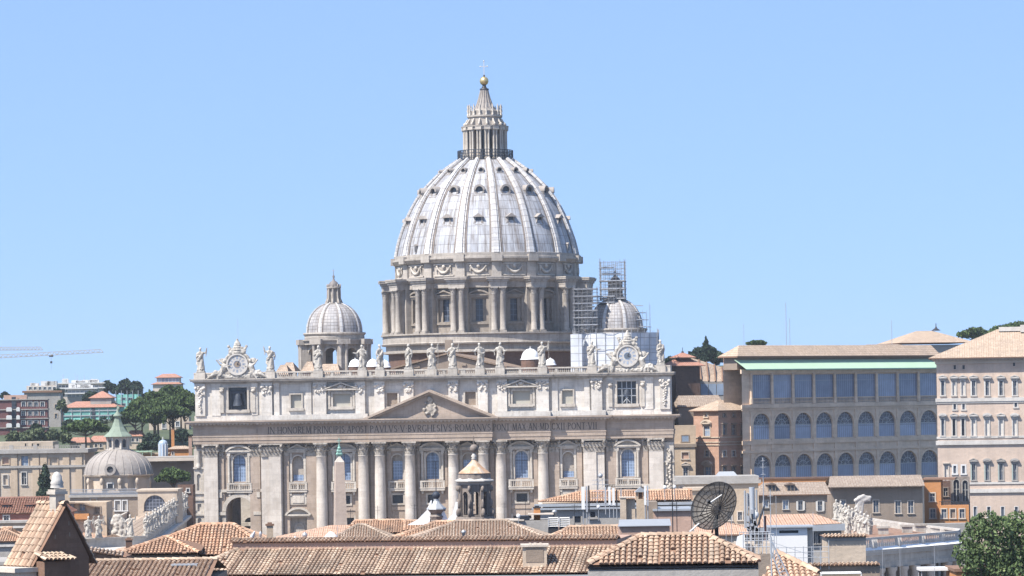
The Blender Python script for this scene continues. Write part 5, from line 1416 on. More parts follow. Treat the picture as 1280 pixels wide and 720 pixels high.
# ================= ground and hills =================
def sm(t): t = min(1, max(0, t)); return t * t * (3 - 2 * t)
def hill_z(x, y):
    l = 24 * sm((y - 880) / 120) + .036 * min(480, max(0, y - 1000))
    r_ = 44 * sm((y - 960) / 180) + .03 * min(250, max(0, y - 1140))
    t = sm((x + 80) / 160)
    z = l + (r_ - l) * t + 2.0 * noise.noise(Vector((x, y, 0)) * .01)
    far = 1 - .97 * sm((y - 1520) / 500)
    return z * far * (1 - sm((abs(x) - 1800) / 900)) if y > 881 else -.6
mb = MB(); mb.face([(-16000, -3000, 0), (16000, -3000, 0), (16000, 26000, 0), (-16000, 26000, 0)])
g = mb.build('ground', 'asphalt', kind='structure')
xs = [-2900 + 58 * i for i in range(101)]; ys = [870, 882, 900, 920, 940, 960, 985, 1010, 1040, 1070, 1100, 1140, 1180, 1230, 1290, 1360, 1450, 1560, 1700, 1900, 2150, 2500, 3000, 3700, 4600, 5600]
mb = MB(); mb.grid([[(x, y, hill_z(x, y) if y > 871 else -.6) for x in xs] for y in ys], 0, True); mb.build('hills', 'hill_soil', kind='structure')
mb = MB(); mb.grid([[(x, y, .004 + .0 * x) for x in (-115, 75)] for y in (430, 798)], 0, False); mb.build('piazza_paving', 'piazza', kind='structure')

hz = bpy.data.materials.new('haze'); hz.use_nodes = True; hn = hz.node_tree
for n_ in list(hn.nodes): hn.nodes.remove(n_)
pv = hn.nodes.new('ShaderNodeVolumePrincipled'); ho = hn.nodes.new('ShaderNodeOutputMaterial'); pv.inputs['Color'].default_value = (.86, .92, 1, 1); pv.inputs['Density'].default_value = HAZE; pv.inputs['Anisotropy'].default_value = .2
hn.links.new(pv.outputs[0], ho.inputs['Volume']); MATS['haze'] = hz
mb = MB(); mb.box(-3100, 3100, -300, 5700, -2, 150); o = mb.build('haze', 'haze', kind='stuff')
# ================= left: hill, church, colonnade =================
def truss(mb, p, q, h, n, r=.1):
    p, q = Vector(p), Vector(q); up = Vector((0, 0, h)); w_ = Vector((0, h * .5, 0))
    for i in range(n):
        a, b = p.lerp(q, i / n), p.lerp(q, (i + 1) / n); m_ = a.lerp(b, .5) + up
        for s in (-1, 1):
            mb.tube(a + w_ * s, b + w_ * s, r, 4); mb.tube(a + w_ * s, m_, r * .8, 4); mb.tube(m_, b + w_ * s, r * .8, 4)
        if i < n - 1: mb.tube(m_, p.lerp(q, (i + 1) / n).lerp(p.lerp(q, (i + 2) / n), .5) + up, r, 4)
for lab, pa, pb, hk, d in (('upper tower crane jib cut by the left edge of the view', (-70, 438), (53, 437.5), None, 1750), ('lower tower crane with the longer jib and a hanging hook block', (-60, 450.5), (129, 440.5), 64, 1700)):
    a, b = P(*pa, d), P(*pb, d); gz = hill_z(a.x, d); t = thing('tower_crane', lab, 'crane', (a.x, d, gz), 0, 'tower cranes')
    L = b - a; h0 = a.z - gz
    mb = MB(); truss(mb, (-12, 0, h0 - L.z * .2), (L.x, 0, h0 + L.z), 1.6, 34, .16); mb.build('jib', 'crane_yellow', t)
    mb = MB()
    for sx in (-.8, .8):
        for sy in (-.8, .8): mb.tube((sx, sy, 0), (sx, sy, h0 + 3), .12, 4)
    for k in range(int(h0 / 2)): mb.tube((-.8, -.8, 2 * k), (.8, -.8, 2 * k + 2), .08, 4); mb.tube((.8, .8, 2 * k), (-.8, .8, 2 * k + 2), .08, 4)
    mb.build('mast', 'crane_yellow', t)
    if hk:
        k = P(hk, 446, d); kx = k.x - a.x; kz = h0 + L.z * kx / L.x; mb = MB(); mb.box(kx - 1.0, kx + 1.0, -.8, .8, kz - .9, kz - .1)
        bz = P(hk, 452, d).z - gz; mb.tube((kx, 0, kz), (kx, 0, bz), .05, 4); mb.box(kx - .5, kx + .5, -.4, .4, bz - .9, bz + .2); mb.tube((kx, 0, bz), (kx, 0, bz - 4), .04, 4); mb.build('hook_block', 'dark_metal', t)
G1 = 'houses on the left hill'
def gb(px, d): return max(0, hill_z(P(px, 500, d).x, d) - 6)
W = lambda xs, ys, w_, h, **k: [(x, y, w_, h, k) for x in xs for y in ys]
# red-brown flats
t, f, u0, u1, z1 = block('apartment_building', 'red-brown apartment block with white balconies and flat terrace, at the left edge', 'building', 30, 1130, 6, -20, 59, 500, 14, 'flats_red', W((29.5, 37.5, 45, 53), (505.5, 517, 528.5), 4.6, 5.5, frame='shutter_white', pane='pane_grey', sill=False), G1, gb(20, 1130))
mb = MB()
for py in (499.5, 511.8, 523.2, 534.5): z = f.L(30, py).z; mb.box(u0 - .3, u1 + .3, -.4, 14.2, z - .16, z + .16)
mb.build('floor_band', 'plaster_grey', t)
for py in (511, 521, 531):
    z = f.L(14, py).z
    for a_, b_ in ((8, 15), (20.5, 25)):
        a, b = f.L(a_, py).x, f.L(b_, py).x; mb = MB(); mb.box(a, b, -1.5, 0, z - .9, z + .3); mb.box(a + .2, b - .2, -1.3, 0, z + .31, z + .5); mb.build('balcony', 'white_paint', t)
a, b = f.L(14.5, 500), f.L(20.5, 540); mb = MB(); mb.box(a.x, b.x, -.25, -.01, b.z - 6, a.z + 1); mb.build('stair_strip', 'black_iron', t)
a, b = f.L(4, 494), f.L(33, 499); mb = MB(); mb.box(a.x, b.x, 3, 11, z1, a.z); mb.box(a.x + 2, b.x - 3, 2.5, 3, z1, a.z - .8); mb.build('penthouse', 'plaster_pink', t)
block('apartment_building', 'plain beige-grey block with a thin brown roof line, rising behind the red-brown flats', 'building', 55, 1190, 4, 30, 75.5, 489.5, 14, 'plaster_grey', [(62, 493, 3, 2), (70, 520, 3, 6), (70, 508, 3, 5)], G1, gb(50, 1190), wkw=dict(frame='plaster_beige', sill=False), courses=((489.5, .7, .6, 'terracotta_base'),))
t, f, u0, u1, z1 = block('apartment_building', 'far flats with cluttered white roof terraces, behind the beige-grey block', 'building', 50, 1330, 3, 33, 71, 482, 12, 'plaster_cream', W((38, 44, 50, 56, 62, 68), (485.5,), 3.4, 3.4, frame='white_paint', pane='pane_grey', sill=False), G1, gb(50, 1330))
mb = MB(); r = random.Random(4)
for k in range(9): u = r.uniform(u0, u1 - 3); mb.box(u, u + r.uniform(1, 4), 1, 6, z1, z1 + r.uniform(.6, 2.0))
mb.build('terrace_clutter', 'white_paint', t)
for (a_, b_, yt, yb, lab, d, m_) in ((71, 128, 479.5, 500, 'stepped modern flats with rooftop aerials on the left hill crest, upper tier', 1420, 'plaster_cream'), (84, 119, 486, 506, 'stepped modern flats in blue-grey, lower tier below the hill crest', 1360, 'plaster_grey')):
    xs_ = [a_ + 3 + 5.2 * k for k in range(int((b_ - a_ - 3) / 5.2))]
    t, f, u0, u1, z1 = block('apartment_building', lab, 'building', (a_ + b_) / 2, d, 5, a_, b_, yt, 12, m_, W(xs_, (yt + 3.6, yt + 8.5), 3.8, 2.6, frame='white_paint', pane='pane_sky' if d < 1400 else 'pane_grey', sill=False), G1, gb(a_, d))
    mb = MB()
    for py in (yt, yt + 6): z = f.L(a_, py).z; mb.box(u0 - 1, u1 + 1, -1.5, 12, z - .2, z + .3)
    r = random.Random(int(d))
    for k in range(8): u = r.uniform(u0, u1 - 4); mb.box(u, u + r.uniform(1.5, 5), 3, 7, z1, z1 + r.uniform(.8, 2.2))
    mb.build('terraces', 'white_paint', t)
    mb = MB()
    for k in range(9): u = r.uniform(u0, u1); mb.tube((u, 5, z1), (u, 5, z1 + r.uniform(2, 4.5)), .07, 4)
    mb.build('aerials', 'grey_metal', t)
# netted house with red roof
t, f, u0, u1, z1 = block('netted_house', 'house wrapped in green scaffold netting under a red tiled roof', 'house', 112, 1230, -4, 79, 146, 509, 14, 'green_netting', (), G1, gb(110, 1230))
mb = MB()
for px in (79, 90, 101, 113, 124, 135, 146): u = f.L(px, 515).x; mb.tube((u, -.25, 0 + gb(110, 1230)), (u, -.25, z1), .14, 4)
for py in (514, 520, 526): z = f.L(100, py).z; mb.tube((u0, -.25, z), (u1, -.25, z), .12, 4); mb.box(u0, u1, -.2, -.05, z - .1, z + .35)
mb.build('scaffold_frame', 'zinc', t)
hip(t, 'roof_red', u0, u1, 0, 14, z1, f.L(112, 501.5).z, 4, 4, .6)
a, b = f.L(111, 505), f.L(137, 497)
mb = MB(); mb.box(a.x, b.x, 3, 10, z1 - 1, b.z); mb.build('roof_turret', 'plaster_grey', t)
hip(t, 'roof_red', a.x, b.x, 3, 10, b.z, f.L(124, 489).z, None, None, .6, name='turret_roof')
mb = MB(); mb.box(f.L(115, 520).x, f.L(119, 520).x, -.3, -.2, z1 - 14, z1); mb.build('drain_strip', 'black_iron', t)
t, f, u0, u1, z1 = block('netted_tower', 'narrow flats wrapped in green scaffold netting, left of the big stone pines', 'building', 158, 1290, 0, 145, 173, 493, 10, 'green_netting', W((154, 163), (499, 506), 5, 3, frame='zinc', sill=False), G1, gb(158, 1290))
mb = MB()
for px in (145, 152, 159, 166, 173): u = f.L(px, 500).x; mb.tube((u, -.3, gb(158, 1290)), (u, -.3, z1 + 1.5), .13, 4)
mb.build('scaffold_frame', 'zinc', t)
t, f, u0, u1, z1 = block('villa', 'far villa on the hill top with a glazed loggia and two pink-red roofs', 'house', 208, 1450, 0, 191, 225, 480, 14, 'plaster_cream', (), G1, gb(208, 1450))
hip(t, 'roof_red', u0, u1, 0, 14, z1, f.L(208, 476).z, 3, 3, .8)
a, b = f.L(195, 478), f.L(223, 471.5); m = MB(); m.box(a.x, b.x, 3, 12, z1 - 1, b.z); m.build('upper_storey', 'plaster_cream', t)
for px in (198.5, 203, 207.5, 212, 216.5, 221): p = f.L(px, 474); window(t, p.x, 1.3, f.L(px, 477.3).z, f.L(px, 472.3).z, 3, 'white_paint', 'pane_sky', sill=False, ft=.12, depth=-.06)
hip(t, 'roof_red', a.x, b.x, 3, 12, b.z, f.L(208, 467).z, 3, 3, .8, name='upper_roof')
block('villa', 'tan house wall glimpsed between the trunks of the stone pines', 'house', 212, 1140, 0, 186, 236, 521, 8, 'plaster_beige', [(205, 532, 4, 6), (222, 530, 4, 6)], G1, gb(212, 1140), wkw=dict(frame='white_paint'))
for px0, px1, yt, ye, d, lab in ((87, 112, 547, 553, 1010, 'low pinkish house roof peeping out behind the beige palace'), (159, 177, 538, 545, 1040, 'small red-roofed house between the copper lantern and the pine trunks'), (112, 132, 545, 552, 1020, 'low house with a faded red roof under the spreading pine')):
    t, f, u0, u1, z1 = block('low_house', lab, 'house', (px0 + px1) / 2, d, 0, px0, px1, ye, 8, 'plaster_beige', [((px0 * .6 + px1 * .4), ye + 5, 2.5, 4), ((px0 * .3 + px1 * .7), ye + 5, 2.5, 4)], 'low houses below the hill', gb(px0, d)); hip(t, 'roof_red', u0, u1, 0, 8, z1, f.L(px0, yt).z, 1, 1, .4)
# trees of the hill
GT = 'trees on the left hill'
bushy(118, 150, 474.5, 500, 1480, 'dark leafy tree on the hill crest, left of a close pair', 1, group=GT); bushy(140, 178, 474, 500, 1470, 'broad dark tree on the hill crest, right of a close pair', 2, 2600, group=GT)
bushy(100, 128, 490, 512, 1330, 'dark tree right behind the netted house turret', 3, 1500, group=GT); bushy(166, 188, 489, 505, 1380, 'dark tree between the netted tower and the hilltop villa', 4, 1300, group=GT)
bushy(72, 84, 493, 530, 1180, 'pale grey-green tree between the beige block and the netted house', 5, 900, 'grey_leaf', GT); bushy(8, 34, 538, 558, 1000, 'low grey-green bush, leftmost on the bank above the beige palace', 6, 1200, 'grey_leaf', GT, .5, 'bush')
bushy(26, 62, 534, 558, 1005, 'grey-green bush in the middle of the bank above the beige palace', 7, 1500, 'grey_leaf', GT, .5, 'bush'); bushy(54, 90, 536, 560, 1010, 'grey-green bush at the right end of the bank', 8, 1500, 'grey_leaf', GT, .5, 'bush')
bushy(36, 58, 529, 548, 1060, 'dark green bush right below the red-brown flats', 9, 900, 'dark_leaf', GT, .5, 'bush'); bushy(0, 12, 490, 500, 1300, 'far tree top at the left edge behind the flats', 10, 500, 'dark_leaf', GT)
for k, (a, b, yt, yc, yb, d, lab) in enumerate(((188, 247, 480.5, 508, 560, 1085, 'stone pine with the highest crown, touching the edge of the basilica'), (164, 232, 488, 519, 562, 1075, 'stone pine with a broad layered crown, in the middle of the group'), (150, 206, 500, 528, 560, 1050, 'stone pine with the lowest crown, leftmost of the big group'), (200, 232, 500, 527, 562, 1060, 'stone pine with a small crown, low in the right of the group'), (79, 136, 522, 542, 562, 1000, 'lone spreading stone pine with bare forked limbs, left of the copper lantern'))):
    pine(a, b, yt, yc, yb, d, lab, 40 + k, 7500 if k < 3 else 3600, size=.52)
pine(214, 250, 492, 520, 562, 1072, 'stone pine pressed against the basilica corner, below the highest crown', 47, 4000, size=.42)
for k, (a_, b_, yt, yc, d, lab) in enumerate(((206, 248, 492, 511, 1066, 'stone pine with a flat crown second from the basilica edge'), (168, 218, 499, 519, 1064, 'stone pine with a wide flat crown below the layered one'), (148, 192, 511, 530, 1042, 'stone pine with the lowest flat crown at the left front of the group'), (186, 240, 505, 523, 1052, 'stone pine with a wide flat crown, front centre of the group'))): pine(a_, b_, yt, yc, 562, d, lab, 80 + k, 5200, size=.52)
pine(178, 212, 510, 533, 562, 1045, 'stone pine with a low dense crown in the middle front of the group', 48, 4000, size=.42)
bushy(76, 98, 522, 548, 1090, 'dark shrub at the foot of the netted house', 51, 900, 'dark_leaf', GT, .5, 'bush'); bushy(124, 160, 516, 534, 1180, 'dark hedge-like tree below the netted tower', 52, 1400, 'dark_leaf', GT, .5)
bushy(60, 80, 486, 502, 1300, 'dark tree above the beige-grey block', 53, 900, 'dark_leaf', GT, .6); bushy(172, 200, 552, 566, 990, 'long dark shrub above the teal canopy', 54, 1200, 'dark_leaf', GT, .45, 'bush'); bushy(136, 160, 530, 552, 1040, 'dark shrub behind the copper lantern', 55, 1000, 'dark_leaf', GT, .5, 'bush')
bushy(180, 200, 538, 562, 1030, 'dark shrub under the stone pines', 13, 800, 'dark_leaf', GT, .5, 'bush'); bushy(216, 242, 530, 566, 1045, 'dark evergreen in the shade under the rightmost pine', 14, 1500, 'dark_leaf', GT, .5)
# beige palace with railing, in front of the bank
t, f, u0, u1, z1 = block('terrace_building', 'long low beige building behind the palace parapet, at the left edge', 'building', 30, 950, 0, -30, 66, 552.5, 12, 'plaster_beige', [(32, 556, 1.6, 3.5), (40.5, 556, 1.4, 3.5), (47.5, 556, 2.8, 3)], None, 0, wkw=dict(pane='pane_dark', frame='plaster_beige', sill=False))
pw = [(30, 598, 5.5, 15, dict(pane='pane_dark')), (31, 576, 9, 12, dict(pane='pane_sky', frame='plaster_tan')), (7, 576, 8, 8, dict(pane='plaster_pink', frame='plaster_tan')), (67, 577, 10, 9, dict(pane='plaster_beige', frame='plaster_tan')), (68, 602, 5, 9, dict(pane='pane_grey')), (7, 600, 5.5, 12, dict(pane='plaster_beige'))]
t, f, u0, u1, z1 = block('palace', 'beige stuccoed palace with pilasters and a railed roof terrace, left of the grey-ribbed dome', 'palace', 50, 830, 0, -40, 106, 564, 20, 'plaster_beige', pw, None, 0, wkw=dict(proud=.2), courses=((564.5, .9, .9, 'plaster_grey'), (583.5, .6, .6, 'plaster_grey')))
for px in (-5, 18, 45, 55, 83, 99): a = f.L(px, 600).x; mb = MB(); mb.box(a - .8, a + .8, -.35, 0, 0, z1 - .5); mb.build('pilaster', 'plaster_tan', t)
mb = MB(); mb.box(u0, u1, 0, .3, z1, z1 + .5); zr = f.L(50, 557.5).z; mb.box(u0, u1, .05, .2, zr - .12, zr)
n = int((u1 - u0) / .6)
for k in range(n): u = u0 + (u1 - u0) * k / n; mb.box(u - .06, u + .06, .08, .16, z1 + .5, zr)
for px in (14, 44, 71, 104): a = f.L(px, 560).x; mb.box(a - .5, a + .5, -.05, .4, z1, zr + .3)
mb.build('railing', 'plaster_grey', t)
cypress(57, 582, 626, 20, 800, 'dark cypress standing against the beige palace', 3, 1700)
# domed church with the copper lantern
D0 = 760; f = Fr(148, D0, 0); CH = f.root('domed_church', 'church with a low grey stone-ribbed dome and a green copper lantern', 'church')
zz = lambda y: f.L(148, y).z
CDX = f.L(148, 580, 9).x; CH.location.x += CDX
mb = MB(); prf = [(43.5, 594), (43, 590), (41, 583), (37.5, 577), (32, 571.5), (24, 566.5), (14, 562.5)]
prf = [(r_ * D0 / F, zz(y)) for r_, y in prf]; prf = [(r_, z) for z, r_ in cr([(z, r_) for r_, z in prf], 4)]
mb.lathe(prf, 48, 0, 9, uvs=lambda i, j: (j * .9, i * .7)); mb.build('dome', 'weathered_shell', CH)
mb = MB()
for k in range(24):
    a = 2 * math.pi * k / 24; c, s = math.sin(a), math.cos(a)
    mb = MB()
    for (r0, z0), (r1, z1) in zip(prf, prf[1:]): mb.tube(((r0 + .02) * c, 9 - (r0 + .02) * s, z0), ((r1 + .02) * c, 9 - (r1 + .02) * s, z1), .11, 4, cap=False)
    mb.build('dome_rib', 'weathered_shell', CH)
mb = MB(); o_ = f.L(138, 587, 9 - 7.7); o_.x -= CDX; mb.arc_band(o_.x, o_.z, .75, 1.3, .5, 3, 0, 2 * math.pi, 20); mb.face([(o_.x + .8 * math.cos(2 * math.pi * i / 16), 1.4, o_.z + .8 * math.sin(2 * math.pi * i / 16)) for i in range(16)], 1); mb.build('round_window', ['weathered_shell', 'pane_dark'], CH)
mb = MB(); mb.lathe([(7.5, 0), (7.5, zz(596)), (8.3, zz(596)), (8.5, zz(594)), (7.6, zz(593.5))], 8, 0, 9, smooth=False, a0=R(22.5), a1=R(382.5))
for k in range(-2, 3):
    mb.T = Matrix.Translation((0, 9, 0)) @ Matrix.Rotation(R(30 * k + 8), 4, 'Z'); mb.box(-.35, .35, -8.2, -7, zz(612), zz(600)); mb.ball((0, -8.1, zz(602)), .5, .4, .8, 6, 5)
mb.T = None; mb.build('drum', 'plaster_beige', CH)
window(CH, f.L(138, 607, 2).x - CDX, 1.2, zz(610.5), zz(604.5), 1.9, 'white_paint', 'pane_dark', sill=False, depth=-.05)
mb = MB(); h_ = 2.4
mb.lathe([(h_, zz(564)), (h_, zz(547)), (h_ + .3, zz(546.5)), (h_ + .3, zz(545.5))], 8, 0, 9, smooth=False, a0=R(22.5), a1=R(382.5)); mb.lathe([(h_ + .5, zz(565)), (h_ + .5, zz(562))], 16, 0, 9)
for k in range(8):
    a = R(45 * k + 22.5); mb.tube((2.45 * math.sin(a), 9 - 2.45 * math.cos(a), zz(563)), (2.45 * math.sin(a), 9 - 2.45 * math.cos(a), zz(547)), .26, 6)
ln = mb.build('lantern', 'travertine', CH)
for k in range(-1, 2):
    m = MB(Matrix.Translation((0, 9, 0)) @ Matrix.Rotation(R(45 * k), 4, 'Z')); m.archpane(0, .95, zz(559.5), zz(549.5), -2.28, True); m.build('lantern_window', 'pane_dark', ln)
mb = MB(); cp = [(19, 546.2), (17.5, 544.5), (12, 540), (8, 534), (5.5, 528), (4.6, 524.5)]; mb.lathe([(r_ * D0 / F, zz(y)) for r_, y in cp], 8, 0, 9, smooth=False, a0=R(22.5), a1=R(382.5))
mb.lathe([(.75, zz(524.5)), (.7, zz(521)), (1.1, zz(520.5)), (1.0, zz(519)), (.3, zz(515)), (.25, zz(513)), (.02, zz(511))], 12, 0, 9); mb.tube((0, 9, zz(512)), (0, 9, zz(505)), .09, 5); mb.tube((-.4, 9, zz(508)), (.4, 9, zz(508)), .09, 5); mb.ball((.2, 9, zz(511)), .35, .3, .5, 6, 5)
mb.build('copper_cap', 'copper_old', CH)
t, f2, u0, u1, z1 = block('terraced_house', 'dull brick and plaster building below the grey stone-ribbed dome, with a railed terrace', 'building', 135, 735, 0, 88, 172, 619, 20, 'plaster_brown', [(117, 628, 7, 9, dict(pane='plaster_tan')), (147, 632, 6, 12, dict(pane='plaster_grey', frame='white_paint')), (156, 632, 5, 12, dict(pane='plaster_grey', frame='white_paint')), (103, 634, 5, 6), (126, 640, 5, 7)], None, 0, wkw=dict(frame='plaster_grey', pane='pane_grey'), courses=((620, .5, .4, 'plaster_grey'),))
mb = MB(); zr = f2.L(130, 611.5).z
for k in range(60): u = u0 + (u1 - u0) * k / 59; mb.tube((u, .1, z1), (u, .1, zr), .05, 4)
for z in (zr, zr - .6): mb.tube((u0, .1, z), (u1, .1, z), .07, 4)
mb.box(u0, u1, .2, .35, z1, z1 + .5); mb.build('railing', 'grey_metal', t)
t, f2, u0, u1, z1 = block('arched_hall', 'pale plaster wall with one wide arched lattice window, right below the small round pine', 'building', 197, 705, 0, 172, 221, 612.5, 12, 'plaster_beige', [(193.5, 629, 27, 20, dict(arched=True, pane='pane_grid', frame='plaster_beige', sill=False, ft=.3))], None, 0, courses=((613, .4, .25, 'plaster_beige'),))
block('brick_shed', 'small red brick wall wedged between the colonnade statues and the corner of the basilica', 'building', 230, 760, 0, 222, 241, 606, 6, 'brick_dark', [(235, 613, 3, 4)], None, 0)
pine(194, 241, 583.5, 606, 640, 765, 'small round-headed stone pine beside the corner of the basilica', 61, 3600, None, .36)
t, f2, u0, u1, z1 = block('long_hall', 'long hall with a wide flat grey eave, left of the corner of the basilica', 'building', 205, 880, 0, 170, 262, 576, 12, 'plaster_brown', (), None, 0)
mb = MB(); mb.box(u0 - 2, u1, -3.5, 13, z1, z1 + .7); mb.box(u0 - 1.5, u1, -3.0, 12, z1 + .7, z1 + 1.1, 1); mb.build('eave', ['plaster_cream', 'plaster_grey'], t)
t, f2, u0, u1, z1 = block('orange_house', 'small orange-painted house with a pitched roof above the long grey eave', 'house', 224, 905, 0, 210, 237, 561, 8, 'plaster_orange', [(216, 567, 2, 3)], None, 0)
hip(t, 'roof_buff', u0, u1, 0, 8, z1, f2.L(224, 557.5).z, 2, 2, .5)
block('orange_terrace', 'low orange-red wall with a teal canopy, left of the small orange house', 'wall', 190, 900, 0, 172, 211, 567, 4, 'plaster_orange', (), None, 0, courses=((567, .4, .2, 'plaster_tan'),))
f2 = Fr(175, 897, 0); t = f2.root('teal_canopy', 'flat teal canopy on thin posts above the low orange-red wall', 'canopy'); a, b = f2.L(166, 562), f2.L(190, 566); mb = MB()
mb.box(a.x, b.x, 0, 4, b.z + .3, b.z + .5)
for u in (a.x + .2, b.x - .2, (a.x + b.x) / 2): mb.tube((u, .2, b.z - 3), (u, .2, b.z + .3), .08, 5)
mb.build('canopy_sheet', 'copper_roof', t)
f2 = Fr(203, 895, 0); t = f2.root('glass_pavilion', 'little grey-blue domed glass pavilion left of the orange house', 'pavilion'); a, b = f2.L(197.5, 567), f2.L(209, 551); m = (a.x + b.x) / 2; hw = (b.x - a.x) / 2; mb = MB(); zb = f2.L(203, 555).z
mb.lathe([(hw, a.z - 4), (hw, zb)] + [(hw * math.cos(t_), zb + hw * .9 * math.sin(t_)) for t_ in [math.pi / 2 * k / 6 for k in range(1, 7)]], 10, m, hw, 0, False)
for k in range(10): a_ = 2 * math.pi * k / 10; mb.tube((m + hw * math.sin(a_), hw - hw * math.cos(a_), a.z - 4), (m + hw * math.sin(a_), hw - hw * math.cos(a_), zb), .12, 4, m=1)
mb.tube((m, hw, zb + hw * .8), (m, hw, zb + hw * 1.5), .12, 5, m=1); mb.build('glass_shell', ['pane_sky', 'white_paint'], t)
chimney(215.3, 536, 562, 3.6, 910, 'tall thin brick-orange chimney behind the small orange house', 'plaster_orange')
chimney(237, 546, 564, 4, 900, 'pinkish chimney close to the edge of the basilica', 'plaster_pink')
# near-left roofs below the palace
t, f2, u0, u1, z1 = block('pink_roof_house', 'long house with a faded pink roof, two dormers and a dull red wall', 'house', 40, 560, 0, -30, 84, 641.5, 9, 'plaster_red', [(8, 648, 6, 6)], None, 0, wkw=dict(pane='pane_grey'))
hip(t, 'roof_red', u0, u1, 0, 9, z1, f2.L(40, 623).z, 0, 3, .4, real=.42)
for px in (8, 37):
    p = f2.L(px, 632, 2.0); mb = MB(); mb.box(p.x - .6, p.x + .6, 1.4, 3.5, p.z - .6, p.z + .15); mb.prism([(p.x - .9, p.z + .15), (p.x + .9, p.z + .15), (p.x, p.z + .6)], 1.2, 3.8, 1); mb.box(p.x - .45, p.x + .45, 1.36, 1.4, p.z - .5, p.z + .1, 2); mb.build('dormer', ['plaster_brown', 'roof_red', 'pane_dark'], t)
t, f2, u0, u1, z1 = block('balcony_house', 'ochre house with blue shutters and a crooked balcony awning, behind the brick gable', 'house', 108, 600, 0, 78, 133, 628, 9, 'plaster_tan', [(90, 633, 5, 8, dict(pane='pane_sky')), (103, 634, 6, 8, dict(pane='pane_sky')), (96, 646, 4, 5), (122, 638, 6, 8, dict(pane='plaster_brown'))], None, 0, wkw=dict(frame='plaster_brown'))
a, b = f2.L(82, 628), f2.L(105, 628); mb = MB(); mb.prism([(a.x, a.z), (b.x, b.z), (f2.L(120, 633).x, f2.L(120, 633).z), (f2.L(120, 633).x, f2.L(120, 633).z - .15), (b.x, b.z - .2), (a.x, a.z - .2)], -1.6, 0); mb.build('awning', 'roof_buff', t)
a, b = f2.L(92, 642), f2.L(112, 642); mb = MB(); mb.box(a.x, b.x, -1.2, 0, a.z - 1.0, a.z); mb.build('balcony', 'plaster_orange', t)
t, f2, u0, u1, z1 = block('coped_wall', 'dark weathered wall with a stone coping below the pink roof, at the left edge', 'wall', 20, 500, 0, -30, 32, 652, 3, 'plaster_brown', (), None, 0, courses=((652.5, .35, .25, 'plaster_grey'), (659, .3, .4, 'white_stone')))
t, f2, u0, u1, z1 = block('hip_roofed_house', 'house under a faded orange-pink hipped roof, behind the steep brick gable', 'house', 10, 420, 0, -30, 36, 677, 8, 'plaster_grey', (), None, 0, courses=((682, .3, .3, 'white_stone'),)); hip(t, 'tile_orange', u0, u1, 0, 8, z1, f2.L(10, 661).z, None, None, .4, real=.3)
# left colonnade corridor and its statues
Z0 = 13.2
A, B = P(183, 673, 598), P(241, 640, 792); A.z = B.z = 0; dr = (B - A).normalized(); nl = Vector((-dr.y, dr.x, 0))   # towards the left
cang = math.atan2(dr.y, dr.x); Lc = (B - A).length
COL = thing('colonnade', 'grey-white colonnade corridor running back to the left corner of the basilica', 'colonnade', A, cang)
mb = MB(); mb.wall(0, Lc, 0, Z0 - 1.2, 0, [(5 + 6.2 * k, 2.2, 7.2, 10.6, False) for k in range(int(Lc / 6.2))], .6); mb.face([(0, 0, 0), (0, 12, 0), (0, 12, Z0 - 1.2), (0, 0, Z0 - 1.2)]); mb.face([(0, 12, 0), (Lc, 12, 0), (Lc, 12, Z0 - 1), (0, 12, Z0 - 1)])
for k in range(int(Lc / 6.2)): mb.box(5 + 6.2 * k - 1.3, 5 + 6.2 * k + 1.3, .5, .7, 7, 11, 1)
mb.build('wall', ['travertine_dark', 'pane_dark'], COL)
mb = MB(); mb.box(-.6, Lc, -.6, 12.6, Z0 - 1.2, Z0 - .7); mb.box(-1.1, Lc, -1.1, 13.1, Z0 - .7, Z0 - .2); mb.box(-20, 0, -1.1, 9, Z0 - .7, Z0 - .2); mb.build('cornice', 'white_stone', COL)
mb = MB()
for v in (0, 12): mb.box(0, Lc, v - .1, v + .3, Z0 - .2, Z0 + .3); mb.box(0, Lc, v - .15, v + .35, Z0 + 1.2, Z0 + 1.5); mb.box(0, Lc, v, v + .2, Z0 + .3, Z0 + 1.2)
mb.build('parapet', 'travertine', COL)
mb = MB(); uvquad(mb, (1, .6, Z0), (Lc, .6, Z0), (Lc, 6, Z0 + 1.9), (1, 6, Z0 + 1.9)); uvquad(mb, (Lc, 11.5, Z0), (1, 11.5, Z0), (1, 6, Z0 + 1.9), (Lc, 6, Z0 + 1.9)); mb.face([(1, .6, Z0), (1, 6, Z0 + 1.9), (1, 11.5, Z0)]); mb.build('roof', 'roof_buff', COL)
W0 = P(80, 670, 588); W0.z = 0; d2 = (A - W0); a2 = math.atan2(d2.y, d2.x); L2 = d2.length
CW = thing('colonnade', 'grey-white colonnade end with a plain parapet, in front of the ochre balcony house', 'colonnade', W0, a2)
mb = MB(); mb.box(0, L2 - 1, 0, 10, 0, Z0 - 1); mb.build('wall', 'travertine_dark', CW)
mb = MB(); mb.box(-.5, L2 + .5, -.8, 10.5, Z0 - 1, Z0 - .3); mb.build('cornice', 'white_stone', CW)
mb = MB(); mb.box(0, L2, 0, .4, Z0 - .3, Z0 + 1.3); mb.box(0, L2, -.1, .5, Z0 + 1.3, Z0 + 1.55); mb.build('parapet', 'travertine', CW)
mb = MB(); uvquad(mb, (0, .5, Z0), (L2 - 2, .5, Z0), (L2 - 2, 9, Z0 + 2.4), (0, 9, Z0 + 2.4)); mb.build('roof', 'roof_orange', CW)
def small_statue(loc, rz, i, label, group, k=.66):
    t = thing('statue', label, 'statue', loc, rz, group)
    for nm, me, z in (('plinth', PLINTH, 0), ('body', SMESH[i % 13], .6)):
        o = bpy.data.objects.new(nm, me); C.objects.link(o); o.parent = t; o.location = (0, 0, z * k); o.scale = (k, k, k)
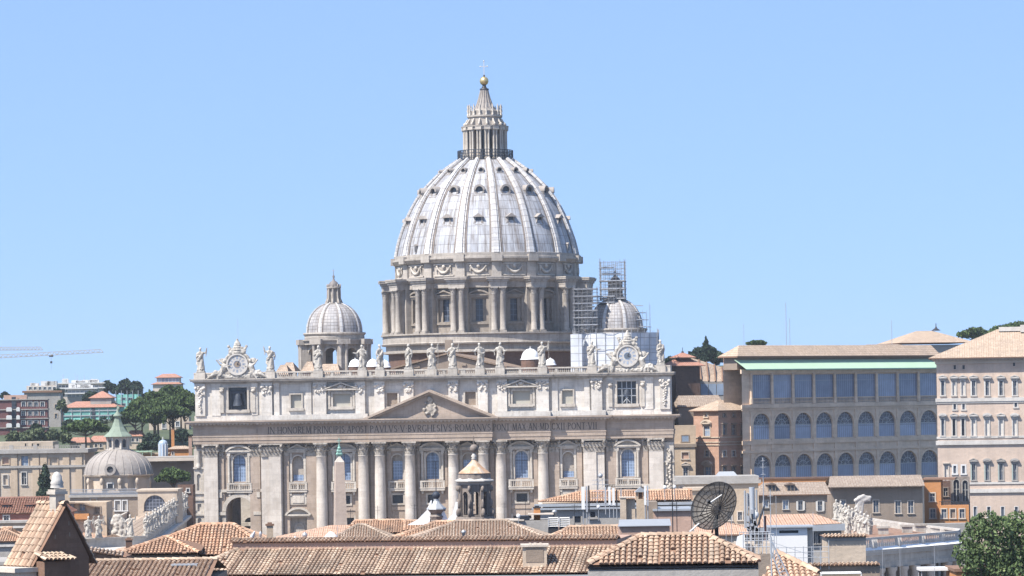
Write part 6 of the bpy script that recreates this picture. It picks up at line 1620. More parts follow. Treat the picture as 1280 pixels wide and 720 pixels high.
GS = 'white statues along the left colonnade'
r = random.Random(5)
ns = 19
for i in range(ns):
    q = A + dr * (2.5 + (Lc - 7) * i / (ns - 1)) + nl * .1; q.z = Z0 + 1.5
    small_statue(q, cang - R(60) + r.uniform(-.4, .4), i, 'weathered white statue in the tightly spaced row climbing towards the corner of the basilica', GS)
for px, d, lab in ((110.5, 590, 'white robed statue nearest to the brick gable, on the colonnade parapet'), (123.5, 592, 'white statue with bent arms, second from the brick gable on the colonnade parapet'), (134.5, 604, 'small white seated-looking statue beside the big carved shield'), (163, 596, 'white statue standing alone right of the big carved shield')):
    q = P(px, 670, d); q.z = Z0 + 1.5; small_statue(q, r.uniform(-.5, .2), int(px), lab, GS, .68)
for i in range(5):
    q = A + dr * (22 + 15 * i) + nl * 12.1; q.z = Z0 + 1.5; small_statue(q, cang + R(90), i + 4, 'white statue in the back row behind the colonnade roof, seen from its back', GS)
# big carved shield on the corner
p = P(148, 664, 601); t = thing('carved_shield', 'large weathered carved coat of arms rising behind the colonnade parapet', 'sculpture', (p.x, 601, Z0 + .5), R(-15))
mb = MB(); rr = random.Random(8); mb.ball((0, 0, 2.2), 1.5, .6, 2.3, 14, 10); mb.box(-1.9, 1.9, -.7, .7, 0, .8); mb.ball((0, -.3, 4.4), 1.0, .6, .6, 10, 7)
for k in range(60): a = rr.uniform(0, 6.28); mb.ball((1.55 * math.cos(a), -.3, 2.3 + 2.1 * math.sin(a)), rr.uniform(.25, .5), .4, rr.uniform(.25, .5), 6, 5)
for k in range(26): mb.ball((rr.uniform(-1.2, 1.2), -.6, rr.uniform(.6, 4.2)), rr.uniform(.25, .5), .3, rr.uniform(.25, .5), 6, 5)
remesh('shield', mb, .12, 'statue_stone', t)
# ================= right: palaces, colonnade end =================
LY = 40.0
# loggia palace
f = Fr(1050, 865, LY); t = f.root('loggia_palace', 'palace wing with three tiers of blue glazed loggias under a pale green copper canopy', 'palace')
LXA = [951.8 + 26.15 * k for k in range(9)]
a, b = f.L(927.5, 500), f.L(1172, 500); u0, u1 = a.x, b.x
END = -Fr(927.5, 855, LY - 90).L(904.5, 470).x
def zl(y): return f.L(1050, y).z
# pixel rows drift a little along the wall, so levels come from its middle column
ops = []
for px in LXA:
    l, r_ = f.L(px - 10.5, 530), f.L(px + 10.5, 530)
    ops.append(((l.x + r_.x) / 2, r_.x - l.x, zl(546.5), zl(515), True))
    ops.append(((l.x + r_.x) / 2, r_.x - l.x, zl(598), zl(566), True))
    l, r_ = f.L(px - 12.5, 480), f.L(px + 12.5, 480); ops.append(((l.x + r_.x) / 2, r_.x - l.x, zl(503), zl(467.5), False))
mb = MB(); mb.wall(u0, u1, 0, zl(461), 0, ops, .4); mb.face([(u1, 0, 0), (u1, END, 0), (u1, END, zl(461)), (u1, 0, zl(461))]); mb.face([(u0, END, 0), (u1, END, 0), (u1, END, zl(461)), (u0, END, zl(461))]); mb.face([(u0, 0, zl(461)), (u1, 0, zl(461)), (u1, END, zl(461)), (u0, END, zl(461))])
mb.build('wall', 'loggia_stone', t)
for i, (uc, w_, zb, zt, ar) in enumerate(ops):
    mb = MB()
    if ar:
        mb.arc_band(uc, zt - w_ / 2, w_ / 2 + .05, w_ / 2 + .5, -.22, 0, n=12); mb.box(uc - w_ / 2 - .5, uc - w_ / 2 - .05, -.2, 0, zb, zt - w_ / 2); mb.box(uc + w_ / 2 + .05, uc + w_ / 2 + .5, -.2, 0, zb, zt - w_ / 2)
    else:
        mb.box(uc - w_ / 2, uc + w_ / 2, .0, .22, zb + 1.25, zb + 1.45); balusters(mb, uc - w_ / 2, uc + w_ / 2, .12, zb, zb + 1.25, .45)
    o = mb.build('loggia_window', 'loggia_stone', t)
    p = MB(); p.archpane(uc, w_, zb, zt - (w_ / 2 if ar else 0), .36, False, 0)
    if ar:
        r_ = w_ / 2; zc = zt - r_; n = 12
        p.face([(uc + r_ * math.cos(math.pi * k / n), .36, zc + r_ * math.sin(math.pi * k / n)) for k in range(n + 1)], 1)
        p.box(uc - r_, uc + r_, .25, .33, zc - .1, zc + .1, 2)
        for k in range(1, 6): p.tube((uc, .3, zc), (uc + r_ * math.cos(math.pi * k / 6), .3, zc + r_ * math.sin(math.pi * k / 6)), .06, 4, m=2)
        p.arc_band(uc, zc, r_ * .45, r_ * .5, .26, .33, n=8, m=2)
    else: p.box(uc - w_ / 2, uc + w_ / 2, .26, .34, zt - 1.6, zt - 1.5, 2)
    p.build('pane', ['pane_loggia', 'pane_grid', 'zinc'], o)
for ya, yb, pr in ((461, 466, .5), (504, 508.5, .45), (548, 553, .3), (509, 511.5, .2), (560, 563, .35), (598, 601, .35)):
    mb = MB(); mb.box(u0 - pr, u1 + pr, -pr, 0, zl(yb), zl(ya)); mb.build('cornice', 'loggia_stone', t)
for i in range(10):
    px = LXA[0] - 13 + 26.15 * i; uc = f.L(px, 500).x
    mb = MB(); mb.box(uc - .45, uc + .45, -.25, 0, zl(560), zl(512)); mb.box(uc - .45, uc + .45, -.25, 0, zl(598), zl(563.5)); mb.lathe([(.42, zl(503.5)), (.36, zl(469)), (.5, zl(466.3))], 8, uc, -.15); mb.box(uc - .5, uc + .5, -.4, 0, zl(503.5), zl(497)); mb.build('pilaster', 'loggia_stone', t)
mb = MB(); A_, B_ = f.L(927, 461), f.L(1172, 461)
mb.face([(A_.x, -1.6, zl(460.5)), (B_.x + .5, -1.6, zl(460.5)), (B_.x - 1.5, 1.6, zl(449)), (A_.x - 1, 1.6, zl(449))]); mb.face([(A_.x, -1.6, zl(460.5)), (B_.x + .5, -1.6, zl(460.5)), (B_.x + .5, -1.6, zl(462)), (A_.x, -1.6, zl(462))]); mb.face([(A_.x, -1.6, zl(462)), (B_.x + .5, -1.6, zl(462)), (B_.x + .5, 1.6, zl(462)), (A_.x, 1.6, zl(462))])
mb.build('copper_canopy', 'copper_roof', t)
mb = MB(); mb.box(u0 + .1, u1, 1.7, END - .1, zl(461), zl(445)); mb.build('upper_wall', 'plaster_brown', t)
ze, zr = zl(444.5), zl(431); mb = MB(); VB = END + .9; vm = VB / 2 + .2; UL = u0 - 1.0
uvquad(mb, (UL, .4, ze), (u1 + 2, .4, ze), (u1 + 2, vm, zr), (UL + vm, vm, zr)); uvquad(mb, (u1 + 2, VB, ze), (UL, VB, ze), (UL + vm, vm, zr), (u1 + 2, vm, zr)); uvquad(mb, (UL, VB, ze), (UL, .4, ze), (UL + vm, vm, zr), (UL + vm, vm, zr))
for p_, q_ in (((UL, .4), (u1 + 2, .4)), ((UL, VB), (UL, .4))): mb.face([(*p_, ze - .35), (*q_, ze - .35), (*q_, ze), (*p_, ze)], 1)
mb.face([(UL, .4, ze - .35), (u1 + 2, .4, ze - .35), (u1 + 2, VB, ze - .35), (UL, VB, ze - .35)], 1)
mb.build('roof', ['roof_buff', 'terracotta_base'], t)
mb = MB(); q = f.L(1090, 436, 6); mb.box(q.x - .9, q.x + .9, 5, 8, zl(441), zl(434)); mb.build('skylight', 'plastic_white', t)
# brick end of the palace, lit from the left
f2 = Fr(927.5, 855, LY - 90); e = f2.root('palace_brick_end', 'sunlit orange brick end wall of the loggia palace with small windows in two columns', 'building')
zb2 = lambda y: f2.L(915, y).z
ua = f2.L(904.5, 470).x
wins = [(909, 457.5, 2.6, 7), (918, 457.5, 2.6, 7), (908.5, 489, 3, 10), (918, 488, 4.2, 12)]
ops = []
for pc, yc, pw, ph in wins: l, r_ = f2.L(pc - pw / 2, yc), f2.L(pc + pw / 2, yc); ops.append(((l.x + r_.x) / 2, r_.x - l.x, zb2(yc + ph / 2), zb2(yc - ph / 2), False))
mb = MB(); mb.wall(ua, -.02, 0, zb2(445), 0, ops, .3); mb.face([(ua, 0, 0), (ua, 10, 0), (ua, 10, zb2(445)), (ua, 0, zb2(445))]); mb.build('wall', 'palace_brick', e)
for o_ in ops: window(e, *o_[:4], frame='white_paint', pane='pane_sky', ft=.25)
mb = MB(); mb.box(ua - .2, 0, -.25, 0, zb2(468.5), zb2(467)); mb.build('string_course', 'plaster_brown', e)
# lower brick palazzetto, corner towards us
cx = 897.5; fl, fr = Fr(cx, 842, LY - 90), Fr(cx, 842, LY)
t = fr.root('brick_palazzetto', 'low brick palace with hipped tile roof, lit orange left face and shaded right face', 'palace')
inv = fr.M.inverted() @ fl.M
zq = lambda y: fr.L(900, y).z
ul = fl.L(867.5, 560).x; ur = fr.L(936, 560).x; zt = zq(513)
opsL = []
for pc, yc, pw, ph in ((884, 539, 7.5, 12), (883, 519, 4, 4), (884, 567, 5, 7), (885, 589, 7.5, 10)):
    l, r_ = fl.L(pc - pw / 2, yc), fl.L(pc + pw / 2, yc); opsL.append(((l.x + r_.x) / 2, r_.x - l.x, fl.L(pc, yc + ph / 2).z, fl.L(pc, yc - ph / 2).z, False))
opsR = []
for pc in (905.5, 917, 928.5):
    for yc, pw, ph in ((537, 4.2, 12), (519, 3, 4), (567, 4, 7), (588, 4.2, 9)):
        l, r_ = fr.L(pc - pw / 2, yc), fr.L(pc + pw / 2, yc); opsR.append(((l.x + r_.x) / 2, r_.x - l.x, fr.L(pc, yc + ph / 2).z, fr.L(pc, yc - ph / 2).z, False))
mb = MB(inv); mb.wall(ul, 0, 0, zt, 0, opsL, .35); mb.T = None; mb.wall(0.001, ur, 0, zt, 0, opsR, .35)
mb.face([(0, -ul, 0), (ur, -ul, 0), (ur, -ul, zt), (0, -ul, zt)]); mb.face([(ur, 0, 0), (ur, -ul, 0), (ur, -ul, zt), (ur, 0, zt)]); mb.build('wall', 'palace_brick', t)
holder = []
for k, o_ in enumerate(opsL):
    w0 = window(t, *o_[:4], frame='plaster_beige', pane='pane_sky' if k != 2 else 'pane_grey', ped=('seg', None, None, 'seg')[k], ft=.3, proud=.18); w0.matrix_local = inv
for k, o_ in enumerate(opsR): window(t, *o_[:4], frame='plaster_brown' if k % 4 != 2 else 'plaster_cream', pane='pane_grey', ped='hood' if k % 4 in (0, 3) else None, ft=.22)
for y in (546, 552, 555.5):
    mb = MB(inv); mb.box(ul - .2, .2, -.22, 0, zq(y + 1.3), zq(y)); mb.T = None; mb.box(.2, ur, -.22, 0, zq(y + 1.3), zq(y)); mb.build('string_course', 'plaster_beige', t)
hip(t, 'roof_buff', 0, ur, 0, -ul, zt, zq(500), None, None, .9)
# tan houses between the basilica and the palazzetto
t, f, u0, u1, z1 = block('tan_house', 'narrow tan house in two steps between the basilica corner and the brick palace', 'house', 856, 836, 0, 842, 869, 554, 12, 'plaster_tan', [(856.5, 569.5, 8.5, 8, dict(pane='plaster_pink')), (857, 590, 5.5, 11, dict(ped='tri', pane='pane_grey'))], None, 0, wkw=dict(frame='plaster_cream'), courses=((557, .8, .3, 'plaster_brown'),))
a, b = f.L(843, 532, 3), f.L(870, 554, 3); mb = MB(); mb.box(a.x, b.x, 3, 10, b.z - .5, a.z); mb.build('upper_storey', 'plaster_tan', t); p = f.L(856.5, 548, 3); window(t, p.x, 1.7, f.L(856, 552, 3).z, f.L(856, 544.5, 3).z, 3, 'plaster_brown', 'pane_sky', depth=-.05)
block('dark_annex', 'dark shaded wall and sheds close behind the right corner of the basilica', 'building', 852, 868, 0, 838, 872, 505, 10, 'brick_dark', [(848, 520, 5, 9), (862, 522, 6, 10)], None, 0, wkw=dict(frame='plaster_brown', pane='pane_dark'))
# brick turret with two tiled tiers, chapel roof behind
f = Fr(858, 905, 20); t = f.root('brick_turret', 'square brick turret with a two-tiered red tile roof right of the basilica front', 'tower')
a, b = f.L(845, 470), f.L(875, 470); z = lambda y: f.L(859, y).z; u0, u1 = a.x, b.x; dp = (u1 - u0)
mb = MB(); mb.box(u0, u1, 0, dp, 0, z(457)); mb.box(u0 + dp * .3, u1 - dp * .3, dp * .3, dp * .7, z(457), z(447)); 
mb.box(u0 - .1, u1 + .1, -.1, dp, z(476), z(474)); mb.build('wall', 'brick_dark', t)
hip(t, 'roof_red', u0, u1, 0, dp, z(457), z(448), dp * .36, dp * .36, 1.2, name='lower_roof'); hip(t, 'roof_red', u0 + dp * .3, u1 - dp * .3, dp * .3, dp * .7, z(446.5), z(440), None, None, 1.4, name='upper_roof')
mb = MB(); mb.tube(((u0 + u1) / 2, dp / 2, z(441)), ((u0 + u1) / 2, dp / 2, z(434)), .08, 4); mb.ball(((u0 + u1) / 2, dp / 2, z(440)), .4, n=6, k=4); mb.build('finial', 'dark_metal', t)
f = Fr(880, 915, 10); t = f.root('chapel', 'chapel with a long sloping tiled roof over blue-grey glazed galleries, behind the brick turret', 'building')
z = lambda y: f.L(880, y).z; a, b = f.L(838, 480), f.L(908, 480)
mb = MB(); mb.box(a.x, b.x, 0, 14, 0, z(477)); mb.build('wall', 'plaster_grey', t)
for k in range(6):
    l, r_ = f.L(846 + 10 * k, 486), f.L(855 + 10 * k, 486); m = MB(); m.box(l.x, r_.x, -.12, -.02, z(494), z(480)); m.build('gallery_pane', 'pane_sky', t)
mb = MB(); p0, p1, p2, p3 = f.L(868, 476, 0), f.L(912, 478, 0), f.L(912, 462, 10), f.L(864, 447, 10)
uvquad(mb, p0, p1, p2, p3); mb.face([p0, p3, (p3.x, 14, p0.z)]); mb.build('roof', 'roof_buff', t)
for k in range(4):
    q0, q1 = p0.lerp(p1, .2 + .2 * k), p3.lerp(p2, .2 + .2 * k); m = MB(); m.tube(q0 + Vector((0, -.1, .1)), q1 + Vector((0, -.1, .1)), .22, 5); m.build('roof_seam', 'terracotta_base', t)
t, f, u0, u1, z1 = block('buff_roof_house', 'low house with a mottled buff tile roof behind the brick palazzetto', 'house', 880, 862, 5, 848, 905, 508, 10, 'plaster_brown', (), None, 0); hip(t, 'roof_grey', u0, u1, 0, 10, z1, f.L(880, 494).z, 1, 1, .3)
# hip roof far behind
t, f, u0, u1, z1 = block('pavilion_house', 'pavilion with a wide hipped tile roof and a finial, rising behind the loggia palace', 'building', 1170, 950, 10, 1128, 1212, 431, 22, 'plaster_grey', (), None, 0); hip(t, 'roof_buff', u0, u1, 0, 22, f.L(1170, 428).z, f.L(1170, 412.5).z, 8.5, 8.5, 1.0)
mb = MB(); q = f.L(1170, 412, 11); mb.lathe([(1.4, q.z - .3), (.4, q.z + .4), (.15, q.z + .9), (.1, q.z + 1.8)], 8, q.x, 11); mb.build('finial', 'dark_metal', t)
t, f, u0, u1, z1 = block('attic_house', 'low tiled attic in front of the hipped pavilion, above the loggia palace roof', 'building', 1105, 905, 12, 1084, 1136, 433, 10, 'plaster_brown', (), None, 0); hip(t, 'roof_grey', u0, u1, 0, 10, z1, f.L(1105, 430).z, 2, 2, .4)
# the big plastered palace at the right edge
f = Fr(1215, 770, -8); t = f.root('papal_palace', 'tall pale plastered palace with rows of pedimented windows at the right edge', 'palace')
zp = lambda px, y: f.L(px, y).z
u0, u1 = f.L(1171.5, 520).x, f.L(1345, 520).x; zt = zp(1215, 452)
xs_ = [1178.5, 1192.5, 1203.8, 1217, 1234, 1251.3, 1268.5, 1286, 1303]
specs = []
for i, px in enumerate(xs_):
    y = -.35 * (i / 8)
    pn = ('pane_grey', 'shutter_white', 'shutter_white')[i] if i < 3 else 'pane_grey'
    specs.append((px, 485, 3.8 if i < 3 else 4.0, 18, dict(ped='tri', pane=pn, shutter=('shutter_white', (-1,)) if i > 2 else None)))
    specs.append((px, 534, 3.4 if i < 3 else 4.4, 21, dict(ped='seg' if i % 2 == 0 else 'tri', pane=('pane_grey', 'pane_dark', 'pane_dark')[i] if i < 3 else 'shutter_white')))
    if i > 2:
        specs.append((px, 590, 4.0, 20, dict(ped='tri' if i % 2 else 'seg', pane='pane_grey', shutter=('shutter_green', (-1,)), frame='plaster_grey'))); specs.append((px + 2, 640, 3.6, 13, dict(frame='white_paint', ft=.15, proud=.06)))
for px in (1193.5, 1204.5): specs += [(px, 508.5, 3, 6.5, dict(ft=.3, proud=.05)), (px, 587, 3.4, 9.5, dict(ft=.35, frame='white_paint', proud=.06)), (px, 459, 2.8, 5, dict(frame='palace_plaster', pane='pane_dark'))]
specs += [(1269.8, 505.5, 3, 6.5, dict(ft=.3, proud=.05)), (1267.5, 455, 2.6, 5, dict(frame='palace_plaster', pane='pane_dark')), (1183, 592, 4.4, 22, dict(pane='white_stone', ped='hood', frame='plaster_cream'))]
ops = []
for pc, yc, pw, ph, kw in specs:
    l, r_ = f.L(pc - pw / 2, yc), f.L(pc + pw / 2, yc); ops.append(((l.x + r_.x) / 2, r_.x - l.x, zp(pc, yc + ph / 2), zp(pc, yc - ph / 2), False))
mb = MB(); mb.wall(u0, u1, 0, zt, 0, ops, .35); mb.face([(u0, 0, 0), (u0, 30, 0), (u0, 30, zt), (u0, 0, zt)]); mb.face([(u1, 0, 0), (u1, 30, 0), (u1, 30, zt), (u1, 0, zt)]); mb.face([(u0, 30, 0), (u1, 30, 0), (u1, 30, zt), (u0, 30, zt)]); mb.build('wall', 'palace_plaster', t)
for o_, (pc, yc, pw, ph, kw) in zip(ops, specs):
    k = dict(frame='white_stone', pane='pane_grey', ft=.28, proud=.15); k.update(kw); window(t, *o_[:4], **k)
for y, th, pr in ((499.5, .85, .35), (503, .3, .2), (546.5, .5, .2), (553, 1.0, .4), (604, .5, .2), (613.5, .9, .4)):
    z = zp(1225, y); mb = MB()
    a_ = u0 if y < 590 else f.L(1211, y).x
    mb.box(a_ - pr, u1, -pr, 0, z - th / 2, z + th / 2); mb.build('string_course', 'white_stone', t)
mb = MB(); mb.box(u0 - .3, u1, -.4, 30, zt - .4, zt + .5); mb.box(u0 - 1.1, u1, -1.2, 30, zt + .5, zt + .9)
for k in range(40): u = u0 + (u1 - u0) * k / 40; mb.box(u, u + .35, -1.0, -.4, zt + .1, zt + .5)
mb.build('cornice', 'plaster_cream', t)
ze = zt + .95; zr = zp(1250, 414.5) + .8; mb = MB(); uu = u1 + 2
E_, G_ = (u0 + 14, 15, zr), (u1, 15, zr)
uvquad(mb, (u0 - 1.8, -1.9, ze), (uu, -1.9, ze), G_, E_); uvquad(mb, (uu, 32, ze), (u0 - 1.8, 32, ze), E_, G_); uvquad(mb, (u0 - 1.8, 32, ze), (u0 - 1.8, -1.9, ze), E_, E_)
mb.face([(u0 - 1.8, -1.9, ze - .2), (uu, -1.9, ze - .2), (uu, 32, ze - .2), (u0 - 1.8, 32, ze - .2)], 1); mb.face([(u0 - 1.8, -1.9, ze - .2), (uu, -1.9, ze - .2), (uu, -1.9, ze), (u0 - 1.8, -1.9, ze)], 1)
mb.build('roof', ['roof_buff', 'terracotta_base'], t)
mb = MB(); q = f.L(1270, 412, 15); mb.box(q.x - 4, q.x + 3, 13, 16, zr - .5, zr + .5); mb.box(q.x + 1, q.x + 7, 12, 15, zr - .8, zr + .9); mb.build('roof_hatch', 'white_stone', t)
# brown row house and its neighbours at the foot of the loggias
ww = [(1044 - 1 + k, 0, 0, 0) for k in ()]
t, f, u0, u1, z1 = block('row_house', 'long plain brown building with a thin tile roof and tall windows, right below the loggias', 'building', 1100, 705, 0, 1039, 1153, 607, 10, 'plaster_brown', [(1054, 633, 5.5, 15, dict(pane='pane_sky')), (1074, 634, 5.5, 14, dict(pane='pane_grey')), (1095, 633, 6.5, 15, dict(pane='pane_grey')), (1122.5, 634, 6.5, 15, dict(pane='pane_grey')), (1138.5, 634, 6.5, 15, dict(pane='pane_grey'))], 'low houses at the foot of the palaces', 0, wkw=dict(frame='plaster_cream', ft=.18))
mb = MB(); zr = f.L(1100, 598.5).z; uvquad(mb, (u0 - .8, -1.7, z1 - .1), (u1 + .3, -1.7, z1 - .1), (u1 + .3, 5, zr + .6), (u0 + .2, 5, zr + .6)); uvquad(mb, (u1 + .3, 10, z1), (u0 - .8, 10, z1), (u0 + .2, 5, zr + .6), (u1 + .3, 5, zr + .6)); mb.face([(u0 - .8, -1.7, z1 - .3), (u1 + .3, -1.7, z1 - .3), (u1 + .3, 10, z1 - .3), (u0 - .8, 10, z1 - .3)]); mb.face([(u0 - .8, -1.7, z1 - .3), (u1 + .3, -1.7, z1 - .3), (u1 + .3, -1.7, z1 - .1), (u0 - .8, -1.7, z1 - .1)]); mb.face([(u1 + .3, -1.7, z1 - .3), (u1 + .3, 10, z1 - .3), (u1 + .3, 5, zr + .6)]); mb.build('roof', 'roof_grey', t)
t, f, u0, u1, z1 = block('shuttered_house', 'shaded brown house with roof dormers and white shutters, left of the long brown building', 'house', 990, 680, 2, 947, 1034, 618, 10, 'plaster_brown', [(957, 630, 6.5, 9, dict(pane='pane_sky')), (982, 631, 6.5, 11, dict(pane='pane_sky')), (1000.5, 632, 5.5, 11, dict(pane='pane_grey', shutter=('shutter_white', (-1, 1)))), (1025, 632.5, 5.5, 12, dict(pane='pane_grey', shutter=('shutter_white', (-1, 1))))], 'low houses at the foot of the palaces', 0, wkw=dict(frame='shutter_white', ft=.12))
hip(t, 'roof_grey', u0, u1, 0, 10, z1, f.L(990, 603.5).z, 2.5, .5, .7)
for px in (964, 987.5):
    p = f.L(px, 609, 2); mb = MB(); mb.box(p.x - .8, p.x + .8, .8, 3.5, p.z - .9, p.z + .5); mb.box(p.x - .6, p.x - .1, .75, .8, p.z - .6, p.z + .4, 1); mb.box(p.x + .1, p.x + .6, .75, .8, p.z - .6, p.z + .4, 1); mb.prism([(p.x - 1.1, p.z + .5), (p.x + 1.1, p.z + .5), (p.x, p.z + 1.0)], .5, 4, 2); mb.build('dormer', ['plaster_brown', 'pane_dark', 'roof_grey'], t)
block('red_terrace', 'long low terrace wall in dull red and orange, under the lowest loggia arches', 'wall', 970, 740, 0, 905, 1045, 597.5, 4, 'plaster_orange', (), None, 0, courses=((598, .35, .25, 'brick_dark'),))
t, f, u0, u1, z1 = block('orange_house', 'bright orange house with white-framed windows beside the tall plastered palace', 'house', 1165, 712, -10, 1155, 1176, 600, 9, 'plaster_orange', [(1165.5, 621.5, 6, 9.5), (1166, 642, 6, 11)], 'low houses at the foot of the palaces', 0, wkw=dict(frame='plaster_cream', ft=.25))
mb = MB(); mb.box(u0 - .3, u1 + 3, -.3, 9, z1, z1 + .35); mb.build('roof_slab', 'terracotta_base', t)
t, f, u0, u1, z1 = block('orange_house', 'lower orange house with three windows and a terrace, left of the plane tree', 'house', 1192, 708, -8, 1174, 1211, 632, 5, 'plaster_orange', [(1180, 642, 6, 11), (1191, 642, 6, 11, dict(pane='plaster_brown')), (1202.5, 642, 6, 11)], 'low houses at the foot of the palaces', 0, wkw=dict(frame='plaster_cream', ft=.22))
mb = MB(); zr = f.L(1192, 627).z
for k in range(16): u = u0 + (u1 - u0) * k / 15; mb.tube((u, .2, z1), (u, .2, zr), .05, 4)
mb.tube((u0, .2, zr), (u1, .2, zr), .08, 4); mb.build('railing', 'dark_metal', t)
t, f, u0, u1, z1 = block('arched_ruin', 'grey weathered wall with two tall dark arches, behind the lower orange house', 'wall', 1200, 722, -8, 1188, 1212, 596, 3, 'dark_stone', [(1195.5, 613, 7, 27, dict(arched=True)), (1206.5, 614, 6.5, 27, dict(arched=True))], None, 0, wkw=dict(frame='plaster_grey', pane='pane_dark', sill=False))
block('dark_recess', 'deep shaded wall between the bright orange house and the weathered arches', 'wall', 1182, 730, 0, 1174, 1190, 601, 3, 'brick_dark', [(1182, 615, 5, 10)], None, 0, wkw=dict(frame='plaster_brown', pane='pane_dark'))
t, f, u0, u1, z1 = block('flat_roofed_house', 'tan flat-roofed house with a grey cornice behind the big satellite dish', 'house', 898, 660, 0, 846, 948, 604, 12, 'plaster_tan', [(852, 610, 5, 4, dict(pane='pane_sky')), (938, 625, 6, 16, dict(pane='pane_grey')), (912, 645, 5, 10), (925, 645, 5, 10)], 'low houses at the foot of the palaces', 0, wkw=dict(frame='plaster_cream'), courses=((602.5, .7, .5, 'plaster_grey'), (598, .8, .1, 'plaster_grey')))
mb = MB(); a, b = f.L(890, 600, 5), f.L(926, 589, 5); m = (a.x + b.x) / 2; mb.face([(a.x, 3, a.z), (b.x, 3, a.z), (b.x - 1.4, 5, b.z), (a.x + 1.4, 5, b.z)]); mb.face([(b.x, 3, a.z), (b.x, 7, a.z), (b.x - 1.4, 5, b.z)]); mb.face([(a.x, 3, a.z), (a.x, 7, a.z), (a.x + 1.4, 5, b.z)]); mb.face([(a.x, 7, a.z), (b.x, 7, a.z), (b.x - 1.4, 5, b.z), (a.x + 1.4, 5, b.z)]); mb.box(a.x, b.x, 2.9, 7.1, a.z - 1, a.z, 1); mb.build('skylight', ['zinc', 'plaster_red'], t)
t, f, u0, u1, z1 = block('yellow_ledge_house', 'tan wall with a weathered yellow ledge just behind the big satellite dish', 'house', 890, 560, 0, 858, 905, 611, 5, 'plaster_tan', (), None, 0, courses=((611, .5, .4, 'plaster_beige'),))
# trees on the right
cypress(883, 423.5, 452, 13, 1120, 'slim dark cypress against the sky, above the chapel roof', 21, 1400)
bushy(858, 904, 434, 462, 1130, 'rounded dark tree mass around the slim cypress', 22, 2600, 'dark_leaf', None, .7)
bushy(830, 846, 442, 462, 1120, 'small dark tree top close to the last statue of the balustrade', 23, 800, 'dark_leaf', None, .6)
pine(931, 960, 425, 432.5, 446, 1060, 'wind-bent little stone pine showing above the palace roof', 24, 700, 'stone pines on the right ridge', .4)
pine(1195, 1246, 409, 425, 452, 1220, 'flat-topped stone pine on the right ridge, lower of two', 25, 2600, 'stone pines on the right ridge', .6); pine(1238, 1300, 402, 420, 452, 1230, 'flat-topped stone pine on the right ridge, cut by the right edge', 26, 2600, 'stone pines on the right ridge', .6)
# right colonnade end with its balustrade
ZP = 15.8
def gp(px, d): q = P(px, 600, d); return Vector((q.x, d, 0))
fe = [gp(p, d) for p, d in ((1030, 508), (1060, 514), (1090, 520), (1120, 525.5), (1150, 531), (1175, 536), (1195, 541))]; be = [gp(p, d) for p, d in ((1197, 548), (1178, 556), (1155, 566), (1125, 580), (1095, 598), (1060, 620))]
o0 = fe[2].copy(); RC = thing('curved_colonnade', 'curved end of the great colonnade with a white cornice and open balustrade, lower right', 'colonnade', o0)
loop = [p - o0 for p in fe + be]; fe = [p - o0 for p in fe]; be = [p - o0 for p in be]
def offs(pts, k):
    c = sum(loop, Vector()) / len(loop); out = []
    for p in pts: v_ = (p - c); v_.z = 0; out.append(p + v_.normalized() * k)
    return out
def band(mb, pts, za, zb, k, th=.6, m=0):
    o_, i_ = offs(pts, k), offs(pts, k - th)
    for j in range(len(pts) - 1):
        A, B, Cc, D = o_[j], o_[j + 1], i_[j + 1], i_[j]; up = lambda p, z: (p.x, p.y, z)
        mb.face([up(A, za), up(B, za), up(B, zb), up(A, zb)], m); mb.face([up(A, zb), up(B, zb), up(Cc, zb), up(D, zb)], m); mb.face([up(D, za), up(Cc, za), up(Cc, zb), up(D, zb)], m); mb.face([up(A, za), up(B, za), up(Cc, za), up(D, za)], m)
def ring_parts(pts, front):
    mb = MB(); band(mb, pts, 11.6, 13.0, 0, 1.2); band(mb, pts, 10.9, 11.6, .15, 1.5); mb.build('frieze', 'travertine', RC)
    mb = MB(); band(mb, pts, 13.0, 13.4, .5, 1.6); band(mb, pts, 13.4, 13.8, .95, 2.2); mb.build('cornice', 'white_stone', RC)
    o_, i_ = offs(pts, 1.3), offs(pts, .3); mb = MB()
    for j in range(len(pts) - 1): mb.face([(o_[j].x, o_[j].y, 13.82), (o_[j + 1].x, o_[j + 1].y, 13.82), (i_[j + 1].x, i_[j + 1].y, 14.3), (i_[j].x, i_[j].y, 14.3)])
    mb.build('cornice_sun_strip', 'cap_white', RC)  # white sloping strip added for the sunlit top of the cornice
    mb = MB(); band(mb, pts, 13.8, 14.2, .3, .6); band(mb, pts, 15.45, 15.8, .35, .7)
    for j in range(len(pts) - 1):
        L = (pts[j + 1] - pts[j]).length; n = max(2, int(L / .55)); c_ = offs(pts, 0)
        for k in range(n):
            q = c_[j].lerp(c_[j + 1], k / n)
            if k % 12 in (0, 1): mb.box(q.x - .35, q.x + .35, q.y - .3, q.y + .3, 14.2, 15.45)
            else: mb.lathe([(.12, 14.2), (.2, 14.55), (.09, 15.1), (.16, 15.45)], 6, q.x, q.y)
    mb.build('balustrade', 'white_stone', RC)
    c_ = offs(pts, -.6)
    for j in range(len(pts) - 1):
        L = (pts[j + 1] - pts[j]).length; n = max(1, round(L / 4.2))
        for k in range(n):
            q = c_[j].lerp(c_[j + 1], (k + .5) / n); m = MB(); m.box(q.x - 1, q.x + 1, q.y - 1, q.y + 1, 0, .6); m.lathe([(.95, .6), (.78, 1.0), (.78, 4), (.66, 10.1), (.9, 10.5), (.9, 10.9)], 14, q.x, q.y); m.build('column', 'column_stone', RC)
ring_parts(fe + be[:1], True); ring_parts(be, False)
mb = MB(); cc = sum(loop, Vector()) / len(loop); inn = offs(loop, -1.6)
